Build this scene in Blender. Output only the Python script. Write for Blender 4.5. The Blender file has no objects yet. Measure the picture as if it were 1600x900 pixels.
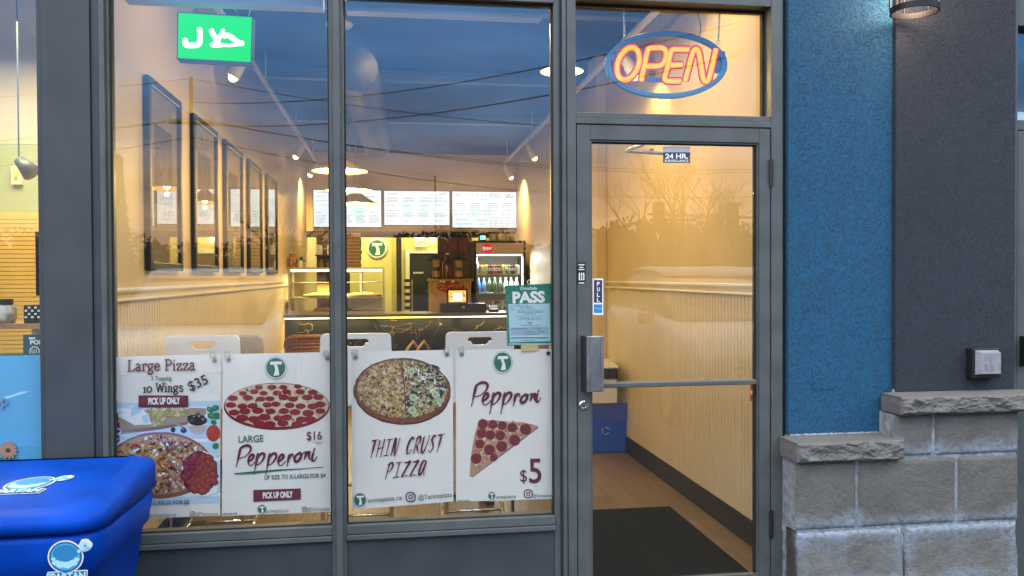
import bpy, math, random
from mathutils import Vector, Matrix, noise
R_ = math.radians
rnd = random.Random(7)
C = bpy.context.scene.collection
SC = bpy.context.scene

# ------------------------------------------------------------------ camera
FPX, CX, CY = 1300.0, 800.0, 450.0          # focal length and centre in photo pixels
CAM_D, CAM_H = 3.62, 1.48                   # metres in front of the shop front, eye height
_d = Vector((610 - CX, CY - 432, FPX)).normalized()
_u0 = Vector((-math.sin(0.0065), math.cos(0.0065), 0))
_u = (_u0 - _d * _u0.dot(_d)).normalized()
_r = _u.cross(_d)
if _r.x < 0: _r = -_r
def to_world(c): return Vector((_r.dot(c), _d.dot(c), _u.dot(c)))
camd = bpy.data.cameras.new('camera'); cam = bpy.data.objects.new('camera', camd); C.objects.link(cam)
camd.sensor_width = 36.0; camd.lens = FPX / 1600 * 36; camd.clip_start = 0.05; camd.clip_end = 2000
_cx, _cy, _cz = to_world(Vector((1, 0, 0))), to_world(Vector((0, 1, 0))), -to_world(Vector((0, 0, 1)))
M = Matrix.Identity(4)
for i in range(3): M[i][0], M[i][1], M[i][2] = _cx[i], _cy[i], _cz[i]
M.translation = (0, -CAM_D, CAM_H)
cam.matrix_world = M
SC.camera = cam
def ray(px, py): return to_world(Vector((px - CX, CY - py, FPX)))
def at(px, py, Y):
    w = ray(px, py); t = (Y + CAM_D) / w.y; return Vector((w.x * t, Y, CAM_H + w.z * t))
def on_x(px, py, X):
    w = ray(px, py); t = X / w.x; return Vector((X, w.y * t - CAM_D, CAM_H + w.z * t))
def on_floor(px, py, Z=0.0):
    w = ray(px, py); t = (Z - CAM_H) / w.z; return Vector((w.x * t, w.y * t - CAM_D, Z))

# ------------------------------------------------------------------ render, world, sun
SC.view_settings.view_transform = 'Standard'
SC.view_settings.look = 'None'
SC.view_settings.exposure = 0.35
SC.view_settings.gamma = 1.0
SC.view_settings.use_curve_mapping = False
cy = SC.cycles
cy.use_denoising = True
cy.max_bounces = 8; cy.diffuse_bounces = 4; cy.glossy_bounces = 4; cy.transparent_max_bounces = 24
cy.transmission_bounces = 4
cy.caustics_reflective = False; cy.caustics_refractive = False
cy.sample_clamp_indirect = 4.0
SUN_EL, SUN_AZ = 4.0, 118.0                  # low sun off to the left behind the camera (azimuth from +Y, clockwise)
w = bpy.data.worlds.new('World'); SC.world = w; w.use_nodes = True
nt = w.node_tree; nt.nodes.clear()
def N(t, **k):
    n = nt.nodes.new(t)
    for a, b in k.items(): setattr(n, a, b)
    return n
out = N('ShaderNodeOutputWorld'); bg = N('ShaderNodeBackground'); bg.inputs[1].default_value = 0.15
sky = N('ShaderNodeTexSky', sky_type='NISHITA', sun_disc=False)
sky.sun_elevation = R_(SUN_EL); sky.sun_rotation = R_(180 + 62); sky.air_density = 1.3; sky.dust_density = 2.0
tc = N('ShaderNodeTexCoord'); sep = N('ShaderNodeSeparateXYZ'); nt.links.new(tc.outputs['Generated'], sep.inputs[0])
def math_(op, a, b=None, clamp=False):
    n = N('ShaderNodeMath', operation=op); n.use_clamp = clamp
    for i, v in enumerate((a, b)):
        if v is None: continue
        if hasattr(v, 'links'): nt.links.new(v, n.inputs[i])
        else: n.inputs[i].default_value = v
    return n.outputs[0]
zz = math_('MAXIMUM', sep.outputs[2], 0.0)
den = math_('ADD', zz, 0.12)
cmb = N('ShaderNodeCombineXYZ')
nt.links.new(math_('DIVIDE', sep.outputs[0], den), cmb.inputs[0])
nt.links.new(math_('DIVIDE', sep.outputs[1], den), cmb.inputs[1])
nz = N('ShaderNodeTexNoise'); nz.inputs['Scale'].default_value = 1.1; nz.inputs['Detail'].default_value = 7
nz.inputs['Roughness'].default_value = 0.62; nz.inputs['Distortion'].default_value = 0.5
nt.links.new(cmb.outputs[0], nz.inputs['Vector'])
nz2 = N('ShaderNodeTexNoise'); nz2.inputs['Scale'].default_value = 0.45; nz2.inputs['Detail'].default_value = 4
nt.links.new(cmb.outputs[0], nz2.inputs['Vector'])
def ramp(src, stops):
    n = N('ShaderNodeValToRGB'); nt.links.new(src, n.inputs[0]); e = n.color_ramp.elements
    while len(e) < len(stops): e.new(0.5)
    for x, (p, c) in zip(e, stops): x.position = p; x.color = (*c, 1)
    return n.outputs[0]
CLOUD_GAIN = 18.0                            # cloud radiance before the background strength
lit = ramp(zz, [(0.0, (0.70, 0.42, 0.24)), (0.06, (0.80, 0.52, 0.34)), (0.115, (0.56, 0.42, 0.36)), (0.17, (0.26, 0.44, 0.74)),
                (0.23, (0.13, 0.42, 0.94)), (0.34, (0.09, 0.42, 1.02)), (0.48, (0.9, 1.0, 1.1)), (0.7, (1.9, 1.85, 1.75)), (1.0, (0.8, 0.85, 0.9))])
drk = ramp(zz, [(0.0, (0.48, 0.32, 0.22)), (0.07, (0.50, 0.34, 0.26)), (0.115, (0.26, 0.22, 0.24)), (0.17, (0.12, 0.23, 0.46)),
                (0.23, (0.06, 0.23, 0.56)), (0.34, (0.05, 0.23, 0.60)), (0.48, (0.6, 0.68, 0.76)), (0.7, (1.6, 1.55, 1.48)), (1.0, (0.6, 0.65, 0.7))])
msk = ramp(nz.outputs[0], [(0.38, (0, 0, 0)), (0.62, (1, 1, 1))])
mix1 = N('ShaderNodeMixRGB'); nt.links.new(msk, mix1.inputs[0]); nt.links.new(lit, mix1.inputs[1]); nt.links.new(drk, mix1.inputs[2])
gain = N('ShaderNodeMixRGB', blend_type='MULTIPLY'); gain.inputs[0].default_value = 1
nt.links.new(mix1.outputs[0], gain.inputs[1]); gain.inputs[2].default_value = (CLOUD_GAIN,) * 3 + (1,)
cov = ramp(nz2.outputs[0], [(0.30, (0.75,) * 3), (0.6, (0.95,) * 3)])
mix2 = N('ShaderNodeMixRGB'); nt.links.new(cov, mix2.inputs[0]); nt.links.new(sky.outputs[0], mix2.inputs[1]); nt.links.new(gain.outputs[0], mix2.inputs[2])
nt.links.new(mix2.outputs[0], bg.inputs[0]); nt.links.new(bg.outputs[0], out.inputs[0])
sl = bpy.data.lights.new('sun', 'SUN'); sl.energy = 0.25; sl.angle = R_(12); sl.color = (1, 0.80, 0.62)
so = bpy.data.objects.new('sun', sl); C.objects.link(so)
_sd = Vector((-math.sin(R_(62)) * math.cos(R_(SUN_EL)), -math.cos(R_(62)) * math.cos(R_(SUN_EL)), math.sin(R_(SUN_EL))))
so.rotation_euler = (-_sd).to_track_quat('-Z', 'Y').to_euler(); so.location = (-8, -8, 6)

LAMP_K = 1.25                                # one dial for all the shop's own lamps
# ------------------------------------------------------------------ materials
MATS = {}
def mat(name, col, rough=0.5, metal=0.0, emit=None, estr=1.0, spec=0.5, var=0.0, vscale=8.0, bump=0.0, bscale=40.0, coat=0.0, col2=None, detail=4):
    if name in MATS: return MATS[name]
    m = bpy.data.materials.new(name); m.use_nodes = True; MATS[name] = m
    t = m.node_tree; b = t.nodes['Principled BSDF']
    b.inputs['Base Color'].default_value = (*col, 1); b.inputs['Roughness'].default_value = rough
    b.inputs['Metallic'].default_value = metal; b.inputs['Specular IOR Level'].default_value = spec
    if coat: b.inputs['Coat Weight'].default_value = coat; b.inputs['Coat Roughness'].default_value = 0.08
    if emit: b.inputs['Emission Color'].default_value = (*emit, 1); b.inputs['Emission Strength'].default_value = estr
    if var or bump:
        g = t.nodes.new('ShaderNodeNewGeometry')
    if var:
        n = t.nodes.new('ShaderNodeTexNoise'); n.inputs['Scale'].default_value = vscale; n.inputs['Detail'].default_value = detail
        t.links.new(g.outputs['Position'], n.inputs['Vector'])
        r = t.nodes.new('ShaderNodeValToRGB'); t.links.new(n.outputs[0], r.inputs[0])
        c1 = tuple(max(0, c * (1 - var)) for c in col); c2 = col2 or tuple(min(1, c * (1 + var)) for c in col)
        r.color_ramp.elements[0].position = 0.32; r.color_ramp.elements[0].color = (*c1, 1)
        r.color_ramp.elements[1].position = 0.68; r.color_ramp.elements[1].color = (*c2, 1)
        t.links.new(r.outputs[0], b.inputs['Base Color'])
        mr = t.nodes.new('ShaderNodeMapRange'); t.links.new(n.outputs[0], mr.inputs[0])
        mr.inputs[3].default_value = max(0.03, rough - 0.08); mr.inputs[4].default_value = min(1, rough + 0.1)
        t.links.new(mr.outputs[0], b.inputs['Roughness'])
    if bump:
        n2 = t.nodes.new('ShaderNodeTexNoise'); n2.inputs['Scale'].default_value = bscale; n2.inputs['Detail'].default_value = 5
        t.links.new(g.outputs['Position'], n2.inputs['Vector'])
        bp = t.nodes.new('ShaderNodeBump'); bp.inputs['Strength'].default_value = bump; bp.inputs['Distance'].default_value = 0.01
        t.links.new(n2.outputs[0], bp.inputs['Height']); t.links.new(bp.outputs[0], b.inputs['Normal'])
    return m
def glow(name, col, s):
    if name in MATS: return MATS[name]
    m = bpy.data.materials.new(name); m.use_nodes = True; MATS[name] = m; t = m.node_tree; t.nodes.clear()
    o = t.nodes.new('ShaderNodeOutputMaterial'); e = t.nodes.new('ShaderNodeEmission')
    e.inputs[0].default_value = (*col, 1); e.inputs[1].default_value = s; t.links.new(e.outputs[0], o.inputs[0]); return m
def glass(name, tint=(1, 1, 1), base=0.05, ior=1.5, rough=0.0, gcol=(1, 1, 1)):
    if name in MATS: return MATS[name]
    m = bpy.data.materials.new(name); m.use_nodes = True; MATS[name] = m; t = m.node_tree; t.nodes.clear()
    o = t.nodes.new('ShaderNodeOutputMaterial'); tr = t.nodes.new('ShaderNodeBsdfTransparent'); tr.inputs[0].default_value = (*tint, 1)
    gl = t.nodes.new('ShaderNodeBsdfGlossy'); gl.inputs[0].default_value = (*gcol, 1); gl.inputs['Roughness'].default_value = rough
    fr = t.nodes.new('ShaderNodeFresnel')    # same reflectance on both faces of the sheet (no total internal reflection: nothing is refracted)
    ge = t.nodes.new('ShaderNodeNewGeometry'); io = t.nodes.new('ShaderNodeMapRange'); io.inputs[3].default_value = ior; io.inputs[4].default_value = 1 / ior
    t.links.new(ge.outputs['Backfacing'], io.inputs[0]); t.links.new(io.outputs[0], fr.inputs[0])
    ad = t.nodes.new('ShaderNodeMath'); ad.operation = 'ADD'; ad.inputs[1].default_value = base; ad.use_clamp = True
    t.links.new(fr.outputs[0], ad.inputs[0])
    mx = t.nodes.new('ShaderNodeMixShader'); t.links.new(ad.outputs[0], mx.inputs[0])
    t.links.new(tr.outputs[0], mx.inputs[1]); t.links.new(gl.outputs[0], mx.inputs[2]); t.links.new(mx.outputs[0], o.inputs[0]); return m

# ------------------------------------------------------------------ mesh helpers
class MB:
    def __init__(s): s.v = []; s.f = []; s.m = []; s.mats = []; s.cur = 0
    def use(s, m):
        if m not in s.mats: s.mats.append(m)
        s.cur = s.mats.index(m); return s
    def vs(s, pts):
        k = len(s.v); s.v.extend(tuple(p) for p in pts); return list(range(k, k + len(pts)))
    def face(s, idx): s.f.append(list(idx)); s.m.append(s.cur)
    def poly(s, pts): s.face(s.vs(pts)); return s
    def box(s, x0, x1, y0, y1, z0, z1, T=None):
        p = [Vector(q) for q in ((x0,y0,z0),(x1,y0,z0),(x1,y1,z0),(x0,y1,z0),(x0,y0,z1),(x1,y0,z1),(x1,y1,z1),(x0,y1,z1))]
        if T: p = [T @ q for q in p]
        k = s.vs(p)
        for a in ((3,2,1,0),(4,5,6,7),(0,1,5,4),(1,2,6,5),(2,3,7,6),(3,0,4,7)): s.face([k[i] for i in a])
        return s
    def hexa(s, p):
        k = s.vs(p)
        for a in ((3,2,1,0),(4,5,6,7),(0,1,5,4),(1,2,6,5),(2,3,7,6),(3,0,4,7)): s.face([k[i] for i in a])
        return s
    def tube(s, pts, r, n=10, closed=False, caps=True):
        pts = [Vector(p) for p in pts]; L = len(pts); rs = r if isinstance(r, (list, tuple)) else [r] * L
        rings = []; up = None
        for i, p in enumerate(pts):
            a = pts[(i - 1) % L] if (i or closed) else p; b = pts[(i + 1) % L] if (i < L - 1 or closed) else p
            t = (b - a)
            if t.length < 1e-9: t = Vector((0, 0, 1))
            t.normalize()
            if up is None or abs(up.dot(t)) > 0.98: up = Vector((0, 0, 1)) if abs(t.z) < 0.9 else Vector((1, 0, 0))
            x = (up - t * up.dot(t)).normalized(); y = t.cross(x); up = x
            rings.append(s.vs([p + (x * math.cos(2*math.pi*k/n) + y * math.sin(2*math.pi*k/n)) * rs[i] for k in range(n)]))
        for i in range(L if closed else L - 1):
            A, B = rings[i], rings[(i + 1) % L]
            for k in range(n): s.face([A[k], A[(k+1) % n], B[(k+1) % n], B[k]])
        if caps and not closed: s.face(rings[0][::-1]); s.face(rings[-1])
        return s
    def lathe(s, c, prof, n=24, T=None, caps=True):
        c = Vector(c); rings = []
        for (r, z) in prof:
            q = [Vector((r * math.cos(2*math.pi*k/n), r * math.sin(2*math.pi*k/n), z)) for k in range(n)]
            if T: q = [T @ x for x in q]
            rings.append(s.vs([c + x for x in q]))
        for A, B in zip(rings, rings[1:]):
            for k in range(n): s.face([A[k], A[(k+1) % n], B[(k+1) % n], B[k]])
        if caps and prof[0][0] > 1e-6: s.face(rings[0][::-1])
        if caps and prof[-1][0] > 1e-6: s.face(rings[-1])
        return s
    def ball(s, c, r, n=12, sc=(1, 1, 1)):
        m = max(4, n // 2); prof = [(max(1e-4, math.sin(math.pi*i/m)) * r, -math.cos(math.pi*i/m) * r) for i in range(m + 1)]
        return s.lathe(c, prof, n, Matrix.Diagonal((*sc, 1)))
    def extr(s, poly, d):                                   # closed 3-D polygon pushed along vector d
        d = Vector(d); a = s.vs(poly); b = s.vs([Vector(p) + d for p in poly]); n = len(poly)
        s.face(a[::-1]); s.face(b)
        for i in range(n): s.face([a[i], a[(i+1) % n], b[(i+1) % n], b[i]])
        return s
    def ringpanel(s, outer, inner, d):                      # panel with a hole: two loops of equal count, pushed along d
        d = Vector(d); n = len(outer)
        a, b = s.vs(outer), s.vs(inner); a2, b2 = s.vs([Vector(p) + d for p in outer]), s.vs([Vector(p) + d for p in inner])
        for i in range(n):
            j = (i + 1) % n
            s.face([a[i], a[j], b[j], b[i]]); s.face([a2[i], b2[i], b2[j], a2[j]])
            s.face([a[i], a2[i], a2[j], a[j]]); s.face([b[i], b[j], b2[j], b2[i]])
        return s
    def build(s, name, parent=None, material=None, smooth=False, bevel=0.0, base=None, seg=2):
        off = Vector((0, 0, 0)); p = parent
        while p is not None: off += p.location; p = p.parent
        if parent is None:
            xs = [q[0] for q in s.v]; ys = [q[1] for q in s.v]; zs = [q[2] for q in s.v]
            loc = Vector(base) if base else Vector(((min(xs)+max(xs))/2, (min(ys)+max(ys))/2, min(zs)))
        else: loc = Vector((0, 0, 0))
        off = off + loc
        me = bpy.data.meshes.new(name)
        me.from_pydata([(q[0]-off.x, q[1]-off.y, q[2]-off.z) for q in s.v], [], s.f)
        if material is not None: me.materials.append(material)
        else:
            for m in s.mats: me.materials.append(m)
            me.polygons.foreach_set('material_index', s.m)
        if smooth: me.polygons.foreach_set('use_smooth', [True] * len(s.f))
        me.update()
        o = bpy.data.objects.new(name, me); C.objects.link(o); o.location = loc
        if parent is not None: o.parent = parent
        if bevel:
            b = o.modifiers.new('edge', 'BEVEL'); b.width = bevel; b.segments = seg; b.limit_method = 'ANGLE'; b.angle_limit = R_(40)
        if smooth == 'auto':
            pass
        return o
def tag(o, label=None, cat=None, group=None, kind=None):
    if label: o['label'] = label
    if cat: o['category'] = cat
    if group: o['group'] = group
    if kind: o['kind'] = kind
    return o
def thing(name, label, cat, loc=(0, 0, 0), group=None):
    o = bpy.data.objects.new(name, None); C.objects.link(o); o.location = loc; o.empty_display_size = 0.1
    return tag(o, label, cat, group)
def copy_tree(o, parent=None):
    c = o.copy(); C.objects.link(c)
    if parent is not None: c.parent = parent
    for ch in [x for x in C.objects if x.parent == o]: copy_tree(ch, c)
    return c
_tc = {}
def text_mesh(s, bold=0.0):
    k = (s, bold)
    if k not in _tc:
        cu = bpy.data.curves.new('t', 'FONT'); cu.body = s; cu.offset = bold; cu.resolution_u = 3
        o = bpy.data.objects.new('t', cu); C.objects.link(o)
        dg = bpy.context.evaluated_depsgraph_get(); me = bpy.data.meshes.new_from_object(o.evaluated_get(dg))
        vv = [(q.co.x, q.co.y) for q in me.vertices]; ff = [tuple(p.vertices) for p in me.polygons]
        bpy.data.objects.remove(o); bpy.data.curves.remove(cu); bpy.data.meshes.remove(me)
        _tc[k] = (vv, ff)
    return _tc[k]
def smooth_path(pts, n=5):
    if len(pts) < 3: return [tuple(p) for p in pts]
    o = []; P = [pts[0]] + list(pts) + [pts[-1]]
    for i in range(1, len(P) - 2):
        a, b, c, d = P[i-1], P[i], P[i+1], P[i+2]
        for k in range(n):
            t = k / n
            o.append(tuple(0.5*((2*b[j]) + (-a[j]+c[j])*t + (2*a[j]-5*b[j]+4*c[j]-d[j])*t*t + (-a[j]+3*b[j]-3*c[j]+d[j])*t**3) for j in range(2)))
    o.append(tuple(pts[-1])); return o
class Print:
    """flat print: photo-pixel positions of a flat sign are turned into points on the sign's own plane"""
    def __init__(s, f, n=(0, -1, 0), lift=0.0006, step=0.00003):
        s.fn = f; s.n = Vector(n); s.l = lift; s.step = step; s.mb = MB()
    def P(s, x, y): return Vector(s.fn(x, y)) + s.n * s.l
    def up(s): s.l += s.step
    def use(s, m): s.mb.use(m); return s
    def poly(s, pts): s.up(); s.mb.poly([s.P(*p) for p in pts]); return s
    def rect(s, x0, y0, x1, y1): return s.poly([(x0, y1), (x1, y1), (x1, y0), (x0, y0)])
    def ell(s, cx, cy, rx, ry, n=28, rot=0.0, jit=0.0):
        p = []
        for k in range(n):
            a = -2 * math.pi * k / n; q = 1 + (rnd.uniform(-jit, jit) if jit else 0)
            x, y = rx * math.cos(a) * q, ry * math.sin(a) * q
            p.append((cx + x * math.cos(rot) - y * math.sin(rot), cy + x * math.sin(rot) + y * math.cos(rot)))
        return s.poly(p)
    def ring(s, cx, cy, rx, ry, w, n=36):
        s.up(); o = [s.P(cx + rx*math.cos(2*math.pi*k/n), cy + ry*math.sin(2*math.pi*k/n)) for k in range(n)]
        i = [s.P(cx + (rx-w)*math.cos(2*math.pi*k/n), cy + (ry-w)*math.sin(2*math.pi*k/n)) for k in range(n)]
        a, b = s.mb.vs(o), s.mb.vs(i)
        for k in range(n): j = (k+1) % n; s.mb.face([a[k], b[k], b[j], a[j]])
        return s
    def stroke(s, pts, w, taper=False, smooth=True, n=5):
        q = smooth_path(pts, n) if smooth else [tuple(p) for p in pts]
        q = [Vector(p) for p in q]; q = [p for i, p in enumerate(q) if i == 0 or (p - q[i-1]).length > 1e-4]
        if len(q) < 2: return s
        L = []; Rr = []
        for i, p in enumerate(q):
            t = (q[min(i+1, len(q)-1)] - q[max(i-1, 0)]).normalized(); nn = Vector((-t.y, t.x)); f = i / (len(q) - 1)
            ww = w * 0.5 * ((0.45 + 0.75 * math.sin(math.pi * min(1, f * 1.15 + 0.12))) if taper else 1)
            L.append(p + nn * ww); Rr.append(p - nn * ww)
        t0 = (q[0] - q[1]).normalized() * w * 0.3; t1 = (q[-1] - q[-2]).normalized() * w * 0.3
        L.insert(0, q[0]*0.5 + L[0]*0.5 + t0); Rr.insert(0, q[0]*0.5 + Rr[0]*0.5 + t0)
        L.append(q[-1]*0.5 + L[-1]*0.5 + t1); Rr.append(q[-1]*0.5 + Rr[-1]*0.5 + t1)
        s.up(); a = s.mb.vs([s.P(*p) for p in L]); b = s.mb.vs([s.P(*p) for p in Rr])
        for i in range(len(a) - 1): s.mb.face([a[i], a[i+1], b[i+1], b[i]])
        return s
    def text(s, t, x0, y0, x1, y1, h, bold=0.0, shear=0.0):
        """text on the baseline (x0,y0)-(x1,y1), capital height h, stretched to fill the baseline"""
        vv, ff = text_mesh(t, bold)
        if not vv: return s
        xa = min(v[0] for v in vv); xb = max(v[0] for v in vv); L = math.hypot(x1-x0, y1-y0)
        ux, uy = (x1-x0)/L, (y1-y0)/L; sx = L / (xb - xa); sy = h / 0.7
        s.up(); k = s.mb.vs([s.P(x0 + ux*((v[0]-xa)*sx + shear*v[1]*sy) + uy*v[1]*sy, y0 + uy*(v[0]-xa)*sx - ux*v[1]*sy) for v in vv])
        for f in ff: s.mb.face([k[i] for i in f])
        return s
    def build(s, name, parent=None): return s.mb.build(name, parent)
def plane_y(Y): return lambda x, y: at(x, y, Y)
def lamp(name, loc, watts, col=(1, 0.65, 0.18), r=0.04, parent=None, kind='POINT', rot=None, spot=None, size=None):
    l = bpy.data.lights.new(name, kind); l.energy = watts * LAMP_K; l.color = col
    if kind == 'AREA':
        l.size = size[0]
        if len(size) > 1: l.shape = 'RECTANGLE'; l.size_y = size[1]
    else: l.shadow_soft_size = min(r, 0.014) if kind == 'POINT' and 'lantern' not in name else r
    if kind == 'SPOT': l.spot_size = R_(spot[0]); l.spot_blend = spot[1]
    o = bpy.data.objects.new(name, l); C.objects.link(o)
    off = Vector((0, 0, 0)); p = parent
    while p is not None: off += p.location; p = p.parent
    o.location = Vector(loc) - off
    if rot: o.rotation_euler = rot
    if parent: o.parent = parent
    return o
# ------------------------------------------------------------------ palette
frame_m = mat('painted_aluminium', (0.074, 0.085, 0.084), 0.42, 0.0, var=0.16, vscale=7, bump=0.03, bscale=260, detail=9)
column_m = mat('dark_panel_paint', (0.036, 0.045, 0.050), 0.5, var=0.16, vscale=5, detail=9)
gasket_m = mat('black_gasket', (0.008, 0.008, 0.009), 0.7)
pane_m = glass('window_glass', (0.97, 0.98, 0.98), base=0.027)
transom_m = glass('transom_glass', (0.97, 0.98, 0.98), base=0.006)
door_pane_m = glass('door_glass', (0.97, 0.98, 0.98), base=0.027)
chrome_m = mat('chrome', (0.75, 0.76, 0.78), 0.12, 1.0)
steel_m = mat('brushed_steel', (0.42, 0.43, 0.43), 0.32, 1.0, var=0.08, vscale=30)
black_m = mat('black_plastic', (0.012, 0.012, 0.013), 0.4)
white_m = mat('white_plastic', (0.80, 0.82, 0.84), 0.32, coat=0.2)
white_paint = mat('white_trim_paint', (0.75, 0.73, 0.66), 0.5)
cream_m = mat('cream_wall_paint', (0.58, 0.45, 0.27), 0.55, var=0.05, vscale=2.5, bump=0.03, bscale=150)
bead_m = mat('beadboard_paint', (0.66, 0.55, 0.38), 0.5, var=0.04, vscale=4)
ink = mat('dark_ink', (0.035, 0.03, 0.045), 0.6)
maroon = mat('maroon_ink', (0.115, 0.006, 0.022), 0.5)
green_ink = mat('green_ink', (0.012, 0.125, 0.08), 0.5)
white_ink = mat('white_ink', (0.80, 0.80, 0.78), 0.5)
poster_m = mat('poster_vinyl', (0.84, 0.82, 0.77), 0.5, var=0.03, vscale=6, bump=0.05, bscale=14)
def add_translucency(m, col, f):             # thin vinyl lets some of the shop's light through
    t = m.node_tree; b = t.nodes['Principled BSDF']; o = t.nodes['Material Output']; tl = t.nodes.new('ShaderNodeBsdfTranslucent'); tl.inputs[0].default_value = (*col, 1)
    mx = t.nodes.new('ShaderNodeMixShader'); mx.inputs[0].default_value = f
    t.links.new(b.outputs[0], mx.inputs[1]); t.links.new(tl.outputs[0], mx.inputs[2]); t.links.new(mx.outputs[0], o.inputs[0])
add_translucency(poster_m, (0.8, 0.78, 0.74), 0.18)

# ------------------------------------------------------------------ ground
ASP = mat('asphalt', (0.042, 0.042, 0.044), 0.9, spec=0.08, var=0.25, vscale=60, bump=0.3, bscale=180)
CON = mat('sidewalk_concrete', (0.048, 0.048, 0.048), 0.9, spec=0.08, var=0.16, vscale=7, bump=0.15, bscale=120)
tag(MB().use(ASP).box(-400, 400, -600, -2.6, -0.4, -0.14).build('parking_lot'), kind='structure')
mb = MB().use(CON); x = -12.3
while x < 12: mb.box(x + 0.006, x + 2.994, -2.6, -0.002, -0.3, -0.012); x += 3.0
mb.use(ASP).box(-12, 12, -2.58, -0.01, -0.3, -0.02)
tag(mb.build('sidewalk'), kind='structure')
tag(MB().use(mat('road_paint', (0.7, 0.7, 0.68), 0.7)).poly([(-8, -9, -0.136), (-7.9, -9, -0.136), (-7.9, -3.6, -0.136), (-8, -3.6, -0.136)])
    .poly([(-5.2, -9, -0.136), (-5.1, -9, -0.136), (-5.1, -3.6, -0.136), (-5.2, -3.6, -0.136)])
    .poly([(5.0, -9, -0.136), (5.1, -9, -0.136), (5.1, -3.6, -0.136), (5.0, -3.6, -0.136)]).build('parking_line'), kind='structure')

# ------------------------------------------------------------------ shop front: big window, transom, door
XL_C, XR_C = -1.414, -1.172                 # left column
Z_SILL = 0.408                              # bottom edge of the big panes
Z_TOP = 2.686                               # head of the big right pane
Z_HI = 3.6
XM0, XM1 = -0.254, -0.193                   # mullion
XW = 0.721                                  # right edge of the big pane
sw = thing('storefront_window', 'big two-pane shop window in a grey metal frame with four pizza posters hanging behind it', 'shop window', (-0.22, 0.06, 0))
mb = MB().use(frame_m)
mb.box(XR_C - 0.002, XR_C + 0.018, 0.0, 0.12, 0.14, Z_HI).box(XR_C + 0.018, XR_C + 0.030, 0.022, 0.10, 0.14, Z_HI)   # left jamb
mb.box(XM0, XM1, 0.012, 0.11, 0.0, Z_HI).box(XM0 + 0.019, XM1 - 0.015, -0.010, 0.012, 0.0, Z_HI)            # mullion with raised cap
mb.box(XW, XW + 0.026, 0.018, 0.11, 0.0, Z_HI).box(XW + 0.026, XW + 0.036, 0.03, 0.1, 0.0, Z_HI).box(XW + 0.036, 0.747 + 0.028, 0.0, 0.12, 0.0, Z_HI)
for a, b in ((XR_C + 0.030, XM0), (XM1, XW)):
    mb.box(a, b, 0.010, 0.11, Z_SILL - 0.038, Z_SILL)                      # sill rail
    mb.box(a, b, 0.002, 0.11, Z_SILL - 0.062, Z_SILL - 0.041)
    mb.box(a, b, 0.03, 0.11, 0.0, 0.05)
    zt = Z_TOP if a > -0.5 else Z_TOP + 0.04
    mb.box(a, b, 0.008, 0.11, zt, zt + 0.06)
mb.build('frame', sw, bevel=0.002)
MB().use(column_m).box(XR_C + 0.030, XM0, 0.024, 0.05, 0.05, Z_SILL - 0.063).build('kick_panel', sw)
MB().use(column_m).box(XM1, XW, 0.024, 0.05, 0.05, Z_SILL - 0.063).build('kick_panel', sw)
gk = MB().use(gasket_m)
for a, b, zt in ((XR_C + 0.030, XM0, Z_TOP + 0.04), (XM1, XW, Z_TOP)):
    gk.box(a, a + 0.007, 0.036, 0.047, Z_SILL, zt).box(b - 0.007, b, 0.036, 0.047, Z_SILL, zt).box(a + 0.007, b - 0.007, 0.036, 0.047, Z_SILL, Z_SILL + 0.005).box(a + 0.007, b - 0.007, 0.036, 0.047, zt - 0.006, zt)
gk.build('gasket', sw)
MB().use(pane_m).box(XR_C + 0.030, XM0, 0.050, 0.056, Z_SILL, Z_TOP + 0.04).build('glass_pane', sw)
MB().use(pane_m).box(XM1, XW, 0.050, 0.056, Z_SILL, Z_TOP).build('glass_pane', sw)
MB().use(frame_m).box(XR_C + 0.03, XM0, 0.008, 0.11, Z_TOP + 0.1, Z_HI).box(XM1, XW, 0.008, 0.11, Z_TOP + 0.06, Z_HI).build('head_panel', sw)
# pale roller-blind cassette at the head of the window
mb = MB().use(mat('blind_fabric', (0.62, 0.62, 0.58), 0.6)).box(XR_C + 0.06, XM0 - 0.03, 0.13, 0.20, 2.66, 2.74).box(XM1 + 0.01, XW - 0.03, 0.13, 0.20, 2.652, 2.70)
tag(mb.build('roller_blind'), 'pale roller blind cassette rolled up along the head of the big window', 'blind')

# door frame with transom light
df = thing('door_frame', 'grey metal door frame with the glazed transom above the pizza shop door', 'door frame', (1.28, 0.06, 0))
XD0, XD1 = 0.819, 1.737                     # door opening
ZD = 2.152                                  # door head
mb = MB().use(frame_m)
mb.box(0.779, XD0, 0.0, 0.12, 0.0, Z_HI).box(XD1, 1.792, 0.0, 0.12, 0.0, Z_HI)
mb.box(XD0, XD1, 0.0, 0.12, ZD + 0.004, ZD + 0.029).box(XD0, XD1, 0.006, 0.12, ZD + 0.030, ZD + 0.055)
mb.box(XD0, XD1, 0.002, 0.12, 2.71, 2.78)
mb.box(XD0, XD1, 0.0, 0.12, 0.0, 0.010)
mb.build('jamb', df, bevel=0.002)
MB().use(frame_m).box(XD0, XD1, 0.004, 0.1, 2.782, Z_HI).build('head_panel', df)
mb = MB().use(gasket_m).box(XD1 - 0.011, XD1, 0.072, 0.1, ZD + 0.056, 2.709).box(XD0, XD1 - 0.011, 0.072, 0.1, 2.698, 2.709)
mb.use(frame_m).box(XD0, XD0 + 0.004, 0.06, 0.1, ZD + 0.056, 2.697).box(XD0 + 0.004, XD1 - 0.012, 0.06, 0.1, ZD + 0.056, ZD + 0.06)
mb.build('glazing_bead', df)
MB().use(transom_m).box(XD0 + 0.005, XD1 - 0.012, 0.080, 0.086, ZD + 0.061, 2.697).build('glass_pane', df)

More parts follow.
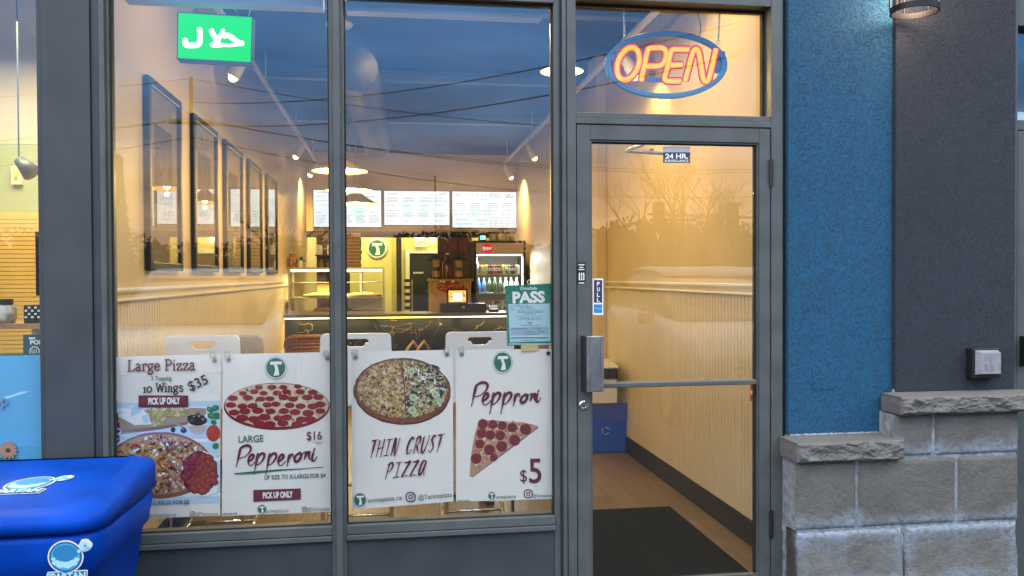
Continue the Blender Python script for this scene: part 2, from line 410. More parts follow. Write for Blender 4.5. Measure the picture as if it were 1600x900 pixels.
# door leaf
gd = thing('glass_door', 'closed grey metal and glass entrance door with PULL sticker and small push bar', 'door', (1.28, 0.03, 0.012))
LX0, LX1, GX0, GX1 = 0.823, 1.733, 0.893, 1.672
LZ0, LZ1, GZ0, GZ1 = 0.014, ZD - 0.001, 0.095, 2.078
mb = MB().use(frame_m)
mb.box(LX0, GX0 - 0.008, 0.004, 0.048, LZ0, LZ1); mb.build('stile', gd, bevel=0.0025)
MB().use(frame_m).box(GX1 + 0.008, LX1, 0.004, 0.048, LZ0, LZ1).build('stile', gd, bevel=0.0025)
MB().use(frame_m).box(GX0 - 0.0075, GX1 + 0.0075, 0.005, 0.047, GZ1 + 0.008, LZ1).build('top_rail', gd, bevel=0.002)
MB().use(frame_m).box(GX0 - 0.0075, GX1 + 0.0075, 0.005, 0.047, LZ0, GZ0 - 0.008).build('bottom_rail', gd, bevel=0.002)
mb = MB().use(frame_m)
mb.box(GX0 - 0.007, GX0, 0.012, 0.04, GZ0 - 0.007, GZ1 + 0.007).box(GX1, GX1 + 0.007, 0.012, 0.04, GZ0 - 0.007, GZ1 + 0.007)
mb.box(GX0, GX1, 0.012, 0.04, GZ1, GZ1 + 0.007).box(GX0, GX1, 0.012, 0.04, GZ0 - 0.007, GZ0)
mb.use(gasket_m).box(GX1 - 0.010, GX1 - 0.0005, 0.027, 0.04, GZ0, GZ1).box(GX0, GX1 - 0.011, 0.027, 0.04, GZ1 - 0.006, GZ1 - 0.0005)
mb.build('glazing_bead', gd)
MB().use(door_pane_m).box(GX0, GX1 - 0.0105, 0.028, 0.034, GZ0, GZ1 - 0.0065).build('glass_pane', gd)
zb = at(1060, 598, 0.03).z
MB().use(frame_m).box(GX0, GX1 - 0.012, -0.012, 0.026, zb - 0.011, zb + 0.011).build('push_bar', gd, bevel=0.004)
# pull handle: a ribbed channel plate standing proud of the left stile
h0, h1 = at(908, 525, -0.03), at(941, 611, -0.03)
mb = MB().use(steel_m)
hx0, hx1, hz0, hz1 = 0.838, 0.928, h1.z, h0.z
mb.box(hx0 + 0.012, hx1, -0.052, -0.044, hz0, hz1).box(hx0 + 0.012, hx0 + 0.026, -0.060, -0.053, hz0, hz1).box(hx0 + 0.030, hx1 - 0.02, -0.055, -0.0525, hz0 + 0.002, hz1 - 0.002)
mb.box(hx1 - 0.014, hx1, -0.058, -0.0525, hz0, hz1)
mb.use(black_m).box(hx0, hx0 + 0.0115, -0.052, 0.0035, hz0, hz1)
mb.build('pull_handle', gd, bevel=0.001)
lk = at(912, 633.5, 0.0); T90 = Matrix.Rotation(R_(90), 4, 'X')
mb = MB().use(chrome_m).lathe((lk.x, 0.004, lk.z), [(0.021, 0.0), (0.021, 0.004), (0.017, 0.008), (0.012, 0.008), (0.011, 0.006), (0.0001, 0.006)], 28, T90)
mb.use(black_m).box(lk.x - 0.0015, lk.x + 0.0015, -0.0045, -0.0025, lk.z - 0.005, lk.z + 0.005)
mb.build('lock_cylinder', gd, smooth=False)
for py in (270, 820):
    p = at(1206, py, -0.01)
    mb = MB().use(black_m)
    for k in range(3): mb.tube([(1.7345, -0.004, p.z - 0.058 + k*0.040), (1.7345, -0.004, p.z - 0.020 + k*0.040)], 0.009, 12)
    mb.tube([(1.7345, -0.004, p.z - 0.064), (1.7345, -0.004, p.z + 0.066)], 0.005, 10); mb.build('hinge', gd)
a = at(1040, 230, 0.1); b = at(1062, 288, 0.1)
mb = MB().use(steel_m).box(1.00, 1.30, 0.055, 0.10, 2.085, 2.135)
mb.box(1.20, 1.215, 0.12, 0.14, 2.06, 2.07).tube([(1.15, 0.08, 2.08), (1.12, 0.25, 2.075), (1.36, 0.32, 2.075)], 0.009, 8)
mb.build('door_closer', gd, bevel=0.002)
# small sticker on the stile
pr = Print(plane_y(0.004)); pr.use(black_m).rect(902, 410, 915, 444)
pr.use(white_ink)
for y0, x0, x1 in ((413, 904, 913), (417, 905.5, 911.5), (420.5, 904, 913), (441.5, 904, 913)): pr.rect(x0, y0, x1, y0 + 1.4)
for x0 in (905, 908, 911): pr.rect(x0, 426, x0 + 1.2, 438)
pr.stroke([(904.5, 428), (904.5, 437), (913, 437), (913, 428), (904.5, 428)], 0.7, smooth=False)
tag(pr.build('door_sticker'), 'small black notice sticker with white marks on the left door stile above the handle', 'sticker')
# PULL sticker
pr = Print(plane_y(0.028), lift=0.0004); pr.use(white_ink).rect(926, 435, 942.5, 492)
pr.use(mat('navy_ink', (0.02, 0.035, 0.075), 0.5)).rect(928, 437.5, 941, 473)
pr.use(mat('card_blue', (0.02, 0.22, 0.55), 0.4)).rect(928, 475.5, 941, 489)
pr.use(white_ink)
for ch, y in zip('PULL', (446.5, 455, 463.5, 471.5)): pr.text(ch, 932.6, y, 937, y, 6.0, bold=0.03)
pr.use(mat('card_pale', (0.25, 0.55, 0.8), 0.4)).stroke([(929, 483), (933, 481), (936, 483), (940, 481)], 1.0)
tag(pr.build('pull_sticker'), 'white edged PULL sticker with a blue square on the door glass by the handle', 'sticker')
# surveillance sticker
pr = Print(plane_y(0.028), lift=0.0004); pr.use(mat('sticker_grey', (0.42, 0.42, 0.45), 0.4)).rect(1036, 229, 1078, 238)
pr.use(mat('navy_ink', (0.02, 0.035, 0.075), 0.5)).rect(1036, 238, 1078, 254.5)
pr.use(white_ink).text('24 HR.', 1039.5, 247.5, 1075, 247.5, 7.2, bold=0.035).text('SURVEILLANCE', 1038.5, 253, 1075.5, 253, 3.6, bold=0.015)
tag(pr.build('surveillance_sticker'), 'black and grey sticker reading 24 HR. SURVEILLANCE at the top of the door glass', 'sticker')

# ------------------------------------------------------------------ left column and the neighbour's window
cl = thing('facade_column', 'dark grey panelled metal column between the two shop windows', 'column', ((XL_C + XR_C)/2, 0.08, 0))
MB().use(column_m).box(-1.392, -1.208, -0.004, 0.14, -0.01, Z_HI).build('cladding', cl, bevel=0.002)
MB().use(column_m).box(XL_C, -1.3935, 0.006, 0.14, -0.01, Z_HI).box(-1.2065, XR_C - 0.003, 0.008, 0.14, -0.01, Z_HI).build('edge_trim', cl, bevel=0.002)
nw = thing('storefront_window', 'neighbouring shop window at the left edge with pale blue film along its lower part', 'shop window', (-2.6, 0.06, 0))
mb = MB().use(frame_m).box(-4.0, -3.9, 0.0, 0.12, 0.0, Z_HI).box(-3.9, XL_C - 0.001, 0.01, 0.11, Z_SILL - 0.06, Z_SILL).box(-3.9, XL_C - 0.001, 0.01, 0.11, 2.95, Z_HI)
mb.build('frame', nw, bevel=0.002)
MB().use(column_m).box(-3.9, XL_C - 0.001, 0.024, 0.05, 0.0, Z_SILL - 0.061).build('kick_panel', nw)
MB().use(pane_m).box(-3.9, XL_C - 0.001, 0.050, 0.056, Z_SILL, 2.95).build('glass_pane', nw)
pr = Print(plane_y(0.058), n=(0, -1, 0), lift=0.0)
film = mat('window_film', (0.12, 0.44, 0.70), 0.35, var=0.10, vscale=2.0)
pr.use(film).poly([(-120, 722), (66, 722), (66, 554), (-120, 558)])
pr.use(green_ink).poly([(-120, 558.5), (66, 554.5), (66, 552), (-120, 556)])
pr.l = 0.0085                                # the writing and the flower are on the street side of the glass
pr.use(mat('film_lettering', (0.10, 0.20, 0.33), 0.5)).text('Shop', -34, 634, 14, 633, 17, bold=0.03)
petal = mat('petal_ink', (0.30, 0.17, 0.12), 0.6)
for k in range(13):
    a = 2*math.pi*k/13; pr.use(petal).ell(14 + 8.5*math.cos(a), 703 + 8.0*math.sin(a), 6.5, 2.6, 12, a)
pr.use(mat('flower_eye', (0.06, 0.03, 0.02), 0.6)).ell(14, 703, 4.2, 3.6, 16)
pr.use(green_ink).stroke([(14, 712), (13.5, 722)], 1.6).ell(5, 718, 5, 2, 12, 0.5).ell(23, 717, 5, 2, 12, -0.6)
tag(pr.build('window_film'), 'pale blue window film with lettering and a daisy in the left neighbour window', 'window film')

# ------------------------------------------------------------------ stucco walls and stone base
def stucco(name, col, col2):
    m = bpy.data.materials.new(name); m.use_nodes = True; t = m.node_tree; b = t.nodes['Principled BSDF']
    g = t.nodes.new('ShaderNodeNewGeometry'); b.inputs['Roughness'].default_value = 0.66; b.inputs['Specular IOR Level'].default_value = 0.22; b.inputs['Sheen Weight'].default_value = 0.08; b.inputs['Sheen Roughness'].default_value = 0.5
    n = t.nodes.new('ShaderNodeTexNoise'); n.inputs['Scale'].default_value = 58; n.inputs['Detail'].default_value = 3; n.inputs['Distortion'].default_value = 2.2
    n3 = t.nodes.new('ShaderNodeTexNoise'); n3.inputs['Scale'].default_value = 1.7; n3.inputs['Detail'].default_value = 5
    n4 = t.nodes.new('ShaderNodeTexNoise'); n4.inputs['Scale'].default_value = 190; n4.inputs['Detail'].default_value = 3
    for q in (n, n3, n4): t.links.new(g.outputs['Position'], q.inputs['Vector'])
    r = t.nodes.new('ShaderNodeValToRGB'); r.color_ramp.elements[0].position = 0.33; r.color_ramp.elements[1].position = 0.47
    r.color_ramp.elements[0].color = (0, 0, 0, 1)
    t.links.new(n.outputs[0], r.inputs[0])
    ad = t.nodes.new('ShaderNodeMath'); ad.operation = 'MULTIPLY_ADD'; ad.inputs[1].default_value = 0.18
    t.links.new(n4.outputs[0], ad.inputs[0]); t.links.new(r.outputs[0], ad.inputs[2])
    bp = t.nodes.new('ShaderNodeBump'); bp.inputs['Strength'].default_value = 1.0; bp.inputs['Distance'].default_value = 0.0085
    t.links.new(ad.outputs[0], bp.inputs['Height']); t.links.new(bp.outputs[0], b.inputs['Normal'])
    mx = t.nodes.new('ShaderNodeMixRGB'); mx.inputs[1].default_value = (*col, 1); mx.inputs[2].default_value = (*col2, 1)
    t.links.new(n3.outputs[0], mx.inputs[0]); t.links.new(mx.outputs[0], b.inputs['Base Color']); return m
blue_st = stucco('blue_stucco', (0.006, 0.074, 0.155), (0.012, 0.096, 0.195))
char_st = stucco('charcoal_stucco', (0.019, 0.025, 0.036), (0.030, 0.038, 0.053))
XB = 2.333
tag(MB().use(blue_st).box(1.813, XB, -0.012, 0.16, 0.735, 4.2).build('stucco_wall', bevel=0.004), 'deep blue rough stucco wall panel right of the glass door', 'wall')
tag(MB().use(char_st).box(XB, 2.952, -0.036, 0.16, 0.925, 4.2).build('stucco_wall', bevel=0.005), 'charcoal rough stucco wall panel under the wall lantern', 'wall')
tag(MB().use(black_m).box(1.7925, 1.8125, 0.02, 0.12, 0.0, 4.0).build('caulk_joint'), 'dark caulked joint between the door frame and the blue wall', 'joint')

def stone_mat(name, c1, c2, eff):
    m = bpy.data.materials.new(name); m.use_nodes = True; t = m.node_tree; b = t.nodes['Principled BSDF']; b.inputs['Roughness'].default_value = 0.85
    g = t.nodes.new('ShaderNodeNewGeometry'); oi = t.nodes.new('ShaderNodeAttribute'); oi.attribute_name = 'rim'
    n1 = t.nodes.new('ShaderNodeTexNoise'); n1.inputs['Scale'].default_value = 5; n1.inputs['Detail'].default_value = 8; n1.inputs['Roughness'].default_value = 0.65
    n2 = t.nodes.new('ShaderNodeTexNoise'); n2.inputs['Scale'].default_value = 160; n2.inputs['Detail'].default_value = 4
    n3 = t.nodes.new('ShaderNodeTexNoise'); n3.inputs['Scale'].default_value = 4.2; n3.inputs['Detail'].default_value = 7
    n5 = t.nodes.new('ShaderNodeTexNoise'); n5.inputs['Scale'].default_value = 40; n5.inputs['Detail'].default_value = 6
    for q in (n1, n2, n3, n5): t.links.new(g.outputs['Position'], q.inputs['Vector'])
    mx = t.nodes.new('ShaderNodeMixRGB'); mx.inputs[1].default_value = (*c1, 1); mx.inputs[2].default_value = (*c2, 1); t.links.new(n1.outputs[0], mx.inputs[0])
    gr = t.nodes.new('ShaderNodeMixRGB'); gr.blend_type = 'OVERLAY'; gr.inputs[0].default_value = 0.45
    t.links.new(mx.outputs[0], gr.inputs[1]); t.links.new(n2.outputs[0], gr.inputs[2])
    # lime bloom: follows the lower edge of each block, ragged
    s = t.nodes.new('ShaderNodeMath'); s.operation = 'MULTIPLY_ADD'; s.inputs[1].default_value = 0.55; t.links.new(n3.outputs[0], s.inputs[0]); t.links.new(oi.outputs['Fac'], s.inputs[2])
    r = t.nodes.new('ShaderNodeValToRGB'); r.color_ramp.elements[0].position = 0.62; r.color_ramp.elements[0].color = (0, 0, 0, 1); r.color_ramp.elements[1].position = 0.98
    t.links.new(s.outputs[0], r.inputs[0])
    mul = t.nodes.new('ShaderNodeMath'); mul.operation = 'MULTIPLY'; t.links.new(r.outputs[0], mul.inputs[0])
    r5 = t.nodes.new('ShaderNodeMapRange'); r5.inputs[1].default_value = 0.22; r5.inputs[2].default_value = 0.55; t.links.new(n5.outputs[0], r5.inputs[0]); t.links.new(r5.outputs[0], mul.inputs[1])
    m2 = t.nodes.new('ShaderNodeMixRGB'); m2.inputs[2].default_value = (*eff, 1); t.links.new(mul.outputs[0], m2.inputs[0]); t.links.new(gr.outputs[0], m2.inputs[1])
    t.links.new(m2.outputs[0], b.inputs['Base Color'])
    ad = t.nodes.new('ShaderNodeMath'); ad.operation = 'MULTIPLY_ADD'; ad.inputs[1].default_value = 3.0; t.links.new(n5.outputs[0], ad.inputs[0]); t.links.new(n2.outputs[0], ad.inputs[2])
    bp = t.nodes.new('ShaderNodeBump'); bp.inputs['Strength'].default_value = 0.45; bp.inputs['Distance'].default_value = 0.006
    t.links.new(ad.outputs[0], bp.inputs['Height']); t.links.new(bp.outputs[0], b.inputs['Normal']); return m
block_m = stone_mat('block_stone', (0.072, 0.071, 0.064), (0.150, 0.146, 0.130), (0.22, 0.27, 0.33))  # real lime bloom, with the blue of the sky light mixed into its colour
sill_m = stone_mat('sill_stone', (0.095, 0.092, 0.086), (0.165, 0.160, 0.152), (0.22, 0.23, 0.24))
mortar_m = mat('mortar', (0.21, 0.235, 0.26), 0.9, var=0.35, vscale=30, bump=0.3, bscale=120)

def slab_grid(mb, x0, x1, yb, yf, z0, z1, nx, nz, rough, soft, attr, rimk, chis=0.0, flare=None):
    """rough faced block: front, sides, top and bottom as one grid-displaced shell"""
    def P(u, v):
        x = x0 + (x1 - x0) * u; z = z0 + (z1 - z0) * v
        e = min(u * (x1 - x0), (1 - u) * (x1 - x0), v * (z1 - z0), (1 - v) * (z1 - z0))
        rr = max(0, 1 - e / soft) ** 2 * soft * 0.7
        q = Vector((x * 9, yf * 7, z * 9))
        d = noise.fractal(q, 1.0, 2.0, 5) * rough * 0.7
        if chis:
            c = noise.cell(Vector((x * 14 + noise.noise(q) * 1.2, 3, z * 22 + noise.noise(q + Vector((5, 1, 2))) * 1.2))) - 0.5
            d += chis * (noise.fractal(Vector((x * 9, 2, z * 17)), 0.7, 2.1, 4) * 0.8 + c * 0.35) * min(1, e / 0.010)
        f = flare(u, v) if flare else 0
        ex = noise.noise(Vector((z * 30, x1 * 5, 1))) * 0.003
        return (x + (ex if u in (0, 1) else 0), yf - f + rr + d, z)
    g = []
    for j in range(nz + 1):
        for i in range(nx + 1):
            u, v = i / nx, j / nz; p = P(u, v); g.append(mb.vs([p])[0])
            ex = min(u, 1 - u) * (x1 - x0); ez = v * (z1 - z0); et = (1 - v) * (z1 - z0)
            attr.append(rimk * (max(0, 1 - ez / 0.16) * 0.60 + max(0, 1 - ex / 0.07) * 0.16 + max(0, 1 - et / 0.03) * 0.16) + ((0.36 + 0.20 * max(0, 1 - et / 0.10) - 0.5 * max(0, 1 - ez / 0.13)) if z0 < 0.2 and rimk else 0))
    W = nx + 1
    for j in range(nz):
        for i in range(nx): mb.face([g[j*W+i], g[j*W+i+1], g[(j+1)*W+i+1], g[(j+1)*W+i]])
    def back(ids):
        r = []
        for k in ids:
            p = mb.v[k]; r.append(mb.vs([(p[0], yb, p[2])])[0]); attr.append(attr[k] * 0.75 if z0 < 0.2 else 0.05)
        return r
    for ids in ([j*W for j in range(nz+1)], [nz*W+i for i in range(nx+1)], [j*W+nx for j in range(nz, -1, -1)], [i for i in range(nx, -1, -1)]):
        bk = back(ids)
        for a in range(len(ids) - 1): mb.face([ids[a], ids[a+1], bk[a+1], bk[a]])
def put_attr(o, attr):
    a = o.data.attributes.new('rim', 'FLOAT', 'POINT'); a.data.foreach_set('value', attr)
sb = thing('stone_base', 'stepped base of pale stone blocks under the stucco walls', 'stone wall', (2.3, -0.06, -0.01))
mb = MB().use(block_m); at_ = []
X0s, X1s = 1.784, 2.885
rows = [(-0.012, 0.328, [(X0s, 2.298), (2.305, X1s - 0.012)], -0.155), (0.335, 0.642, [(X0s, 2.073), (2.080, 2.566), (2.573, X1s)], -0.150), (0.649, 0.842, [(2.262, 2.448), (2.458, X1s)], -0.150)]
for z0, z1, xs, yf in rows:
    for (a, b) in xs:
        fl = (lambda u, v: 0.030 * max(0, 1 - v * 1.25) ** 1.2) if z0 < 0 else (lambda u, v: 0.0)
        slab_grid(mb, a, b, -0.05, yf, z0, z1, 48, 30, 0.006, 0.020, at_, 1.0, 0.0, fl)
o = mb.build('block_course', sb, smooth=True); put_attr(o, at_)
mb = MB().use(mortar_m).box(X0s + 0.008, X1s - 0.012, -0.140, 0.1, -0.012, 0.645).box(2.268, X1s - 0.012, -0.140, 0.1, 0.645, 0.84)
mb.use(mortar_m)
for a in range(26):                          # ragged caulk smeared along the left edge of the stones
    z = 0.0 + a * 0.028; r = 0.010 + 0.007 * noise.noise(Vector((z * 11, 0, 0)))
    mb.ball((1.7985 + 0.004 * noise.noise(Vector((z * 17, 3, 0))), 0.0 + 0.004 * noise.noise(Vector((z*9, 7, 1))), z), r, 8, (0.7, 0.7, 1.7))
mb.build('mortar', sb, smooth=False)
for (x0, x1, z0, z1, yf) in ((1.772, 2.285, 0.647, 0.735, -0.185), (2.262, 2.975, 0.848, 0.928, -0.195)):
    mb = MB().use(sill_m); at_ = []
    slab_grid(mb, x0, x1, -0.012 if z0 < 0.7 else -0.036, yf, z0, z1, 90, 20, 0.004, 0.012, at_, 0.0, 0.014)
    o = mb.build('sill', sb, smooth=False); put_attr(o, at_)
mb = MB().use(mortar_m)
for i in range(30):
    mb.ball((2.322 + 0.006 * noise.noise(Vector((i, 0, 2))), -0.036, 0.735 + i * 0.0068), 0.010 + 0.004 * noise.noise(Vector((i * 0.9, 1, 2))), 8, (0.8, 0.6, 1.3))
for i in range(36): mb.ball((1.83 + i * 0.014, -0.014, 0.738), 0.007 + 0.003 * noise.noise(Vector((i * 0.7, 1, 9))), 8, (1.8, 1.0, 0.8))
mb.build('caulk_bead', sb, smooth=True)
# flush blanked patch in the blue wall
a, b = at(1270, 577, -0.012), at(1305, 608, -0.012)
tag(MB().use(blue_st).box(a.x, b.x, -0.015, -0.0125, b.z, a.z).build('cover_plate', bevel=0.001), 'blue painted cover plate on the blue stucco wall', 'cover plate')

# outlet box on the charcoal wall
ob = thing('outlet_box', 'small black and silver outdoor outlet box on the charcoal wall', 'outlet box', tuple(at(1537, 566, -0.06)))
a, b = at(1514, 544, -0.06), at(1561, 588, -0.06)
MB().use(black_m).box(a.x, b.x - 0.01, -0.085, -0.037, b.z - 0.004, a.z).build('back_box', ob, bevel=0.004)
a, b = at(1527, 548, -0.10), at(1562, 585, -0.10)
mb = MB().use(mat('silver_cover', (0.42, 0.43, 0.47), 0.32, 0.55, var=0.15, vscale=25))
q = [(a.x, -0.086, b.z), (b.x, -0.086, b.z), (b.x, -0.086, a.z), (a.x, -0.086, a.z)]; e = 0.011
f2 = [(a.x + e, -0.112, b.z + e*0.5), (b.x - e*0.3, -0.112, b.z + e*0.5), (b.x - e*0.3, -0.112, a.z - e), (a.x + e, -0.112, a.z - e)]
mb.hexa([q[0], q[1], (b.x, -0.0855, b.z), (a.x, -0.0855, b.z), q[3], q[2], (b.x, -0.0855, a.z), (a.x, -0.0855, a.z)])
k = mb.vs(q); k2 = mb.vs(f2); mb.face(k2)
for i in range(4): mb.face([k[i], k[(i+1) % 4], k2[(i+1) % 4], k2[i]])
mb.build('cover', ob)
pr = Print(plane_y(-0.112)); pr.use(mat('emboss_grey', (0.36, 0.38, 0.42), 0.3, 0.8))
pr.stroke([(1545, 564), (1549, 561), (1551, 564), (1546, 567), (1550, 568)], 0.9).stroke([(1537, 572), (1541, 570), (1540, 574), (1544, 571), (1548, 575), (1552, 571), (1555, 574)], 0.9)
pr.stroke([(1539, 579), (1543, 577), (1547, 580), (1551, 577), (1556, 579)], 0.8).stroke([(1541, 569), (1539, 575), (1544, 576)], 0.7)
pr.build('emblem', ob)

# wall lantern (only the bottom ring and its straps are in the frame)
lan_p = at(1429, 20, -0.17); LR = 0.5 * (at(1462, 15, -0.17).x - at(1396, 22, -0.17).x); zc = lan_p.z
ln = thing('wall_lantern', 'black metal cage wall lantern with warm bulb on the charcoal wall', 'lantern', (lan_p.x, -0.036, zc))
iron = mat('lantern_iron', (0.025, 0.024, 0.024), 0.45, 0.6)
mb = MB().use(iron); n = 40
for zz_, hh in ((zc, 0.026), (zc + 0.27, 0.022)):
    prof = [(LR, 0), (LR, hh), (LR - 0.008, hh), (LR - 0.008, 0), (LR, 0)]
    MB().use(iron).lathe((lan_p.x, -0.17, zz_), prof, n, None, False).build('cage_ring', ln)
for k in range(6):
    a = 2*math.pi*(k + 0.35)/6; x, y = lan_p.x + math.cos(a)*(LR - 0.002), -0.17 + math.sin(a)*(LR - 0.002)
    MB().use(iron).tube([(x, y, zc + 0.02), (x, y, zc + 0.28)], 0.004, 8).build('strap', ln)
mb = MB().use(iron).box(lan_p.x - 0.05, lan_p.x + 0.05, -0.052, -0.037, zc + 0.30, zc + 0.50).tube([(lan_p.x, -0.05, zc + 0.42), (lan_p.x, -0.12, zc + 0.44), (lan_p.x, -0.17, zc + 0.36), (lan_p.x, -0.17, zc + 0.29)], 0.010, 10)
mb.lathe((lan_p.x, -0.17, zc + 0.275), [(LR * 0.9, 0), (0.03, 0.04), (0.02, 0.05)], 24); mb.build('bracket', ln)
MB().use(glow('bulb_warm', (1, 0.62, 0.28), 14.0)).ball((lan_p.x, -0.17, zc + 0.17), 0.030, 14).build('bulb', ln, smooth=True)
lamp('lantern_light', (lan_p.x, -0.17, zc + 0.105), 7.0, (1, 0.68, 0.46), 0.07, ln)

# storefront at the right edge
rw = thing('storefront_window', 'edge of another grey framed shop front past the charcoal wall', 'shop window', (3.4, 0.06, 0))
RW = at(1590, 200, 0.0).x
mb = MB().use(frame_m).box(2.955, RW, 0.0, 0.12, 0.0, Z_HI).box(RW, 3.9, 0.0, 0.12, at(1592, 40, 0).z, Z_HI)
zq = at(1592, 187, 0).z; zq2 = at(1592, 204, 0).z
mb.box(RW, 3.9, 0.004, 0.12, zq2 + 0.004, zq).box(3.82, 3.9, 0.0, 0.12, 0.0, zq2); mb.build('frame', rw, bevel=0.002)
MB().use(frame_m).box(RW + 0.006, RW + 0.075, 0.006, 0.05, 0.0, zq2).box(RW + 0.076, 3.81, 0.006, 0.05, 0.0, 0.12).build('door_stile', rw)
MB().use(black_m).box(RW + 0.02, RW + 0.035, -0.05, 0.004, at(1596, 572, 0).z, at(1596, 525, 0).z).build('pull_handle', rw)
MB().use(pane_m).box(RW, 3.9, 0.060, 0.066, zq, at(1592, 40, 0).z).box(RW + 0.076, 3.81, 0.020, 0.026, 0.12, zq2).build('glass_pane', rw)
MB().use(mat('notice_paper', (0.45, 0.68, 0.75), 0.6)).box(RW + 0.004, RW + 0.2, 0.070, 0.072, zq + 0.002, at(1592, 170, 0).z).build('notice', rw)
MB().use(black_m).box(2.955, 3.9, -0.05, -0.002, 3.62, 3.7).build('header_trim', rw)
# upper facade and shop fascia, out of the frame above
tag(MB().use(char_st).box(-4.0, 3.9, 0.0, 0.16, 3.605, 5.0).build('facade_wall'), 'dark upper facade wall above the shop fronts', 'wall')
# ------------------------------------------------------------------ interior shell of the pizza shop
XL, XR = -1.25, 1.95
YB = 9.25                                    # bulkhead with the menu screens
ZC = 3.48
def wood_floor():
    m = bpy.data.materials.new('wood_plank_floor'); m.use_nodes = True; t = m.node_tree; b = t.nodes['Principled BSDF']
    g = t.nodes.new('ShaderNodeNewGeometry'); mp = t.nodes.new('ShaderNodeMapping'); mp.inputs['Rotation'].default_value[2] = R_(0)
    t.links.new(g.outputs['Position'], mp.inputs[0])
    mp.inputs['Rotation'].default_value[2] = R_(90); br = t.nodes.new('ShaderNodeTexBrick'); t.links.new(mp.outputs[0], br.inputs[0])
    br.inputs['Scale'].default_value = 1.0; br.inputs['Brick Width'].default_value = 1.2; br.inputs['Row Height'].default_value = 0.16; br.inputs['Mortar Size'].default_value = 0.0018
    br.inputs['Color1'].default_value = (0.120, 0.078, 0.044, 1); br.inputs['Color2'].default_value = (0.185, 0.122, 0.070, 1); br.inputs['Mortar'].default_value = (0.05, 0.03, 0.02, 1)
    mp2 = t.nodes.new('ShaderNodeMapping'); mp2.inputs['Scale'].default_value = (26, 2.2, 1); t.links.new(g.outputs['Position'], mp2.inputs[0])
    n = t.nodes.new('ShaderNodeTexNoise'); n.inputs['Scale'].default_value = 1.6; n.inputs['Detail'].default_value = 8; n.inputs['Distortion'].default_value = 1.2; t.links.new(mp2.outputs[0], n.inputs[0])
    mx = t.nodes.new('ShaderNodeMixRGB'); mx.blend_type = 'OVERLAY'; mx.inputs[0].default_value = 0.65; t.links.new(br.outputs[0], mx.inputs[1]); t.links.new(n.outputs[0], mx.inputs[2])
    t.links.new(mx.outputs[0], b.inputs['Base Color']); b.inputs['Roughness'].default_value = 0.42
    bp = t.nodes.new('ShaderNodeBump'); bp.inputs['Strength'].default_value = 0.1; t.links.new(n.outputs[0], bp.inputs['Height']); t.links.new(bp.outputs[0], b.inputs['Normal']); return m
tag(MB().use(wood_floor()).box(-1.6, 2.3, 0.121, 13.0, -0.1, 0.0).build('floor'), kind='structure')
ceil_m = mat('dark_ceiling', (0.075, 0.078, 0.085), 0.8, var=0.12, vscale=1.5)
tag(MB().use(ceil_m).box(-1.6, 2.3, 0.125, 13.0, ZC, ZC + 0.1).build('ceiling'), kind='structure')

def bead_wall(mb, X, s, y0, y1, z0, z1):
    """beadboard: narrow boards with V grooves, facing +X (s=1) or -X (s=-1)"""
    y = y0; p = 0.047; prof = []
    while y < y1 - 1e-6:
        e = min(y + p, y1); prof += [(y, 0.0055), (y + 0.003, 0.0), (y + 0.006, 0.0012), (y + 0.009, 0.0), (y + 0.012, 0.0055)]; y = e
    prof = [q for q in prof if q[0] <= y1] + [(y1, 0.0055)]
    a = mb.vs([(X + s * d, yy, z0) for yy, d in prof]); b = mb.vs([(X + s * d, yy, z1) for yy, d in prof])
    for i in range(len(a) - 1): mb.face([a[i], a[i+1], b[i+1], b[i]] if s < 0 else [a[i+1], a[i], b[i], b[i+1]])
base_m = mat('black_baseboard', (0.012, 0.011, 0.011), 0.5, spec=0.2, var=0.15, vscale=5)
def side_wall(X, s, label, y0, y1):
    t = thing('interior_wall', label, 'wall', (X, 4.5, 0))
    o = X - s * 0.12
    MB().use(cream_m).box(min(o, X), max(o, X), 0.13, 13.0, 0.0, ZC - 0.002).build('plaster', t)
    mb = MB().use(bead_m); bead_wall(mb, X + s * 0.001, s, y0, y1, 0.14, 1.362); mb.build('beadboard', t)
    mb = MB().use(white_paint)
    def rail(z, h, d):
        pr = [(0, z), (d * 0.5, z + h * 0.08), (d * 0.7, z + h * 0.35), (d, z + h * 0.5), (d, z + h * 0.85), (d * 0.6, z + h), (0, z + h)]
        mb.extr([(X + s * q[0], y0, q[1]) for q in pr], (0, y1 - y0, 0))
    rail(1.362, 0.020, 0.026); rail(1.405, 0.026, 0.020); mb.build('chair_rail', t)
    MB().use(base_m).box(min(X + s*0.001, X + s * 0.016), max(X + s*0.001, X + s * 0.016), y0, y1, 0.0, 0.139).build('baseboard', t); return t
side_wall(XL, 1, 'long left interior wall with white beadboard, chair rail and five framed pictures', 0.14, 7.0)
rwall = side_wall(XR, -1, 'right interior wall with cream beadboard and black baseboard behind the glass door', 0.14, 3.72)
tag(MB().use(cream_m).box(XR - 0.10, XR - 0.001, 3.74, 4.05, 0.0, ZC - 0.002).build('pilaster', bevel=0.006), 'cream boxed pilaster projecting from the right interior wall', 'pilaster')
# bulkhead over the kitchen opening
tag(MB().use(cream_m).box(XL + 0.001, XR - 0.001, YB, YB + 0.12, 2.17, 3.36).build('bulkhead'), 'cream bulkhead across the back of the shop carrying the menu screens', 'bulkhead')
tag(MB().use(base_m).box(XL + 0.001, XR - 0.001, YB - 0.01, YB + 0.13, 2.08, 2.169).build('bulkhead_beam'), 'black beam under the menu screen bulkhead', 'beam')
tag(MB().use(ceil_m).box(XL + 0.001, XR - 0.001, YB + 0.005, YB + 0.12, 3.362, ZC - 0.003).build('bulkhead_fascia'), 'dark strip between the bulkhead and the ceiling', 'fascia')
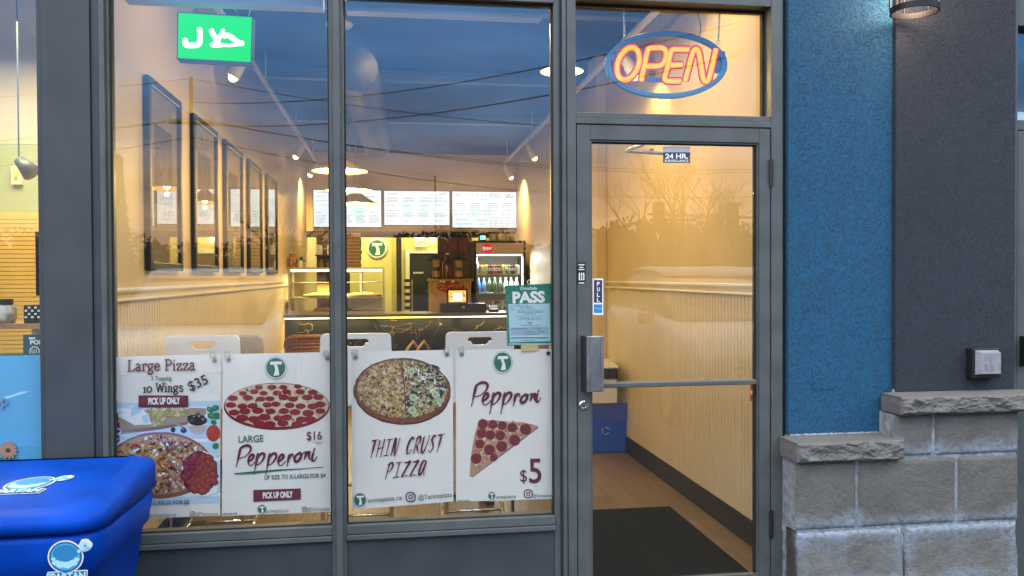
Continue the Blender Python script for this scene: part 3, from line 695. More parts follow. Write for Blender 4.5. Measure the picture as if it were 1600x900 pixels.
# kitchen behind
kit_m = mat('kitchen_wall_paint', (0.62, 0.58, 0.22), 0.6, var=0.06, vscale=2)
K1 = 11.0
tag(MB().use(kit_m).box(XL + 0.001, at(612, 430, K1).x, K1, K1 + 0.1, 0.0, ZC - 0.003).build('kitchen_wall'), 'yellow green kitchen wall carrying the round T logo', 'wall')
KB = 12.6
tag(MB().use(mat('far_kitchen_paint', (0.60, 0.52, 0.16), 0.6, var=0.06, vscale=2)).box(XL, XR - 0.001, KB, KB + 0.1, 0.0, ZC - 0.003).build('kitchen_wall'), 'far kitchen wall with the exit sign and dark doorway', 'wall')
a = at(619, 365, 10.6); b = at(628, 500, 10.6)
tag(MB().use(black_m).box(a.x, b.x, 10.6, 10.72, 0.0, 2.6).build('door_post'), 'black post beside the kitchen doorway', 'post')
a = at(640, 396, KB - 0.05); b = at(678, 500, KB - 0.05)
dk = thing('kitchen_door', 'black door at the back of the kitchen under the exit sign', 'door', ((a.x + b.x)/2, KB - 0.03, 0))
MB().use(mat('black_door', (0.012, 0.013, 0.015), 0.35)).box(a.x, b.x + 0.25, KB - 0.05, KB - 0.005, 0.0, a.z).build('leaf', dk)
MB().use(white_paint).box(a.x - 0.08, a.x - 0.003, KB - 0.07, KB - 0.005, 0, a.z + 0.09).box(a.x, b.x + 0.3, KB - 0.07, KB - 0.005, a.z + 0.004, a.z + 0.09).build('casing', dk)
pr = Print(plane_y(KB - 0.05)); pr.use(white_ink)
for x in (646, 649.5, 653, 656, 659): pr.stroke([(x, 427), (x + 1.3, 425), (x + 2, 427.5)], 1.0)
pr.build('door_notice', dk)
# exit sign
Y = KB - 0.12
ex = thing('exit_sign', 'pale lit EXIT sign above the black kitchen door', 'exit sign', tuple(at(657, 384, Y)))
a, b = at(648, 370, Y), at(668, 385, Y)
MB().use(glow('exit_face', (1, 0.9, 0.4), 1.6)).box(a.x, b.x, Y, Y + 0.06, b.z, a.z).build('case', ex)
pr = Print(plane_y(Y)); pr.use(ink).text('EXIT', 651, 382, 665, 382, 6, bold=0.02); pr.build('lettering', ex)
MB().use(glow('emergency_lamp', (1, 0.95, 0.7), 12)).ball(at(651, 371, Y - 0.06), 0.045, 10).ball(at(659, 371, Y - 0.06), 0.045, 10).build('emergency_lamp', ex, smooth=True)
p = at(676, 370, Y); MB().use(glow('tube_lamp', (1, 0.95, 0.7), 8)).box(p.x - 0.035, p.x + 0.035, Y, Y + 0.05, p.z - 0.10, p.z + 0.09).build('side_lamp', ex)
# T logo
Y = K1 - 0.03
def tlogo(pr, cx, cy, r, g=green_ink, back=white_ink, ry=None):
    ry = ry or r
    pr.use(back).ell(cx, cy, r * 1.12, ry * 1.12); pr.use(g).ring(cx, cy, r * 1.10, ry * 1.10, r * 0.05).ell(cx, cy, r * 0.97, ry * 0.97)
    pr.use(back).poly([(cx - 0.56*r, cy - 0.30*ry), (cx + 0.62*r, cy - 0.34*ry), (cx + 0.58*r, cy - 0.62*ry), (cx - 0.52*r, cy - 0.60*ry)])
    pr.poly([(cx - 0.22*r, cy + 0.78*ry), (cx + 0.36*r, cy + 0.74*ry), (cx + 0.30*r, cy + 0.25*ry), (cx + 0.12*r, cy - 0.31*ry), (cx - 0.20*r, cy - 0.30*ry), (cx - 0.04*r, cy + 0.2*ry)])
lg = thing('wall_logo', 'round green and white T logo sign on the yellow kitchen wall', 'logo sign', tuple(at(589, 388, Y)))
c = at(589, 388, Y); rr = at(605, 388, Y).x - c.x
MB().use(white_ink).lathe((c.x, K1 - 0.002, c.z), [(rr, 0), (rr, 0.024), (rr - 0.004, 0.027)], 36, T90).build('disc', lg)
pr = Print(plane_y(Y)); tlogo(pr, 589, 388, 13.5); pr.build('emblem', lg)

# ------------------------------------------------------------------ ceiling fittings
duct_m = mat('spiral_duct_metal', (0.12, 0.115, 0.115), 0.6, 0.3, var=0.12, vscale=6)
mb = MB().use(duct_m); pts = []; rs = []
dx = 0.0; y = 2.5
while y < 6.0: pts.append((-0.27 + 0.03 * (y - 1.6), y, 2.99)); rs.append(0.165 if int(y * 16) % 2 else 0.158); y += 0.0625
mb.tube(pts, rs, 24); tag(mb.build('air_duct', smooth=True), 'round spiral air duct running along under the dark ceiling', 'duct')
mb = MB().use(mat('steel_joist', (0.20, 0.20, 0.21), 0.5, 0.4))
for yy in (2.4, 4.6, 6.8):
    tag(MB().use(mat('steel_joist', (0.2, 0.2, 0.21))).box(XL, XR, yy - 0.05, yy + 0.05, ZC - 0.10, ZC - 0.088).box(XL, XR, yy - 0.006, yy + 0.006, ZC - 0.089, ZC - 0.02).box(XL, XR, yy - 0.05, yy + 0.05, ZC - 0.02, ZC - 0.004).build('ceiling_joist'),
        {2.4: 'steel ceiling joist nearest the shop window', 4.6: 'steel ceiling joist in the middle of the shop', 6.8: 'steel ceiling joist nearest the menu screens'}[yy], 'joist', 'ceiling joists')
def track(x, label, spots):
    t = thing('track_light', label, 'track light', (x, 5.0, ZC - 0.12))
    MB().use(white_paint).box(x - 0.018, x + 0.018, 1.2, 8.9, ZC - 0.30, ZC - 0.27).build('track', t)
    for yy in (1.6, 4.0, 6.4, 8.6): MB().use(white_paint).tube([(x, yy, ZC - 0.27), (x, yy, ZC - 0.003)], 0.006, 6).build('hanger', t)
    for (px, py, yy, on) in spots:
        p = at(px, py, yy); p.x = x + (0.06 if x < 0 else -0.06)
        mb = MB().use(white_paint).tube([(x, yy, ZC - 0.30), (p.x, yy, ZC - 0.36), (p.x, yy, ZC - 0.42)], [0.01, 0.01, 0.012], 8)
        sx = -1 if x < 0 else 1
        mb.tube([(p.x, yy, ZC - 0.42), (p.x + sx*0.05, yy, ZC - 0.49), (p.x + sx*0.09, yy, ZC - 0.56)], [0.03, 0.045, 0.05], 14)
        h = mb.build('spot_head', t)
        MB().use(glow('spot_bulb', (1, 0.66, 0.25), 25 if on else 6)).ball((p.x + sx*0.088, yy, ZC - 0.565), 0.035, 10).build('bulb', h, smooth=True)
        if on:
            tgt = Vector((XL if x < 0 else XR, yy + 0.1, ZC - 1.0)); src = Vector((p.x + sx*0.09, yy, ZC - 0.60))
            lamp('spot', src, on, (1, 0.64, 0.18), 0.02, t, 'SPOT', (tgt - src).to_track_quat('-Z', 'Y').to_euler(), (140, 0.8))
track(-1.08, 'white track light rail along the left side of the ceiling', [(0, 0, 2.6, 0), (0, 0, 6.6, 0), (0, 0, 8.4, 110)])
track(1.72, 'white track light rail along the right side of the ceiling', [(0, 0, 2.2, 18), (0, 0, 6.4, 0), (0, 0, 8.4, 110)])
# added fill lights, set in the ceiling out of view to brighten the room
def fill_light(x, y, wts, label):
    t = thing('added_fill_light', label, 'fill light', (x, y, ZC - 0.02), 'added fill lights')
    MB().use(white_paint).lathe((x, y, ZC - 0.02), [(0.10, 0), (0.115, 0.018), (0.10, 0.018)], 24).build('trim', t)
    MB().use(glow('fill_light_face', (1, 0.80, 0.52), 6)).lathe((x, y, ZC - 0.026), [(0.085, 0.0), (0.085, 0.005)], 20).build('diffuser', t)
    lamp('fill_light', (x, y, ZC - 0.06), wts, (1, 0.68, 0.24), 0.08, t, 'SPOT', (0, 0, 0), (150, 0.6))
fill_light(-0.55, 0.95, 17, 'added round fill light just inside the left window pane')
fill_light(1.35, 0.95, 44, 'added round fill light just inside the glass door')
fill_light(0.45, 2.1, 60, 'added round fill light over the window tables')
# bright bare lamp close to the window head
p = at(697, 3, 1.0)
bl = thing('bare_bulb_light', 'bright bare bulb hanging near the top of the right window pane', 'lamp', tuple(p))
MB().use(glow('bare_bulb', (1, 0.93, 0.55), 30)).ball((p.x, p.y, p.z), 0.055, 14, (1, 1, 0.7)).build('bulb', bl, smooth=True)
MB().use(white_paint).tube([(p.x, p.y, p.z + 0.035), (p.x, p.y, ZC)], 0.012, 8).build('stem', bl)
lamp('bulb_light', (p.x, p.y, p.z - 0.1), 14, (1, 0.88, 0.55), 0.05, bl)
# cone pendants
shade_m = mat('pendant_shade', (0.42, 0.31, 0.16), 0.45, var=0.05)
shade_in = mat('pendant_inside', (0.85, 0.72, 0.40), 0.5)
def pendant(px, py, Y, wpx, label, watts=24, cone=0.5, cord=True):
    c = at(px, py, Y); r = at(px + wpx/2, py, Y).x - c.x; h = r * cone
    t = thing('pendant_lamp', label, 'pendant lamp', tuple(c), 'cone pendant lamps')
    MB().use(shade_m).lathe((c.x, c.y, c.z), [(r, 0), (r * 0.60, h * 0.36), (r * 0.22, h * 0.8), (0.035, h), (0.03, h + 0.05), (0.012, h + 0.07)], 32, None, False).build('shade', t, smooth=True)
    MB().use(shade_in).lathe((c.x, c.y, c.z), [(r - 0.006, 0.003), (r * 0.58, h * 0.35), (r * 0.20, h * 0.75), (0.001, h * 0.8)], 32, None, False).build('shade_lining', t, smooth=True)
    MB().use(glow('pendant_bulb', (1, 0.74, 0.34), 20)).ball((c.x, c.y, c.z + 0.03), 0.034, 12).build('bulb', t, smooth=True)
    MB().use(mat('cord', (0.3, 0.28, 0.25), 0.6)).tube([(c.x, c.y, c.z + h + 0.06), (c.x, c.y, ZC - 0.02)], 0.005, 6).build('cord', t)
    MB().use(white_m).lathe((c.x, c.y, ZC - 0.032), [(0.001, 0), (0.10, 0.004), (0.115, 0.028)], 24).build('canopy', t, smooth=True)
    lamp('pendant_light', (c.x, c.y, c.z - 0.05), watts, (1, 0.68, 0.22), 0.05, t)
pendant(531, 268, 3.1, 88, 'largest cone pendant lamp crossing the window mullion')
pendant(546, 298, 4.6, 76, 'second cone pendant lamp half covering the first menu screen', cone=0.6)
pendant(556, 319, 6.2, 72, 'third cone pendant lamp lowest in front of the first menu screen', cone=0.6)
pendant(878, 112, 1.6, 66, 'flat pendant lamp behind the post left of the door transom', 14, 0.35)

# ------------------------------------------------------------------ menu screens
scr = glow('screen_white', (0.86, 0.95, 1.0), 0.9); scr_ink = glow('screen_text', (0.22, 0.24, 0.27), 1.0); scr_green = glow('screen_mark', (0.62, 0.86, 0.82), 1.0); scr_red = glow('screen_red', (0.5, 0.12, 0.14), 1.0)
YS = YB - 0.08
def screen(x0, y0, x1, y1, label, fill):
    a, b = at(x0, y0, YS), at(x1, y1, YS)
    t = thing('menu_screen', label, 'menu screen', ((a.x + b.x)/2, YB - 0.04, b.z), 'menu screens over the counter')
    MB().use(black_m).box(a.x, b.x, YS, YB - 0.005, b.z, a.z).build('casing', t, bevel=0.004)
    e = 0.012
    MB().use(scr).box(a.x + e, b.x - e, YS - 0.0022, YS - 0.0004, b.z + e, a.z - e).build('display', t)
    pr = Print(plane_y(YS - 0.0022), lift=0.0004); fill(pr); pr.build('lettering', t)
def lines(pr, x, y, w, n, dy=2.6, h=0.75, m=scr_ink):
    pr.use(m)
    for k in range(n):
        xx = x
        while xx < x + w * rnd.uniform(0.75, 1.0):
            d = rnd.uniform(1.2, 3.4); pr.rect(xx, y + k*dy, min(xx + d, x + w), y + k*dy + h); xx += d + 0.6
def m1(pr):
    pr.use(scr_green).ell(560, 330, 12, 15)
    for i, y in enumerate((300, 306, 313, 320)): lines(pr, 494, y, 8, 1); lines(pr, 503, y, 8, 1); lines(pr, 512, y, 5, 1, m=scr_red)
    for c in range(5): lines(pr, 494 + c * 21, 331, 9, 1, h=1.0); lines(pr, 494 + c * 21, 336, 14, 6, 2.4)
    lines(pr, 572, 307, 14, 1, h=1.1); lines(pr, 572, 320, 14, 1)
    pr.use(scr_red).text('Large', 501, 301, 512, 301, 3.4)
def m2(pr):
    pr.use(scr_green).ell(636, 326, 7, 12).ell(662, 326, 7, 12)
    pr.use(scr_ink).text('Gourmet Pizza', 606, 304, 622, 304.2, 3.4, shear=0.2).text('Signature Pizza', 607, 330, 625, 330.2, 3.2, shear=0.2)
    for x in (604, 631, 657, 680): lines(pr, x, 309, 17, 1, h=1.1); lines(pr, x - 1, 312.4, 20, 2, 2.0); lines(pr, x, 321, 13, 1)
    for x in (604, 630, 654, 679): lines(pr, x, 333.5, 15, 1, h=1.0); lines(pr, x - 1, 336.4, 20, 2, 2.0); lines(pr, x, 345, 13, 1)
    pr.use(scr_ink).stroke([(687, 304), (694, 302), (700, 301.5)], 0.8)
def m3(pr):
    pr.use(scr_green).ell(742, 330, 8, 11).ell(760, 328, 7, 11)
    pr.use(scr_ink).text('Wings', 710, 306, 719.5, 306, 4.2, shear=0.25)
    for x in (724, 731, 738, 745, 752, 758): lines(pr, x, 303, 3.4, 2, 2.6)
    lines(pr, 764, 302.5, 20, 3, 2.5)
    pr.use(scr_ink).stroke([(790, 307), (793, 308.5), (795, 303), (796, 308.5), (800, 308), (801, 306)], 0.9).stroke([(789, 303.5), (790, 305.5), (792, 307)], 0.7)
    pr.text('Desserts', 752, 313, 762, 313, 2.6)
    for x in (712, 735, 763, 785): lines(pr, x, 317.5, 14, 1, h=1.0); lines(pr, x - 1, 321, 17, 2, 2.2)
    for x, s_ in ((710, 'Box Trays'), (730, 'Combos'), (748, 'Dips'), (763, 'Garlic Bread'), (785, 'Cheese Bread')):
        pr.use(scr_ink).text(s_, x, 330, x + 13, 330, 2.2); lines(pr, x, 332.6, 4, 2, 2.4); lines(pr, x + 8, 332.6, 4, 2, 2.4)
    lines(pr, 712, 343, 24, 1); lines(pr, 711, 349.5, 28, 1); lines(pr, 744, 343.5, 17, 1, h=1.1); lines(pr, 748, 348, 9, 2, 2.2)
    pr.use(scr_ink)
    for y in (341, 345, 349, 353): pr.rect(766, y, 803, y + 0.35)
    for x in (766, 775, 784, 794, 803): pr.rect(x, 341, x + 0.35, 353)
screen(488.5, 295.5, 597, 356, 'leftmost lit menu screen, partly behind the pendant lamps and mullion', m1)
screen(599, 297, 703.5, 353, 'middle lit white menu screen above the kitchen opening', m2)
screen(705.5, 298, 808, 357, 'rightmost lit white menu screen, above the drinks fridge', m3)
a, b = at(808.5, 315, YB - 0.1), at(817.5, 357, YB - 0.1)
tag(MB().use(mat('brown_timber', (0.16, 0.085, 0.025), 0.5, var=0.2, vscale=12)).box(a.x, b.x, YB - 0.1, YB - 0.003, b.z, a.z).build('timber_post'), 'short brown timber post at the right end of the menu screens', 'post')

# ------------------------------------------------------------------ framed pictures on the left wall
fr_m = mat('black_picture_frame', (0.012, 0.012, 0.014), 0.5, spec=0.25)
mount_m = mat('picture_mount', (0.60, 0.50, 0.36), 0.7); art_dk = mat('picture_dark', (0.09, 0.06, 0.045), 0.6, var=0.3, vscale=14); art_br = mat('picture_brown', (0.30, 0.17, 0.08), 0.6)
pg = glass('picture_glass', (1, 1, 1), base=0.10, gcol=(0.95, 0.92, 0.85))
XF = XL + 0.003; XFF = XL + 0.033
zt = on_x(225, 117, XF).z; zb_ = on_x(228, 423, XF).z
spans = [(225, 286), (298, 342), (348, 381), (385, 410.5), (414, 434)]
ords = ['nearest the shop window', 'second from the shop window', 'third from the shop window', 'second from the counter', 'nearest the counter']
for i, (a, b) in enumerate(spans):
    y0 = on_x(a, 300, XF).y; y1 = on_x(b, 300, XFF).y
    t = thing('picture_frame', 'tall black framed picture on the left wall, ' + ords[i], 'picture', (XL, (y0 + y1)/2, zb_), 'black framed pictures on the left wall')
    fw = 0.048
    mb = MB().use(fr_m)
    for (p, q, r, s_) in ((y0, y0 + fw, zb_, zt), (y1 - fw, y1, zb_, zt), (y0 + fw, y1 - fw, zb_, zb_ + fw), (y0 + fw, y1 - fw, zt - fw, zt)):
        mb.box(XF, XFF, p, q, r, s_)
    mb.build('frame', t, bevel=0.008)
    X2 = XF + 0.010
    MB().use(mount_m).box(XF, X2, y0 + fw + 0.0005, y1 - fw - 0.0005, zb_ + fw + 0.0005, zt - fw - 0.0005).build('mount', t)
    pr = Print(lambda u, v, y0=y0, y1=y1: Vector((X2, y0 + (y1 - y0) * u, zb_ + (zt - zb_) * v)), n=(1, 0, 0), lift=0.0005)
    pr.use(art_dk).poly([(0.24, 0.36), (0.76, 0.36), (0.76, 0.78), (0.24, 0.78)])
    pr.use(art_br)
    for k in range(16):
        u = rnd.uniform(0.3, 0.7); v = rnd.uniform(0.25, 0.5)
        pr.stroke([(u, v), (u + rnd.uniform(-.12, .12), v + 0.10), (u + rnd.uniform(-.1, .1), v + 0.18), (u + rnd.uniform(-.05, .05), v + rnd.uniform(.2, .28))], 0.016)
    pr.use(mount_m)
    for k in range(5):
        u = 0.32 + k * 0.09; pr.stroke([(u, 0.3), (u + 0.03, 0.45), (u - 0.02 + 0.02 * i, 0.6)], 0.012)
    pr.build('print', t)
    MB().use(pg).box(X2 + 0.005, X2 + 0.007, y0 + fw + 0.0005, y1 - fw - 0.0005, zb_ + fw + 0.0005, zt - fw - 0.0005).build('glazing', t)
# ------------------------------------------------------------------ counter and what stands on it
def marble():
    m = bpy.data.materials.new('black_marble'); m.use_nodes = True; t = m.node_tree; b = t.nodes['Principled BSDF']; b.inputs['Roughness'].default_value = 0.18
    g = t.nodes.new('ShaderNodeNewGeometry'); mp = t.nodes.new('ShaderNodeMapping'); mp.inputs['Rotation'].default_value = (0.3, 0.6, 0.2); t.links.new(g.outputs['Position'], mp.inputs[0])
    n = t.nodes.new('ShaderNodeTexNoise'); n.inputs['Scale'].default_value = 1.9; n.inputs['Detail'].default_value = 9; n.inputs['Distortion'].default_value = 0.7; t.links.new(mp.outputs[0], n.inputs[0])
    s = t.nodes.new('ShaderNodeMath'); s.operation = 'SUBTRACT'; s.inputs[1].default_value = 0.5; t.links.new(n.outputs[0], s.inputs[0])
    a = t.nodes.new('ShaderNodeMath'); a.operation = 'ABSOLUTE'; t.links.new(s.outputs[0], a.inputs[0])
    r = t.nodes.new('ShaderNodeValToRGB'); r.color_ramp.elements[0].position = 0.0008; r.color_ramp.elements[0].color = (0.22, 0.16, 0.08, 1); r.color_ramp.elements[1].position = 0.0035; r.color_ramp.elements[1].color = (0.012, 0.013, 0.017, 1)
    t.links.new(a.outputs[0], r.inputs[0]); t.links.new(r.outputs[0], b.inputs['Base Color']); return m
YC = 6.5
zc_ = at(640, 490, YC).z                      # counter top height
ct = thing('shop_counter', 'long shop counter with black gold-veined marble front and warm light strip', 'counter', (0.3, YC + 0.3, 0))
MB().use(marble()).box(XL + 0.005, 1.80, YC, YC + 0.03, 0.0, zc_ - 0.065).build('marble_front', ct)
MB().use(mat('counter_top', (0.16, 0.12, 0.07), 0.3, var=0.1)).box(XL + 0.005, 1.84, YC - 0.05, YC + 0.65, zc_ - 0.035, zc_).build('countertop', ct, bevel=0.004)
MB().use(base_m).box(XL + 0.005, 1.80, YC + 0.031, YC + 0.6, 0.0, zc_ - 0.036).build('carcass', ct)
MB().use(glow('led_strip', (1, 0.72, 0.16), 9)).box(XL + 0.01, 1.80, YC - 0.030, YC - 0.004, zc_ - 0.050, zc_ - 0.040).build('light_strip', ct)
for x in (-0.7, 0.3, 1.3): lamp('strip_light', (x, YC - 0.06, zc_ - 0.07), 5, (1, 0.72, 0.22), 0.03, ct, 'AREA', (0, 0, 0), None, (0.9, 0.02))

# heated display case
steel_y = mat('case_steel', (0.45, 0.42, 0.34), 0.35, 0.8)
Yd0, Yd1 = YC + 0.08, YC + 0.55
a, b = at(450, 418, Yd0), at(601, 490, Yd0)
dx0, dx1, dz1, dz0 = a.x, b.x, a.z, zc_ + 0.002
dc = thing('display_case', 'glass fronted steel pizza warming case on the left end of the counter', 'display case', ((dx0 + dx1)/2, (Yd0 + Yd1)/2, dz0))
mb = MB().use(steel_y)
for x in (dx0, dx1 - 0.02):
    for y in (Yd0, Yd1 - 0.02): mb.box(x, x + 0.02, y, y + 0.02, dz0, dz1)
mb.box(dx0 + 0.0205, dx1 - 0.0205, Yd0, Yd1, dz1 - 0.02, dz1).box(dx0 + 0.0205, dx1 - 0.0205, Yd0, Yd1, dz0, dz0 + 0.03)
mb.build('frame', dc)
zs = [at(520, 441, Yd0).z, at(520, 464.5, Yd0).z]
for z in zs: MB().use(steel_y).box(dx0 + 0.0205, dx1 - 0.0205, Yd0 + 0.01, Yd1 - 0.01, z - 0.012, z).build('shelf', dc)
MB().use(glow('case_lamp', (1, 0.93, 0.62), 5)).box(dx0 + 0.03, dx1 - 0.03, Yd0 + 0.012, Yd0 + 0.04, dz1 - 0.05, dz1 - 0.024).build('light_tube', dc)
MB().use(mat('case_rear_panel', (0.50, 0.32, 0.10), 0.5, var=0.15, vscale=7)).box(dx0 + 0.30, dx0 + 0.66, Yd1 - 0.012, Yd1 - 0.006, dz0 + 0.03, zs[0] - 0.02).build('rear_panel', dc)
MB().use(steel_y).box(dx0 + 0.68, dx1 - 0.03, Yd1 - 0.012, Yd1 - 0.006, dz0 + 0.03, zs[1] - 0.02).build('rear_panel', dc)
gp = glass('case_glass', (1, 1, 1), base=0.02)
MB().use(gp).box(dx0 + 0.0205, dx1 - 0.0205, Yd0 + 0.002, Yd0 + 0.005, dz0 + 0.031, dz1 - 0.021).build('glass_front', dc)
MB().use(gp).box(dx0 + 0.005, dx0 + 0.008, Yd0 + 0.021, Yd1 - 0.021, dz0 + 0.031, dz1 - 0.021).build('glass_side', dc)
MB().use(gp).box(dx1 - 0.008, dx1 - 0.005, Yd0 + 0.021, Yd1 - 0.021, dz0 + 0.031, dz1 - 0.021).build('glass_side', dc)
lamp('case_light', ((dx0 + dx1)/2, Yd0 + 0.2, dz1 - 0.06), 26, (1, 0.86, 0.40), 0.05, dc, 'AREA', (0, 0, 0), None, (0.9, 0.3))
lamp('case_light', ((dx0 + dx1)/2, Yd0 + 0.2, zs[0] - 0.03), 14, (1, 0.82, 0.32), 0.05, dc, 'AREA', (0, 0, 0), None, (0.9, 0.3))
crust = mat('pizza_crust', (0.50, 0.24, 0.06), 0.7, var=0.3, vscale=25); cheese = mat('pizza_cheese', (0.70, 0.42, 0.09), 0.6, var=0.35, vscale=30, col2=(0.75, 0.25, 0.06))
def pizza(x, y, z, r, label, tray=True):
    t = thing('pizza', label, 'pizza', (x, y, z), 'pizzas in the warming case')
    if tray: MB().use(steel_m).lathe((x, y, z), [(r * 1.06, 0), (r * 1.12, 0.012), (r * 1.08, 0.012), (r * 1.04, 0.004)], 28).build('tray', t)
    MB().use(crust).lathe((x, y, z + 0.006), [(r, 0), (r * 1.01, 0.012), (r * 0.97, 0.028), (r * 0.90, 0.022), (r * 0.87, 0.014)], 28).build('crust', t, smooth=True)
    MB().use(cheese).lathe((x, y, z + 0.008), [(r * 0.90, 0.018), (r * 0.5, 0.040), (0.002, 0.046)], 28).build('topping', t, smooth=True)
pizza(dx0 + 0.36, Yd0 + 0.24, zs[1] + 0.001, 0.21, 'cheese pizza on the middle shelf of the warming case, left of the mullion')
pizza(dx1 - 0.26, Yd0 + 0.24, zs[1] + 0.001, 0.21, 'cheese pizza on the middle shelf of the warming case, right of the mullion')
pizza(dx0 + 0.50, Yd0 + 0.24, dz0 + 0.031, 0.22, 'pizza on the floor of the warming case')
# bottles and plant on top of the case
def bottle(c, r, h, m, label, cat='bottle', group=None, cap=None, name='bottle'):
    t = thing(name, label, cat, tuple(c), group)
    MB().use(m).lathe(c, [(r * 0.95, 0), (r, h * 0.04), (r, h * 0.55), (r * 0.75, h * 0.68), (r * 0.34, h * 0.80), (r * 0.32, h * 0.94)], 14).build('body', t, smooth=True)
    MB().use(cap or white_m).lathe((c[0], c[1], c[2] + h * 0.942), [(r * 0.37, 0), (r * 0.37, h * 0.06)], 12).build('cap', t); return t
sauce_m = mat('amber_sauce', (0.30, 0.12, 0.015), 0.2, coat=0.5)
for i, px in enumerate((455, 460)):
    c = at(px, 417, Yd0 + 0.25); bottle((c.x, c.y, dz1 + 0.001), 0.035, 0.19, sauce_m, ['amber oil bottle at the left end on top of the warming case', 'amber oil bottle next to the white plant pot on the warming case'][i])
leaf_m = mat('leaf_green', (0.035, 0.085, 0.025), 0.55, var=0.4, vscale=40)
def plant(c, r, h, pot, label, n=70, lr=0.10, lh=0.14):
    t = thing('potted_plant', label, 'plant', tuple(c))
    MB().use(pot).lathe(c, [(r * 0.75, 0), (r, h), (r * 0.9, h), (r * 0.86, h * 0.8), (0.001, h * 0.8)], 20).build('pot', t, smooth=False)
    mb = MB().use(leaf_m)
    for k in range(n):
        a = rnd.uniform(0, 2*math.pi); e = rnd.uniform(0.1, 1.4); L = rnd.uniform(0.5, 1) * lr; w = L * 0.16
        d = Vector((math.cos(a) * math.cos(e), math.sin(a) * math.cos(e), math.sin(e) * lh / lr)); s_ = Vector((-math.sin(a), math.cos(a), 0)) * w
        o = Vector(c) + Vector((0, 0, h * 0.82)) + Vector((rnd.uniform(-r, r), rnd.uniform(-r, r), 0)) * 0.5
        mb.poly([o, o + d * L * 0.5 + s_, o + d * L * 1.1 - Vector((0, 0, L * 0.2)), o + d * L * 0.5 - s_])
    mb.build('foliage', t); return t
c = at(469, 417, Yd0 + 0.25); plant((c.x, c.y, dz1 + 0.001), 0.035, 0.09, white_m, 'small leafy plant in a white tapered pot on the warming case', 40, 0.09, 0.09)
# dark espresso / grinder rack behind case
Yk = 8.3
a, b = at(492, 362, Yk), at(545, 420, Yk)
ek = thing('kitchen_shelf', 'dark kitchen shelf unit with jars behind the warming case', 'shelf', ((a.x + b.x)/2, Yk + 0.2, 0))
MB().use(mat('dark_brown_cabinet', (0.05, 0.022, 0.012), 0.4)).box(a.x, b.x, Yk + 0.25, Yk + 0.35, 0.0, a.z).build('back_panel', ek)
for z in (b.z, (a.z + b.z)/2 - 0.06): MB().use(black_m).box(a.x, b.x, Yk, Yk + 0.249, z - 0.02, z).build('shelf_board', ek)
for k in range(4):
    c = (a.x + 0.08 + k * 0.10, Yk + 0.1, b.z + 0.001)
    bottle(c, 0.04, 0.13, mat('clear_jar', (0.30, 0.28, 0.25), 0.15), 'glass jar in the row on the dark kitchen shelf', 'jar', 'jars on the dark kitchen shelf', steel_m, 'jar')
for k in range(3): MB().use(steel_m).box(a.x + 0.02 + k*0.14, a.x + 0.10 + k*0.14, Yk + 0.04, Yk + 0.2, (a.z + b.z)/2 - 0.059, (a.z + b.z)/2 + 0.08).build('tin', ek)
# stacked pizza boxes
box_m = mat('kraft_card', (0.36, 0.20, 0.09), 0.75, var=0.12, vscale=20); edge_m = mat('card_white', (0.62, 0.55, 0.44), 0.7)
a = at(552, 420, 8.0); st_n = 11; z = a.z - 0.02; zt_ = at(552, 364, 8.0).z
tag(MB().use(steel_m).box(a.x - 0.26, a.x + 0.13, 7.9, 8.35, z - 0.03, z - 0.001).box(a.x - 0.25, a.x - 0.22, 7.92, 8.33, 0, z - 0.03).box(a.x + 0.09, a.x + 0.12, 7.92, 8.33, 0, z - 0.03).build('prep_table'), 'steel prep table carrying the stack of pizza boxes', 'table')
hb = (zt_ - z) / st_n
first = None
for k in range(st_n):
    if first is None:
        first = thing('pizza_box', 'flat pizza box in the tall stack right of the mullion behind the warming case', 'pizza box', (a.x - 0.08, 8.12, z), 'stacked pizza boxes')
        MB().use(box_m).box(a.x - 0.26, a.x + 0.10, 7.94, 8.30, z + 0.002, z + hb * 0.72).build('base', first)
        MB().use(edge_m).box(a.x - 0.265, a.x + 0.105, 7.935, 8.305, z + hb * 0.74, z + hb * 0.96).build('lid', first)
    else:
        c = copy_tree(first); c.location.z += k * hb; c.location.x += rnd.uniform(-0.006, 0.006); c.rotation_euler.z = rnd.uniform(-0.02, 0.02)
# carton and steel rack in the pass
a, b = at(560, 465, 8.6), at(600, 490, 8.6)
# tray rack in the doorway
a, b = at(630, 437, 9.8), at(645, 492, 9.8)
rk = thing('tray_rack', 'narrow steel rack of pans in the kitchen doorway', 'rack', ((a.x + b.x)/2, 9.95, 0))
mb = MB().use(steel_y)
for x in (a.x, b.x - 0.012):
    for y in (9.8, 10.1): mb.box(x, x + 0.012, y, y + 0.012, 0.0, a.z)
mb.build('upright', rk)
for k in range(6):
    z = a.z - 0.04 - k * 0.11
    MB().use(steel_y).box(a.x + 0.013, b.x - 0.013, 9.8, 10.1, z - 0.006, z).build('shelf', rk)
    MB().use(mat('pan_dark', (0.06, 0.05, 0.04), 0.4, 0.5)).box(a.x + 0.02, b.x - 0.02, 9.81, 10.05, z + 0.001, z + 0.05).build('pan', rk)
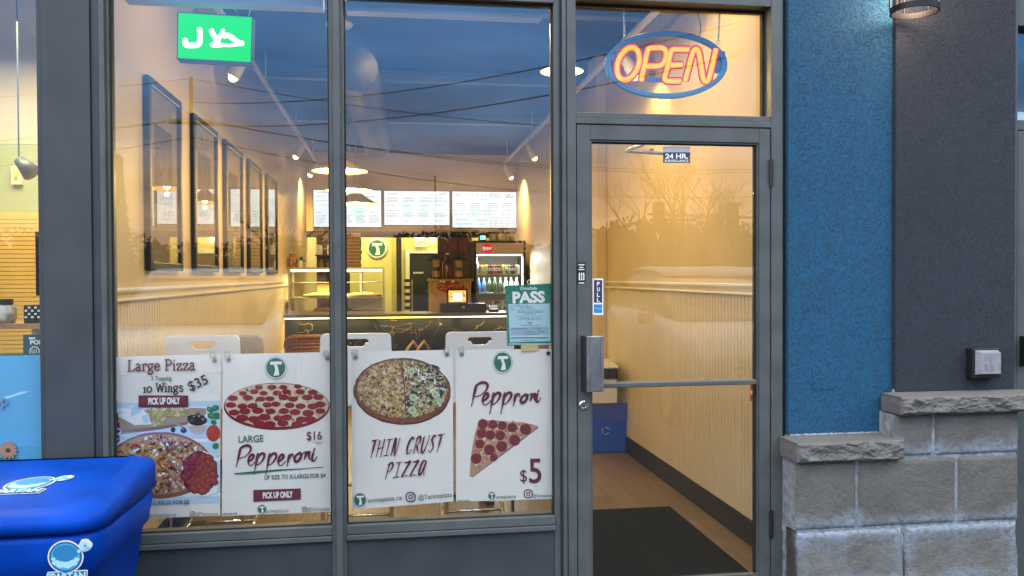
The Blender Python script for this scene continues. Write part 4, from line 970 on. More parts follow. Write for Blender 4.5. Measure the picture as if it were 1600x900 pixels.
# wooden cabinet with a pizza picture
Yw = 7.9
a, b = at(672, 436, Yw), at(736, 492, Yw)
wc = thing('wooden_cabinet', 'light wooden cabinet with a pepperoni pizza picture behind the till', 'cabinet', ((a.x + b.x)/2, Yw + 0.25, 0))
wood_m = mat('light_wood', (0.40, 0.22, 0.09), 0.45, var=0.18, vscale=9)
MB().use(wood_m).box(a.x, b.x, Yw, Yw + 0.5, 0.0, a.z - 0.03).build('body', wc, bevel=0.003)
MB().use(wood_m).box(a.x - 0.02, b.x + 0.03, Yw - 0.02, Yw + 0.5, a.z - 0.0295, a.z).build('top', wc, bevel=0.003)
pr = Print(plane_y(Yw)); pr.use(mat('picture_pizza_red', (0.28, 0.03, 0.025), 0.5, var=0.5, vscale=60)).ell(704, 448, 22, 9)
pr.use(cheese)
for k in range(26): a_ = rnd.uniform(0, 6.28); q = math.sqrt(rnd.random()); pr.ell(704 + 19*q*math.cos(a_), 448 + 7*q*math.sin(a_), 1.6, 0.8, 8)
pr.build('pizza_picture', wc)
mb = MB().use(white_m)
for px in (689, 694, 708): mb.ball(at(px, 440, Yw - 0.02), 0.018, 10)
mb.build('knob', wc, smooth=True)
top_z = at(672, 436, Yw).z + 0.001
tan = mat('terracotta_pot', (0.40, 0.25, 0.14), 0.7); dark_jar = mat('dark_jar', (0.05, 0.018, 0.012), 0.3)
for i, px in enumerate((682, 717)):
    c = at(px, 430, Yw + 0.12)
    t = thing('storage_jar', ['dark labelled jar under the left plant on the wooden cabinet', 'dark labelled jar under the right plant on the wooden cabinet'][i], 'jar', (c.x, c.y, top_z))
    MB().use(dark_jar).lathe((c.x, c.y, top_z), [(0.055, 0), (0.058, 0.02), (0.058, 0.15), (0.05, 0.16)], 18).build('body', t, smooth=False)
    MB().use(wood_m).lathe((c.x, c.y, top_z), [(0.0588, 0.03), (0.0588, 0.11)], 18).build('label_band', t)
    plant((c.x, c.y, top_z + 0.162), 0.062, 0.12, tan, ['bushy dark plant in a tan pot on the left of the wooden cabinet', 'bushy dark plant in a tan pot on the right of the wooden cabinet'][i], 120, 0.15, 0.10)
c = at(699.5, 430, Yw + 0.12)
bottle((c.x, c.y, top_z), 0.075, 0.36, mat('brown_flask', (0.09, 0.025, 0.015), 0.2), 'round brown flask between the two plants on the cabinet', 'flask', None, chrome_m, 'flask')
# dark pepper posters on the far side
Yp = 9.0
for i, (x0, x1) in enumerate(((686, 698), (700, 714), (717, 732))):
    a, b = at(x0, 375, Yp), at(x1, 394, Yp)
    t = tag(MB().use(mat('dark_red_print', (0.10, 0.012, 0.010), 0.4, var=0.7, vscale=45)).box(a.x, b.x, Yp, Yp + 0.02, b.z, a.z).build('spice_poster'), ['dark red chilli picture nearest the exit sign', 'dark red chilli picture in the middle of its row', 'dark red chilli picture nearest the fridge'][i], 'picture', 'dark red chilli pictures')
a, b = at(684, 396, Yp + 0.03), at(738, 500, Yp + 0.03)
tag(MB().use(mat('dark_wood_partition', (0.045, 0.02, 0.012), 0.5)).box(a.x, b.x, Yp + 0.03, Yp + 0.10, 0.0, 2.07).build('partition'), 'dark brown partition behind the plants and wooden cabinet', 'partition')
# till
Yt = YC + 0.2
a, b = at(688, 475, Yt), at(760, 489.5, Yt)
tl = thing('cash_drawer', 'wide black cash drawer on the counter', 'cash drawer', ((a.x + b.x)/2, Yt + 0.2, zc_))
MB().use(black_m).box(a.x, b.x, Yt, Yt + 0.4, zc_ + 0.001, a.z).build('case', tl, bevel=0.004)
MB().use(mat('drawer_front', (0.02, 0.021, 0.023), 0.35)).box(a.x + 0.02, b.x - 0.02, Yt - 0.004, Yt - 0.0005, zc_ + 0.02, a.z - 0.015).build('drawer_front', tl, bevel=0.002)
MB().use(steel_m).box((a.x + b.x)/2 - 0.015, (a.x + b.x)/2 + 0.015, Yt - 0.008, Yt - 0.0045, zc_ + 0.05, zc_ + 0.075).build('lock', tl)
a2, b2 = at(698, 451, Yt + 0.1), at(731, 475, Yt + 0.1)
ps = thing('till_screen', 'till touchscreen showing an orange and yellow picture on the cash drawer', 'till screen', ((a2.x + b2.x)/2, Yt + 0.14, a.z))
MB().use(black_m).box(a2.x, b2.x, Yt + 0.1, Yt + 0.13, b2.z + 0.004, a2.z).build('casing', ps, bevel=0.004)
MB().use(black_m).box((a2.x + b2.x)/2 - 0.05, (a2.x + b2.x)/2 + 0.05, Yt + 0.131, Yt + 0.26, a.z + 0.002, a.z + 0.05).build('stand', ps)
e1, e2 = at(701, 454, Yt + 0.1), at(728, 472, Yt + 0.1)
MB().use(glow('till_orange', (1, 0.50, 0.10), 1.3)).box(e1.x, e2.x, Yt + 0.0975, Yt + 0.0995, e2.z, e1.z).build('display', ps)
pr = Print(plane_y(Yt + 0.0975)); pr.use(glow('till_white', (1, 0.96, 0.85), 2.0)).rect(708, 458, 722, 470)
for k in range(22): pr.use(glow('till_yellow', (1, 0.8, 0.1), 1.4) if k % 2 else glow('till_red', (0.7, 0.12, 0.05), 1.0)).ell(rnd.choice([rnd.uniform(702, 707), rnd.uniform(723, 727)]), rnd.uniform(456, 470), 1.4, 1.1, 8)
pr.build('picture', ps)
# card reader and clutter at the right of the till
c = at(772, 487, Yt)
cr = thing('card_reader', 'small black card reader beside the cash drawer', 'card reader', (c.x, c.y, zc_ + 0.001))
MB().use(black_m).hexa([(c.x-0.05, Yt, zc_+0.001), (c.x+0.06, Yt, zc_+0.001), (c.x+0.06, Yt+0.16, zc_+0.001), (c.x-0.05, Yt+0.16, zc_+0.001), (c.x-0.05, Yt, zc_+0.03), (c.x+0.06, Yt, zc_+0.03), (c.x+0.06, Yt+0.16, zc_+0.08), (c.x-0.05, Yt+0.16, zc_+0.08)]).build('body', cr)
MB().use(glow('reader_display', (0.6, 0.8, 0.8), 0.6)).poly([(c.x-0.035, Yt+0.08, zc_+0.058), (c.x+0.045, Yt+0.08, zc_+0.058), (c.x+0.045, Yt+0.14, zc_+0.0765), (c.x-0.035, Yt+0.14, zc_+0.0765)]).build('display', cr)

# drinks fridge
Yf = 8.0
a, b = at(740, 376, Yf), at(822, 500, Yf)
fx0, fx1, fzt = a.x, a.x + 0.74, a.z
fg = thing('drinks_fridge', 'tall black glass-door drinks fridge with a red round badge in its header', 'fridge', ((fx0 + fx1)/2, Yf + 0.3, 0))
MB().use(black_m).box(fx0, fx0 + 0.035, Yf, Yf + 0.6, 0, fzt).box(fx1 - 0.035, fx1, Yf, Yf + 0.6, 0, fzt).box(fx0 + 0.0355, fx1 - 0.0355, Yf, Yf + 0.6, fzt - 0.03, fzt).box(fx0 + 0.0355, fx1 - 0.0355, Yf, Yf + 0.6, 0.0, 0.25).build('cabinet', fg)
MB().use(mat('fridge_liner', (0.55, 0.57, 0.56), 0.5)).box(fx0 + 0.0355, fx1 - 0.0355, Yf + 0.55, Yf + 0.6, 0.251, fzt - 0.031).build('liner', fg)
z1 = at(770, 396, Yf).z
MB().use(mat('fridge_header', (0.11, 0.035, 0.02), 0.4, emit=(0.5, 0.28, 0.10), estr=0.45, var=0.5, vscale=25)).box(fx0 + 0.036, fx1 - 0.036, Yf - 0.01, Yf + 0.02, z1, fzt - 0.031).build('header_sign', fg)
pr = Print(plane_y(Yf - 0.01)); pr.use(glow('badge_red', (0.75, 0.03, 0.03), 0.8)).ell(761.5, 388, 9, 7.5); pr.use(glow('badge_white', (1, 0.9, 0.88), 0.8))
pr.stroke([(755, 389.5), (754.5, 386.5), (757, 386), (756, 389.5), (758.5, 387), (760, 389), (761, 386), (762.5, 389), (764, 386.5), (766, 388.5), (768, 386)], 0.9).stroke([(755, 391), (761, 390.5), (768, 389)], 0.6)
pr.build('badge', fg)
for z in (at(780, 428, Yf + 0.06).z, at(780, 457.5, Yf + 0.06).z, at(780, 484, Yf + 0.06).z):
    MB().use(white_m).box(fx0 + 0.036, fx1 - 0.036, Yf + 0.03, Yf + 0.54, z - 0.012, z).build('shelf', fg)
MB().use(glow('fridge_tube', (0.95, 1, 0.95), 5)).box(fx0 + 0.05, fx1 - 0.05, Yf + 0.04, Yf + 0.06, z1 - 0.03, z1 - 0.012).build('light_tube', fg)
MB().use(glow('fridge_tube', (0.95, 1, 0.95), 5)).box(fx1 - 0.052, fx1 - 0.037, Yf + 0.04, Yf + 0.06, 0.8, z1 - 0.04).build('light_tube', fg)
lamp('fridge_light', ((fx0 + fx1)/2, Yf + 0.08, z1 - 0.05), 10, (0.95, 1, 0.92), 0.05, fg, 'AREA', (R_(-25), 0, 0), None, (0.6, 0.05))
lamp('fridge_light', ((fx0 + fx1)/2, Yf + 0.06, at(780, 430, Yf).z - 0.03), 6, (0.95, 1, 0.92), 0.05, fg, 'AREA', (R_(-25), 0, 0), None, (0.6, 0.05))
zsA, zsB, zsC = at(780, 428, Yf + 0.06).z, at(780, 457.5, Yf + 0.06).z, at(780, 484, Yf + 0.06).z
cans = [mat('can_yellow', (0.60, 0.45, 0.05), 0.3, 0.3), mat('can_green', (0.08, 0.28, 0.07), 0.3, 0.3), mat('can_red', (0.45, 0.03, 0.03), 0.3, 0.3), mat('can_black', (0.02, 0.02, 0.02), 0.3, 0.3), mat('can_silver', (0.55, 0.55, 0.58), 0.3, 0.5)]
cl_lab = mat('can_label_white', (0.6, 0.6, 0.55), 0.4)
def can(x, y, z, m, label, group):
    t = thing('drink_can', label, 'can', (x, y, z), group)
    MB().use(m).lathe((x, y, z), [(0.026, 0), (0.031, 0.008), (0.031, 0.115), (0.025, 0.126)], 14).build('body', t)
    MB().use(steel_m).lathe((x, y, z), [(0.0252, 0.1262), (0.0252, 0.128), (0.001, 0.128)], 14).build('lid', t)
    MB().use(cl_lab).lathe((x, y, z), [(0.0314, 0.04), (0.0314, 0.085)], 14).build('label_band', t)
cn = ['yellow', 'green', 'red', 'black', 'silver']
for k, i in enumerate((0, 0, 3, 2, 3, 0, 1, 3, 4)):
    can(fx0 + 0.115 + k * 0.065, Yf + 0.09, zsA + 0.001, cans[i], cn[i] + ' can on the top shelf of the drinks fridge', 'cans on the top fridge shelf')
for k in range(9):
    can(fx0 + 0.07 + k * 0.068, Yf + 0.09, zsC + 0.001, cans[(2, 4, 2, 4, 3, 4, 2, 4, 4)[k]], cn[(2, 4, 2, 4, 3, 4, 2, 4, 4)[k]] + ' can on the bottom visible shelf of the drinks fridge', 'cans on the bottom fridge shelf')
blu = mat('blue_bottle', (0.06, 0.20, 0.45), 0.15); grn = mat('dark_green_bottle', (0.03, 0.07, 0.03), 0.15); pnk = mat('pale_bottle', (0.5, 0.55, 0.6), 0.15)
c = at(744.5, 428, Yf + 0.09); bottle((c.x, c.y, zsA + 0.001), 0.036, 0.24, pnk, 'pale bottle at the left end of the top fridge shelf', group='bottles in the fridge')
for k in range(8):
    m = (blu, blu, grn, grn, grn, pnk, pnk, pnk)[k]
    bottle((fx0 + 0.075 + k * 0.078, Yf + 0.09, zsB + 0.001), 0.033, 0.22, m, ('blue', 'blue', 'dark green', 'dark green', 'dark green', 'pale', 'pale', 'pale')[k] + ' bottle on the middle shelf of the drinks fridge', group='bottles in the fridge')
MB().use(gp).box(fx0 + 0.036, fx1 - 0.036, Yf + 0.005, Yf + 0.010, 0.26, z1 - 0.002).build('glass_door', fg)
p = at(755, 362, Yf)
gl = thing('indicator_light', 'small green indicator lamp on top of the drinks fridge', 'indicator', (p.x, Yf + 0.1, fzt))
MB().use(black_m).box(p.x - 0.05, p.x + 0.05, Yf + 0.06, Yf + 0.14, fzt + 0.001, fzt + 0.09).build('housing', gl, bevel=0.004)
MB().use(glow('green_led', (0.1, 0.9, 0.75), 4)).box(p.x - 0.035, p.x + 0.035, Yf + 0.055, Yf + 0.0595, fzt + 0.02, fzt + 0.07).build('lens', gl)
for k, (x0, x1) in enumerate(((768, 787), (789, 811))):
    a, b = at(x0, 366, Yf + 0.12), at(x1, 374.5, Yf + 0.12)
    t = thing('carton', ['beige carton beside the green lamp on the fridge', 'beige carton at the right end on top of the fridge'][k], 'carton', ((a.x + b.x)/2, Yf + 0.25, fzt), 'cartons on the fridge')
    MB().use(edge_m).box(a.x, b.x, Yf + 0.12, Yf + 0.4, fzt + 0.001, fzt + 0.10).build('box', t); MB().use(box_m).box(a.x + 0.06, a.x + 0.09, Yf + 0.117, Yf + 0.1195, fzt + 0.002, fzt + 0.1).build('tape', t)
# kitchen light
lamp('kitchen_light', (-0.4, 10.0, 3.2), 62, (1, 0.90, 0.46), 0.2, None, 'AREA', (0, 0, 0), None, (1.2, 0.6))
lamp('kitchen_light', (0.6, 11.9, 3.0), 36, (1, 0.90, 0.42), 0.2, None, 'AREA', (0, 0, 0), None, (1.0, 0.6))

# ------------------------------------------------------------------ chairs, tables, bin
def rrect(cx, cz, w0, w1, h, r, n=8):
    """rounded panel outline, w0 bottom width, w1 top width"""
    o = []
    for (sx, sz, a0, ww) in ((1, 1, 0, w1), (-1, 1, 90, w1), (-1, -1, 180, w0), (1, -1, 270, w0)):
        for k in range(n + 1):
            a = R_(a0 + 90 * k / n); o.append((cx + sx * (ww/2 - r) + r * math.cos(a), cz + sz * (h/2 - r) + r * math.sin(a)))
    return o
def stool(px, label, first=[None]):
    Yb = 1.05
    c = at(px, 540, Yb)
    if first[0] is None:
        t = thing('cafe_stool', label, 'stool', (0, 0, 0), 'white stools behind the window posters')
        zt2 = at(560, 521, Yb).z; H = 0.40; cz = zt2 - H/2
        w = at(378, 540, Yb).x - at(255, 540, Yb).x
        ou = rrect(0, cz, w, w - 0.02, H, 0.028); inn = rrect(0, zt2 - 0.052, 0.10, 0.14, 0.042, 0.0205)
        MB().use(white_m).ringpanel([(p[0], 0.0, p[1]) for p in ou], [(p[0], 0.0, p[1]) for p in inn], (0, 0.022, 0)).build('backrest', t, bevel=0.004)
        zs_ = zt2 - H - 0.02
        se = rrect(0, 0.22, w, w - 0.04, 0.40, 0.05)
        MB().use(white_m).extr([(p[0], p[1] + 0.03, zs_) for p in se], (0, 0, 0.04)).build('seat', t, bevel=0.006)
        mb = MB().use(chrome_m)
        for s in (-1, 1):
            MB().use(chrome_m).tube([(s*0.18, 0.10, zs_), (s*0.19, 0.08, zs_ * 0.5), (s*0.19, 0.05, 0.03), (s*0.19, 0.09, 0.013), (s*0.19, 0.50, 0.013), (s*0.19, 0.54, 0.03), (s*0.19, 0.48, zs_ * 0.5), (s*0.18, 0.42, zs_)], 0.0115, 10).build('leg_loop', t, smooth=True)
        MB().use(chrome_m).tube([(-0.19, 0.515, 0.20), (0.19, 0.515, 0.20)], 0.010, 10).tube([(-0.19, 0.50, 0.014), (0.19, 0.50, 0.014)], 0.010, 10).build('footrest', t, smooth=True)
        t.location = (c.x, Yb, 0); first[0] = t; return t
    t = copy_tree(first[0]); t.location = (c.x, Yb, 0); t['label'] = label; return t
stool(316, 'white plastic stool behind the leftmost poster by the left wall')
stool(556, 'white plastic stool straight behind the window mullion')
stool(750, 'white plastic stool behind the certificate on the right')
tab_m = mat('white_laminate', (0.72, 0.70, 0.64), 0.35)
def cafe_table(x, y, label, rot=0.0, w=0.7, d=0.7, h=0.75):
    t = thing('cafe_table', label, 'table', (0, 0, 0))
    MB().use(tab_m).box(-w/2, w/2, -d/2, d/2, h - 0.03, h).build('tabletop', t, bevel=0.004)
    MB().use(black_m).tube([(0, 0, 0.02), (0, 0, h - 0.031)], 0.04, 14).build('pedestal', t)
    MB().use(black_m).box(-0.25, 0.25, -0.03, 0.03, 0.0, 0.02).box(-0.03, 0.03, -0.25, -0.031, 0.0, 0.02).box(-0.03, 0.03, 0.031, 0.25, 0.0, 0.02).build('foot', t)
    t.location = (x, y, 0); t.rotation_euler.z = rot; return t
cafe_table(at(287, 815, 1.9).x, 1.95, 'white cafe table on a black pedestal behind the left posters')
cafe_table(at(760, 790, 1.9).x, 1.95, 'white cafe table on a black pedestal behind the right posters')
# long table against the right wall seen through the door
TY = 3.02
p = at(967, 573, TY)
tb = thing('side_table', 'white topped side table with black apron against the right wall above the blue bin', 'table', (p.x - 0.4, TY + 0.3, 0))
zt3 = p.z
MB().use(tab_m).extr([(p.x, TY, zt3 - 0.012), (p.x + 0.10, TY + 0.69, zt3 - 0.012), (p.x - 0.75, TY + 0.7, zt3 - 0.012), (p.x - 0.75, TY, zt3 - 0.012)], (0, 0, 0.012)).build('tabletop', tb)
MB().use(black_m).extr([(p.x - 0.01, TY + 0.01, zt3 - 0.10), (p.x + 0.08, TY + 0.68, zt3 - 0.10), (p.x - 0.74, TY + 0.69, zt3 - 0.10), (p.x - 0.74, TY + 0.01, zt3 - 0.10)], (0, 0, 0.0875)).build('apron', tb)
for (x, y) in ((p.x - 0.70, TY + 0.05), (p.x + 0.02, TY + 0.62), (p.x - 0.70, TY + 0.62)): MB().use(tab_m).box(x - 0.025, x + 0.025, y - 0.025, y + 0.025, 0.0, zt3 - 0.101).build('leg', tb)
MB().use(tab_m).box(p.x - 0.67, p.x - 0.012, TY + 0.02, TY + 0.04, zt3 - 0.30, zt3 - 0.101).build('modesty_panel', tb)
# blue recycling bin with clear liner
f0 = on_floor(984, 708); f0.x = min(f0.x, XR - 0.05)
bx1 = at(984, 640, f0.y).x; by0 = f0.y; bh = at(960, 630, by0).z
rb = thing('recycling_bin', 'blue plastic bin with a clear liner bag standing inside the door by the right wall', 'bin', (bx1 - 0.16, by0 + 0.18, 0))
bin_m = mat('bin_blue', (0.015, 0.11, 0.62), 0.35, var=0.06)
w0, w1 = 0.31, 0.36; cxb = bx1 - w1/2
def frust(mb, cx, cy, z0, z1, a0, b0, a1, b1):
    mb.hexa([(cx-a0/2, cy-b0/2, z0), (cx+a0/2, cy-b0/2, z0), (cx+a0/2, cy+b0/2, z0), (cx-a0/2, cy+b0/2, z0), (cx-a1/2, cy-b1/2, z1), (cx+a1/2, cy-b1/2, z1), (cx+a1/2, cy+b1/2, z1), (cx-a1/2, cy+b1/2, z1)])
mb = MB().use(bin_m); frust(mb, cxb, by0 + 0.18, 0.0, bh - 0.03, w0, 0.30, w1 - 0.01, 0.35); mb.build('tub', rb, bevel=0.012)
mb = MB().use(bin_m)
ou = rrect(cxb, by0 + 0.18, w1 + 0.01, w1 + 0.01, 0.37, 0.03); inn = rrect(cxb, by0 + 0.18, w1 - 0.04, w1 - 0.04, 0.32, 0.02)
mb.ringpanel([(q[0], q[1], bh - 0.0295) for q in ou], [(q[0], q[1], bh - 0.0295) for q in inn], (0, 0, 0.03)); mb.build('rim', rb)
lin = glass('liner_film', (0.93, 0.95, 0.98), base=0.05, rough=0.3)
mb = MB().use(lin); n = 40; R1 = []; R2 = []
for k, q in enumerate(rrect(cxb, by0 + 0.18, w1 + 0.02, w1 + 0.02, 0.38, 0.03, 9)):
    R1.append((q[0], q[1], bh + 0.006 + 0.004 * math.sin(k * 2.1))); R2.append((q[0] + rnd.uniform(-.004, .008), q[1] + rnd.uniform(-.008, .002), bh - 0.12 - 0.03 * math.sin(k * 1.3)))
a_, b_ = mb.vs(R1), mb.vs(R2)
for k in range(len(a_)): j = (k+1) % len(a_); mb.face([a_[k], b_[k], b_[j], a_[j]])
mb.build('liner', rb)
pr = Print(plane_y(by0 + 0.005), lift=0.03); pr.use(mat('recycle_white', (0.45, 0.52, 0.7), 0.5))
for k in range(3):
    a_ = 2.09 * k + 0.5; pr.stroke([(945 + 6*math.cos(a_), 672 + 6*math.sin(a_)), (945 + 6*math.cos(a_+1.2), 672 + 6*math.sin(a_+1.2))], 1.3)
pr.build('recycle_mark', rb)
# floor mat
m0, m1 = on_floor(1060, 793), on_floor(1178, 868)
rub = mat('rubber_mat', (0.007, 0.008, 0.010), 0.9, spec=0.06, bump=0.5, bscale=260, var=0.3, vscale=90)
mb = MB().use(rub).box(0.62, XR - 0.20, 0.16, m0.y, 0.001, 0.012); tag(mb.build('door_mat', bevel=0.003), 'black ribbed mat on the wooden floor just inside the glass door', 'mat')
# small red box on the right wall at the hinge side
ay = on_x(1172, 612, XR - 0.05).y; az = on_x(1174, 613, XR - 0.05).z
ab = thing('alarm_box', 'small red box on the right wall at the hinge side of the door', 'alarm box', (XR - 0.02, ay, az - 0.05))
red = mat('alarm_red', (0.42, 0.012, 0.02), 0.35)
MB().use(red).box(XR - 0.05, XR - 0.001, ay - 0.08, ay, az - 0.05, az + 0.05).build('case', ab, bevel=0.004)
MB().use(white_m).box(XR - 0.055, XR - 0.0505, ay - 0.06, ay - 0.02, az - 0.01, az + 0.01).build('handle', ab)
# wicker chairs and beige chair in the middle of the room
wick = mat('wicker', (0.30, 0.13, 0.05), 0.55, var=0.35, vscale=60)
def wicker(px, py, Y, wpx, label):
    c = at(px, py, Y); r = at(px + wpx/2, py, Y).x - c.x; z1 = c.z
    t = thing('wicker_chair', label, 'chair', (c.x, Y + r, 0), 'wicker chairs')
    mb = MB().use(wick)
    for k in range(9):
        z = z1 - 0.03 * k; q = r * (1.0 - 0.012 * k); pts = []
        for i in range(25):
            a = R_(180 + 180 * i / 24) if True else 0
            pts.append((c.x + q * math.cos(a), Y + r + q * math.sin(a) * 0.95, z - 0.10 * (1 - math.sin(R_(180 * i / 24))) ** 2 - (0.0)))
        mb.tube(pts, 0.016 if k else 0.024, 6)
    mb.build('woven_back', t, smooth=True)
    MB().use(mat('tan_cushion', (0.42, 0.30, 0.17), 0.8)).lathe((c.x, Y + r, z1 - 0.36), [(r * 0.9, 0), (r * 0.95, 0.03), (r * 0.88, 0.08), (0.001, 0.085)], 24).build('cushion', t, smooth=True)
    mb = MB().use(wood_m)
    for a in (45, 135, 225, 315): MB().use(wood_m).tube([(c.x + r*0.7*math.cos(R_(a)), Y + r + r*0.7*math.sin(R_(a)), z1 - 0.36), (c.x + r*0.9*math.cos(R_(a)), Y + r + r*0.9*math.sin(R_(a)), 0.0)], 0.016, 8).build('leg', t)
wicker(481, 527, 3.6, 76, 'round backed brown wicker chair left of the mullion in front of the counter')
c = at(648, 540, 3.4)
rc = thing('rattan_armchair', 'pale rattan chair arm curling up between the two right-hand stools', 'chair', (c.x, 3.6, 0))
rat = mat('pale_rattan', (0.50, 0.34, 0.16), 0.5)
for s in (0, 0.09):
    MB().use(rat).tube([(c.x - 0.16 + s, 3.4, 0.0), (c.x - 0.14 + s, 3.42, 0.55), (c.x - 0.06 + s, 3.44, c.z - 0.03), (c.x - 0.01 + s, 3.46, c.z + 0.03), (c.x + 0.03 + s, 3.5, c.z - 0.03), (c.x + 0.02 + s, 3.75, c.z - 0.16)], 0.013, 8).build('arm', rc, smooth=True)
MB().use(rat).box(c.x - 0.35, c.x + 0.1, 3.45, 3.9, 0.42, 0.46).build('seat', rc, bevel=0.01)
for (x, y) in ((c.x - 0.33, 3.88), (c.x + 0.08, 3.88), (c.x + 0.08, 3.48)): MB().use(rat).tube([(x, y, 0), (x, y, 0.42)], 0.014, 8).build('leg', rc)
c = at(392, 525, 2.7)
bc = thing('padded_chair', 'beige padded chair seen between the left stool and the wicker chair', 'chair', (c.x, 2.9, 0))
bei = mat('beige_upholstery', (0.34, 0.27, 0.17), 0.8, var=0.08, vscale=20)
wq = at(412, 525, 2.7).x - at(372, 525, 2.7).x
mb = MB().use(bei); mb.extr([(q[0], 2.72, q[1]) for q in rrect(c.x - 0.02, c.z - 0.19, wq + 0.06, wq + 0.01, 0.40, 0.05)], (0, 0.07, 0)); mb.build('backrest', bc, bevel=0.015)
MB().use(bei).box(c.x - 0.2, c.x + 0.16, 2.80, 3.2, 0.40, 0.48).build('seat', bc, bevel=0.02)
for (x, y) in ((c.x - 0.18, 2.82), (c.x + 0.14, 2.82), (c.x - 0.18, 3.18), (c.x + 0.14, 3.18)): MB().use(black_m).tube([(x, y, 0), (x, y, 0.40)], 0.013, 8).build('leg', bc)
# ------------------------------------------------------------------ lit signs hanging in the windows
# green light box
Yh = 0.24
q = [at(276, 92, Yh), at(393, 99, Yh), at(395, 25.5, Yh), at(277, 18.5, Yh)]
hs = thing('light_box_sign', 'green lit box sign with white Arabic lettering hanging in the left window pane', 'lit sign', tuple((q[0] + q[2]) / 2))
cas = mat('sign_casing', (0.03, 0.05, 0.05), 0.4)
mb = MB().use(cas); bk = [p + Vector((0, 0.075, 0)) for p in q]
k, k2 = mb.vs(q), mb.vs(bk); mb.face(k2[::-1])
for i in range(4): mb.face([k[i], k2[i], k2[(i+1) % 4], k[(i+1) % 4]])
mb.face(k); mb.build('casing', hs)
pr = Print(plane_y(Yh)); pr.use(glow('sign_green', (0.0, 0.60, 0.02), 1.15)).poly([(278, 90.5), (391.5, 97), (393.5, 27), (278.7, 20)])
pr.use(glow('sign_white', (0.95, 1.0, 0.96), 1.5))
S = lambda *a: [(x, y) for x, y in a]
pr.stroke(S((312, 45), (312.5, 56), (312, 66), (309, 70), (300, 71), (292, 70.5), (289, 67), (290, 62)), 8.5)
pr.stroke(S((330, 47), (334, 55), (339, 63), (342, 69)), 8).stroke(S((349, 47), (344, 57), (338, 66), (331, 70), (338, 71), (347, 70.5)), 6.5)
pr.stroke(S((350, 57), (356, 55), (364, 60), (372, 66), (379, 67.5)), 8).stroke(S((347, 70.5), (358, 71), (368, 70), (380, 69)), 5)
pr.build('lettering', hs)
def chain(p0, p1, parent, name='chain', r=0.0016, n=None):
    p0, p1 = Vector(p0), Vector(p1); L = (p1 - p0).length; n = n or max(4, int(L / 0.014)); mb = MB().use(steel_m); d = (p1 - p0) / n
    z = d.normalized(); x = z.cross(Vector((0, 1, 0))).normalized(); y = Vector((0, 1, 0))
    for i in range(n):
        c = p0 + d * (i + 0.5); s_ = x if i % 2 else y; l = d.length * 0.68; w_ = 0.0042
        mb.tube([c + z * l * math.cos(a) + s_ * w_ * math.sin(a) for a in [2*math.pi*j/10 for j in range(10)]], r, 5, True)
    mb.build(name, parent)
chain(at(301, 19, Yh + 0.03), at(321, -14, Yh + 0.03), hs); chain(at(373, 24, Yh + 0.03), at(350, -14, Yh + 0.03), hs)
MB().use(mat('white_cable', (0.6, 0.62, 0.6), 0.5)).tube([at(389, 25, Yh + 0.05), at(392, 10, Yh + 0.05), at(399, -4, Yh + 0.05), at(402, -40, Yh + 0.05)], 0.003, 8).build('cable', hs)
# OPEN sign
Yo = 0.17
def o3(x, y): return (860 + x / 3, y / 3)
ns = thing('neon_sign', 'oval blue framed OPEN sign with glowing orange letters hanging in the door transom', 'neon sign', tuple(at(1042, 101, Yo)))
ring = mat('sign_ring_blue', (0.055, 0.17, 0.30), 0.4)
pts = [at(*o3(545 + 275*math.cos(2*math.pi*k/64), 302 + 147*math.sin(2*math.pi*k/64)), Yo) for k in range(64)]
mb = MB().use(ring)
ou = [at(*o3(545 + 287*math.cos(2*math.pi*k/64), 302 + 159*math.sin(2*math.pi*k/64)), Yo) for k in range(64)]
inn = [at(*o3(545 + 261*math.cos(2*math.pi*k/64), 302 + 134*math.sin(2*math.pi*k/64)), Yo) for k in range(64)]
mb.ringpanel(ou, inn, (0, 0.022, 0)); mb.build('ring', ns, bevel=0.004)
mb = MB().use(mat('sign_bar_blue', (0.04, 0.10, 0.28), 0.4))
for (x0, x1, y0, y1) in ((440, 530, 362, 386), (530, 570, 225, 240), (420, 462, 238, 260), (770, 818, 240, 345), (300, 330, 250, 330)):
    a, b = at(*o3(x0, y0), Yo + 0.015), at(*o3(x1, y1), Yo + 0.015); mb.box(a.x, b.x, Yo + 0.012, Yo + 0.019, b.z, a.z)
mb.build('support_bar', ns)
neon = glow('neon_orange', (1.0, 0.19, 0.0), 1.7); neon_c = glow('neon_core', (1.0, 0.46, 0.0), 1.3); neon_r = glow('neon_red_edge', (0.80, 0.012, 0.012), 0.65)
let = {'O': [[(365 + 50*math.cos(a) - 17*math.sin(a), 298 + 76*math.sin(a)) for a in [2*math.pi*j/26 for j in range(26)]]],
       'P': [[(426, 378), (440, 310), (455, 240), (468, 226), (500, 224), (528, 226), (543, 245), (538, 280), (520, 304), (490, 310), (450, 310)]],
       'E': [[(648, 232), (600, 231), (576, 232), (565, 245), (548, 320), (536, 362), (545, 378), (575, 380), (610, 379)], [(562, 305), (590, 304), (618, 303)]],
       'N': [[(632, 378), (650, 310), (668, 245), (684, 230), (696, 248), (707, 310), (716, 366), (730, 382), (744, 366), (760, 300), (776, 230)]]}
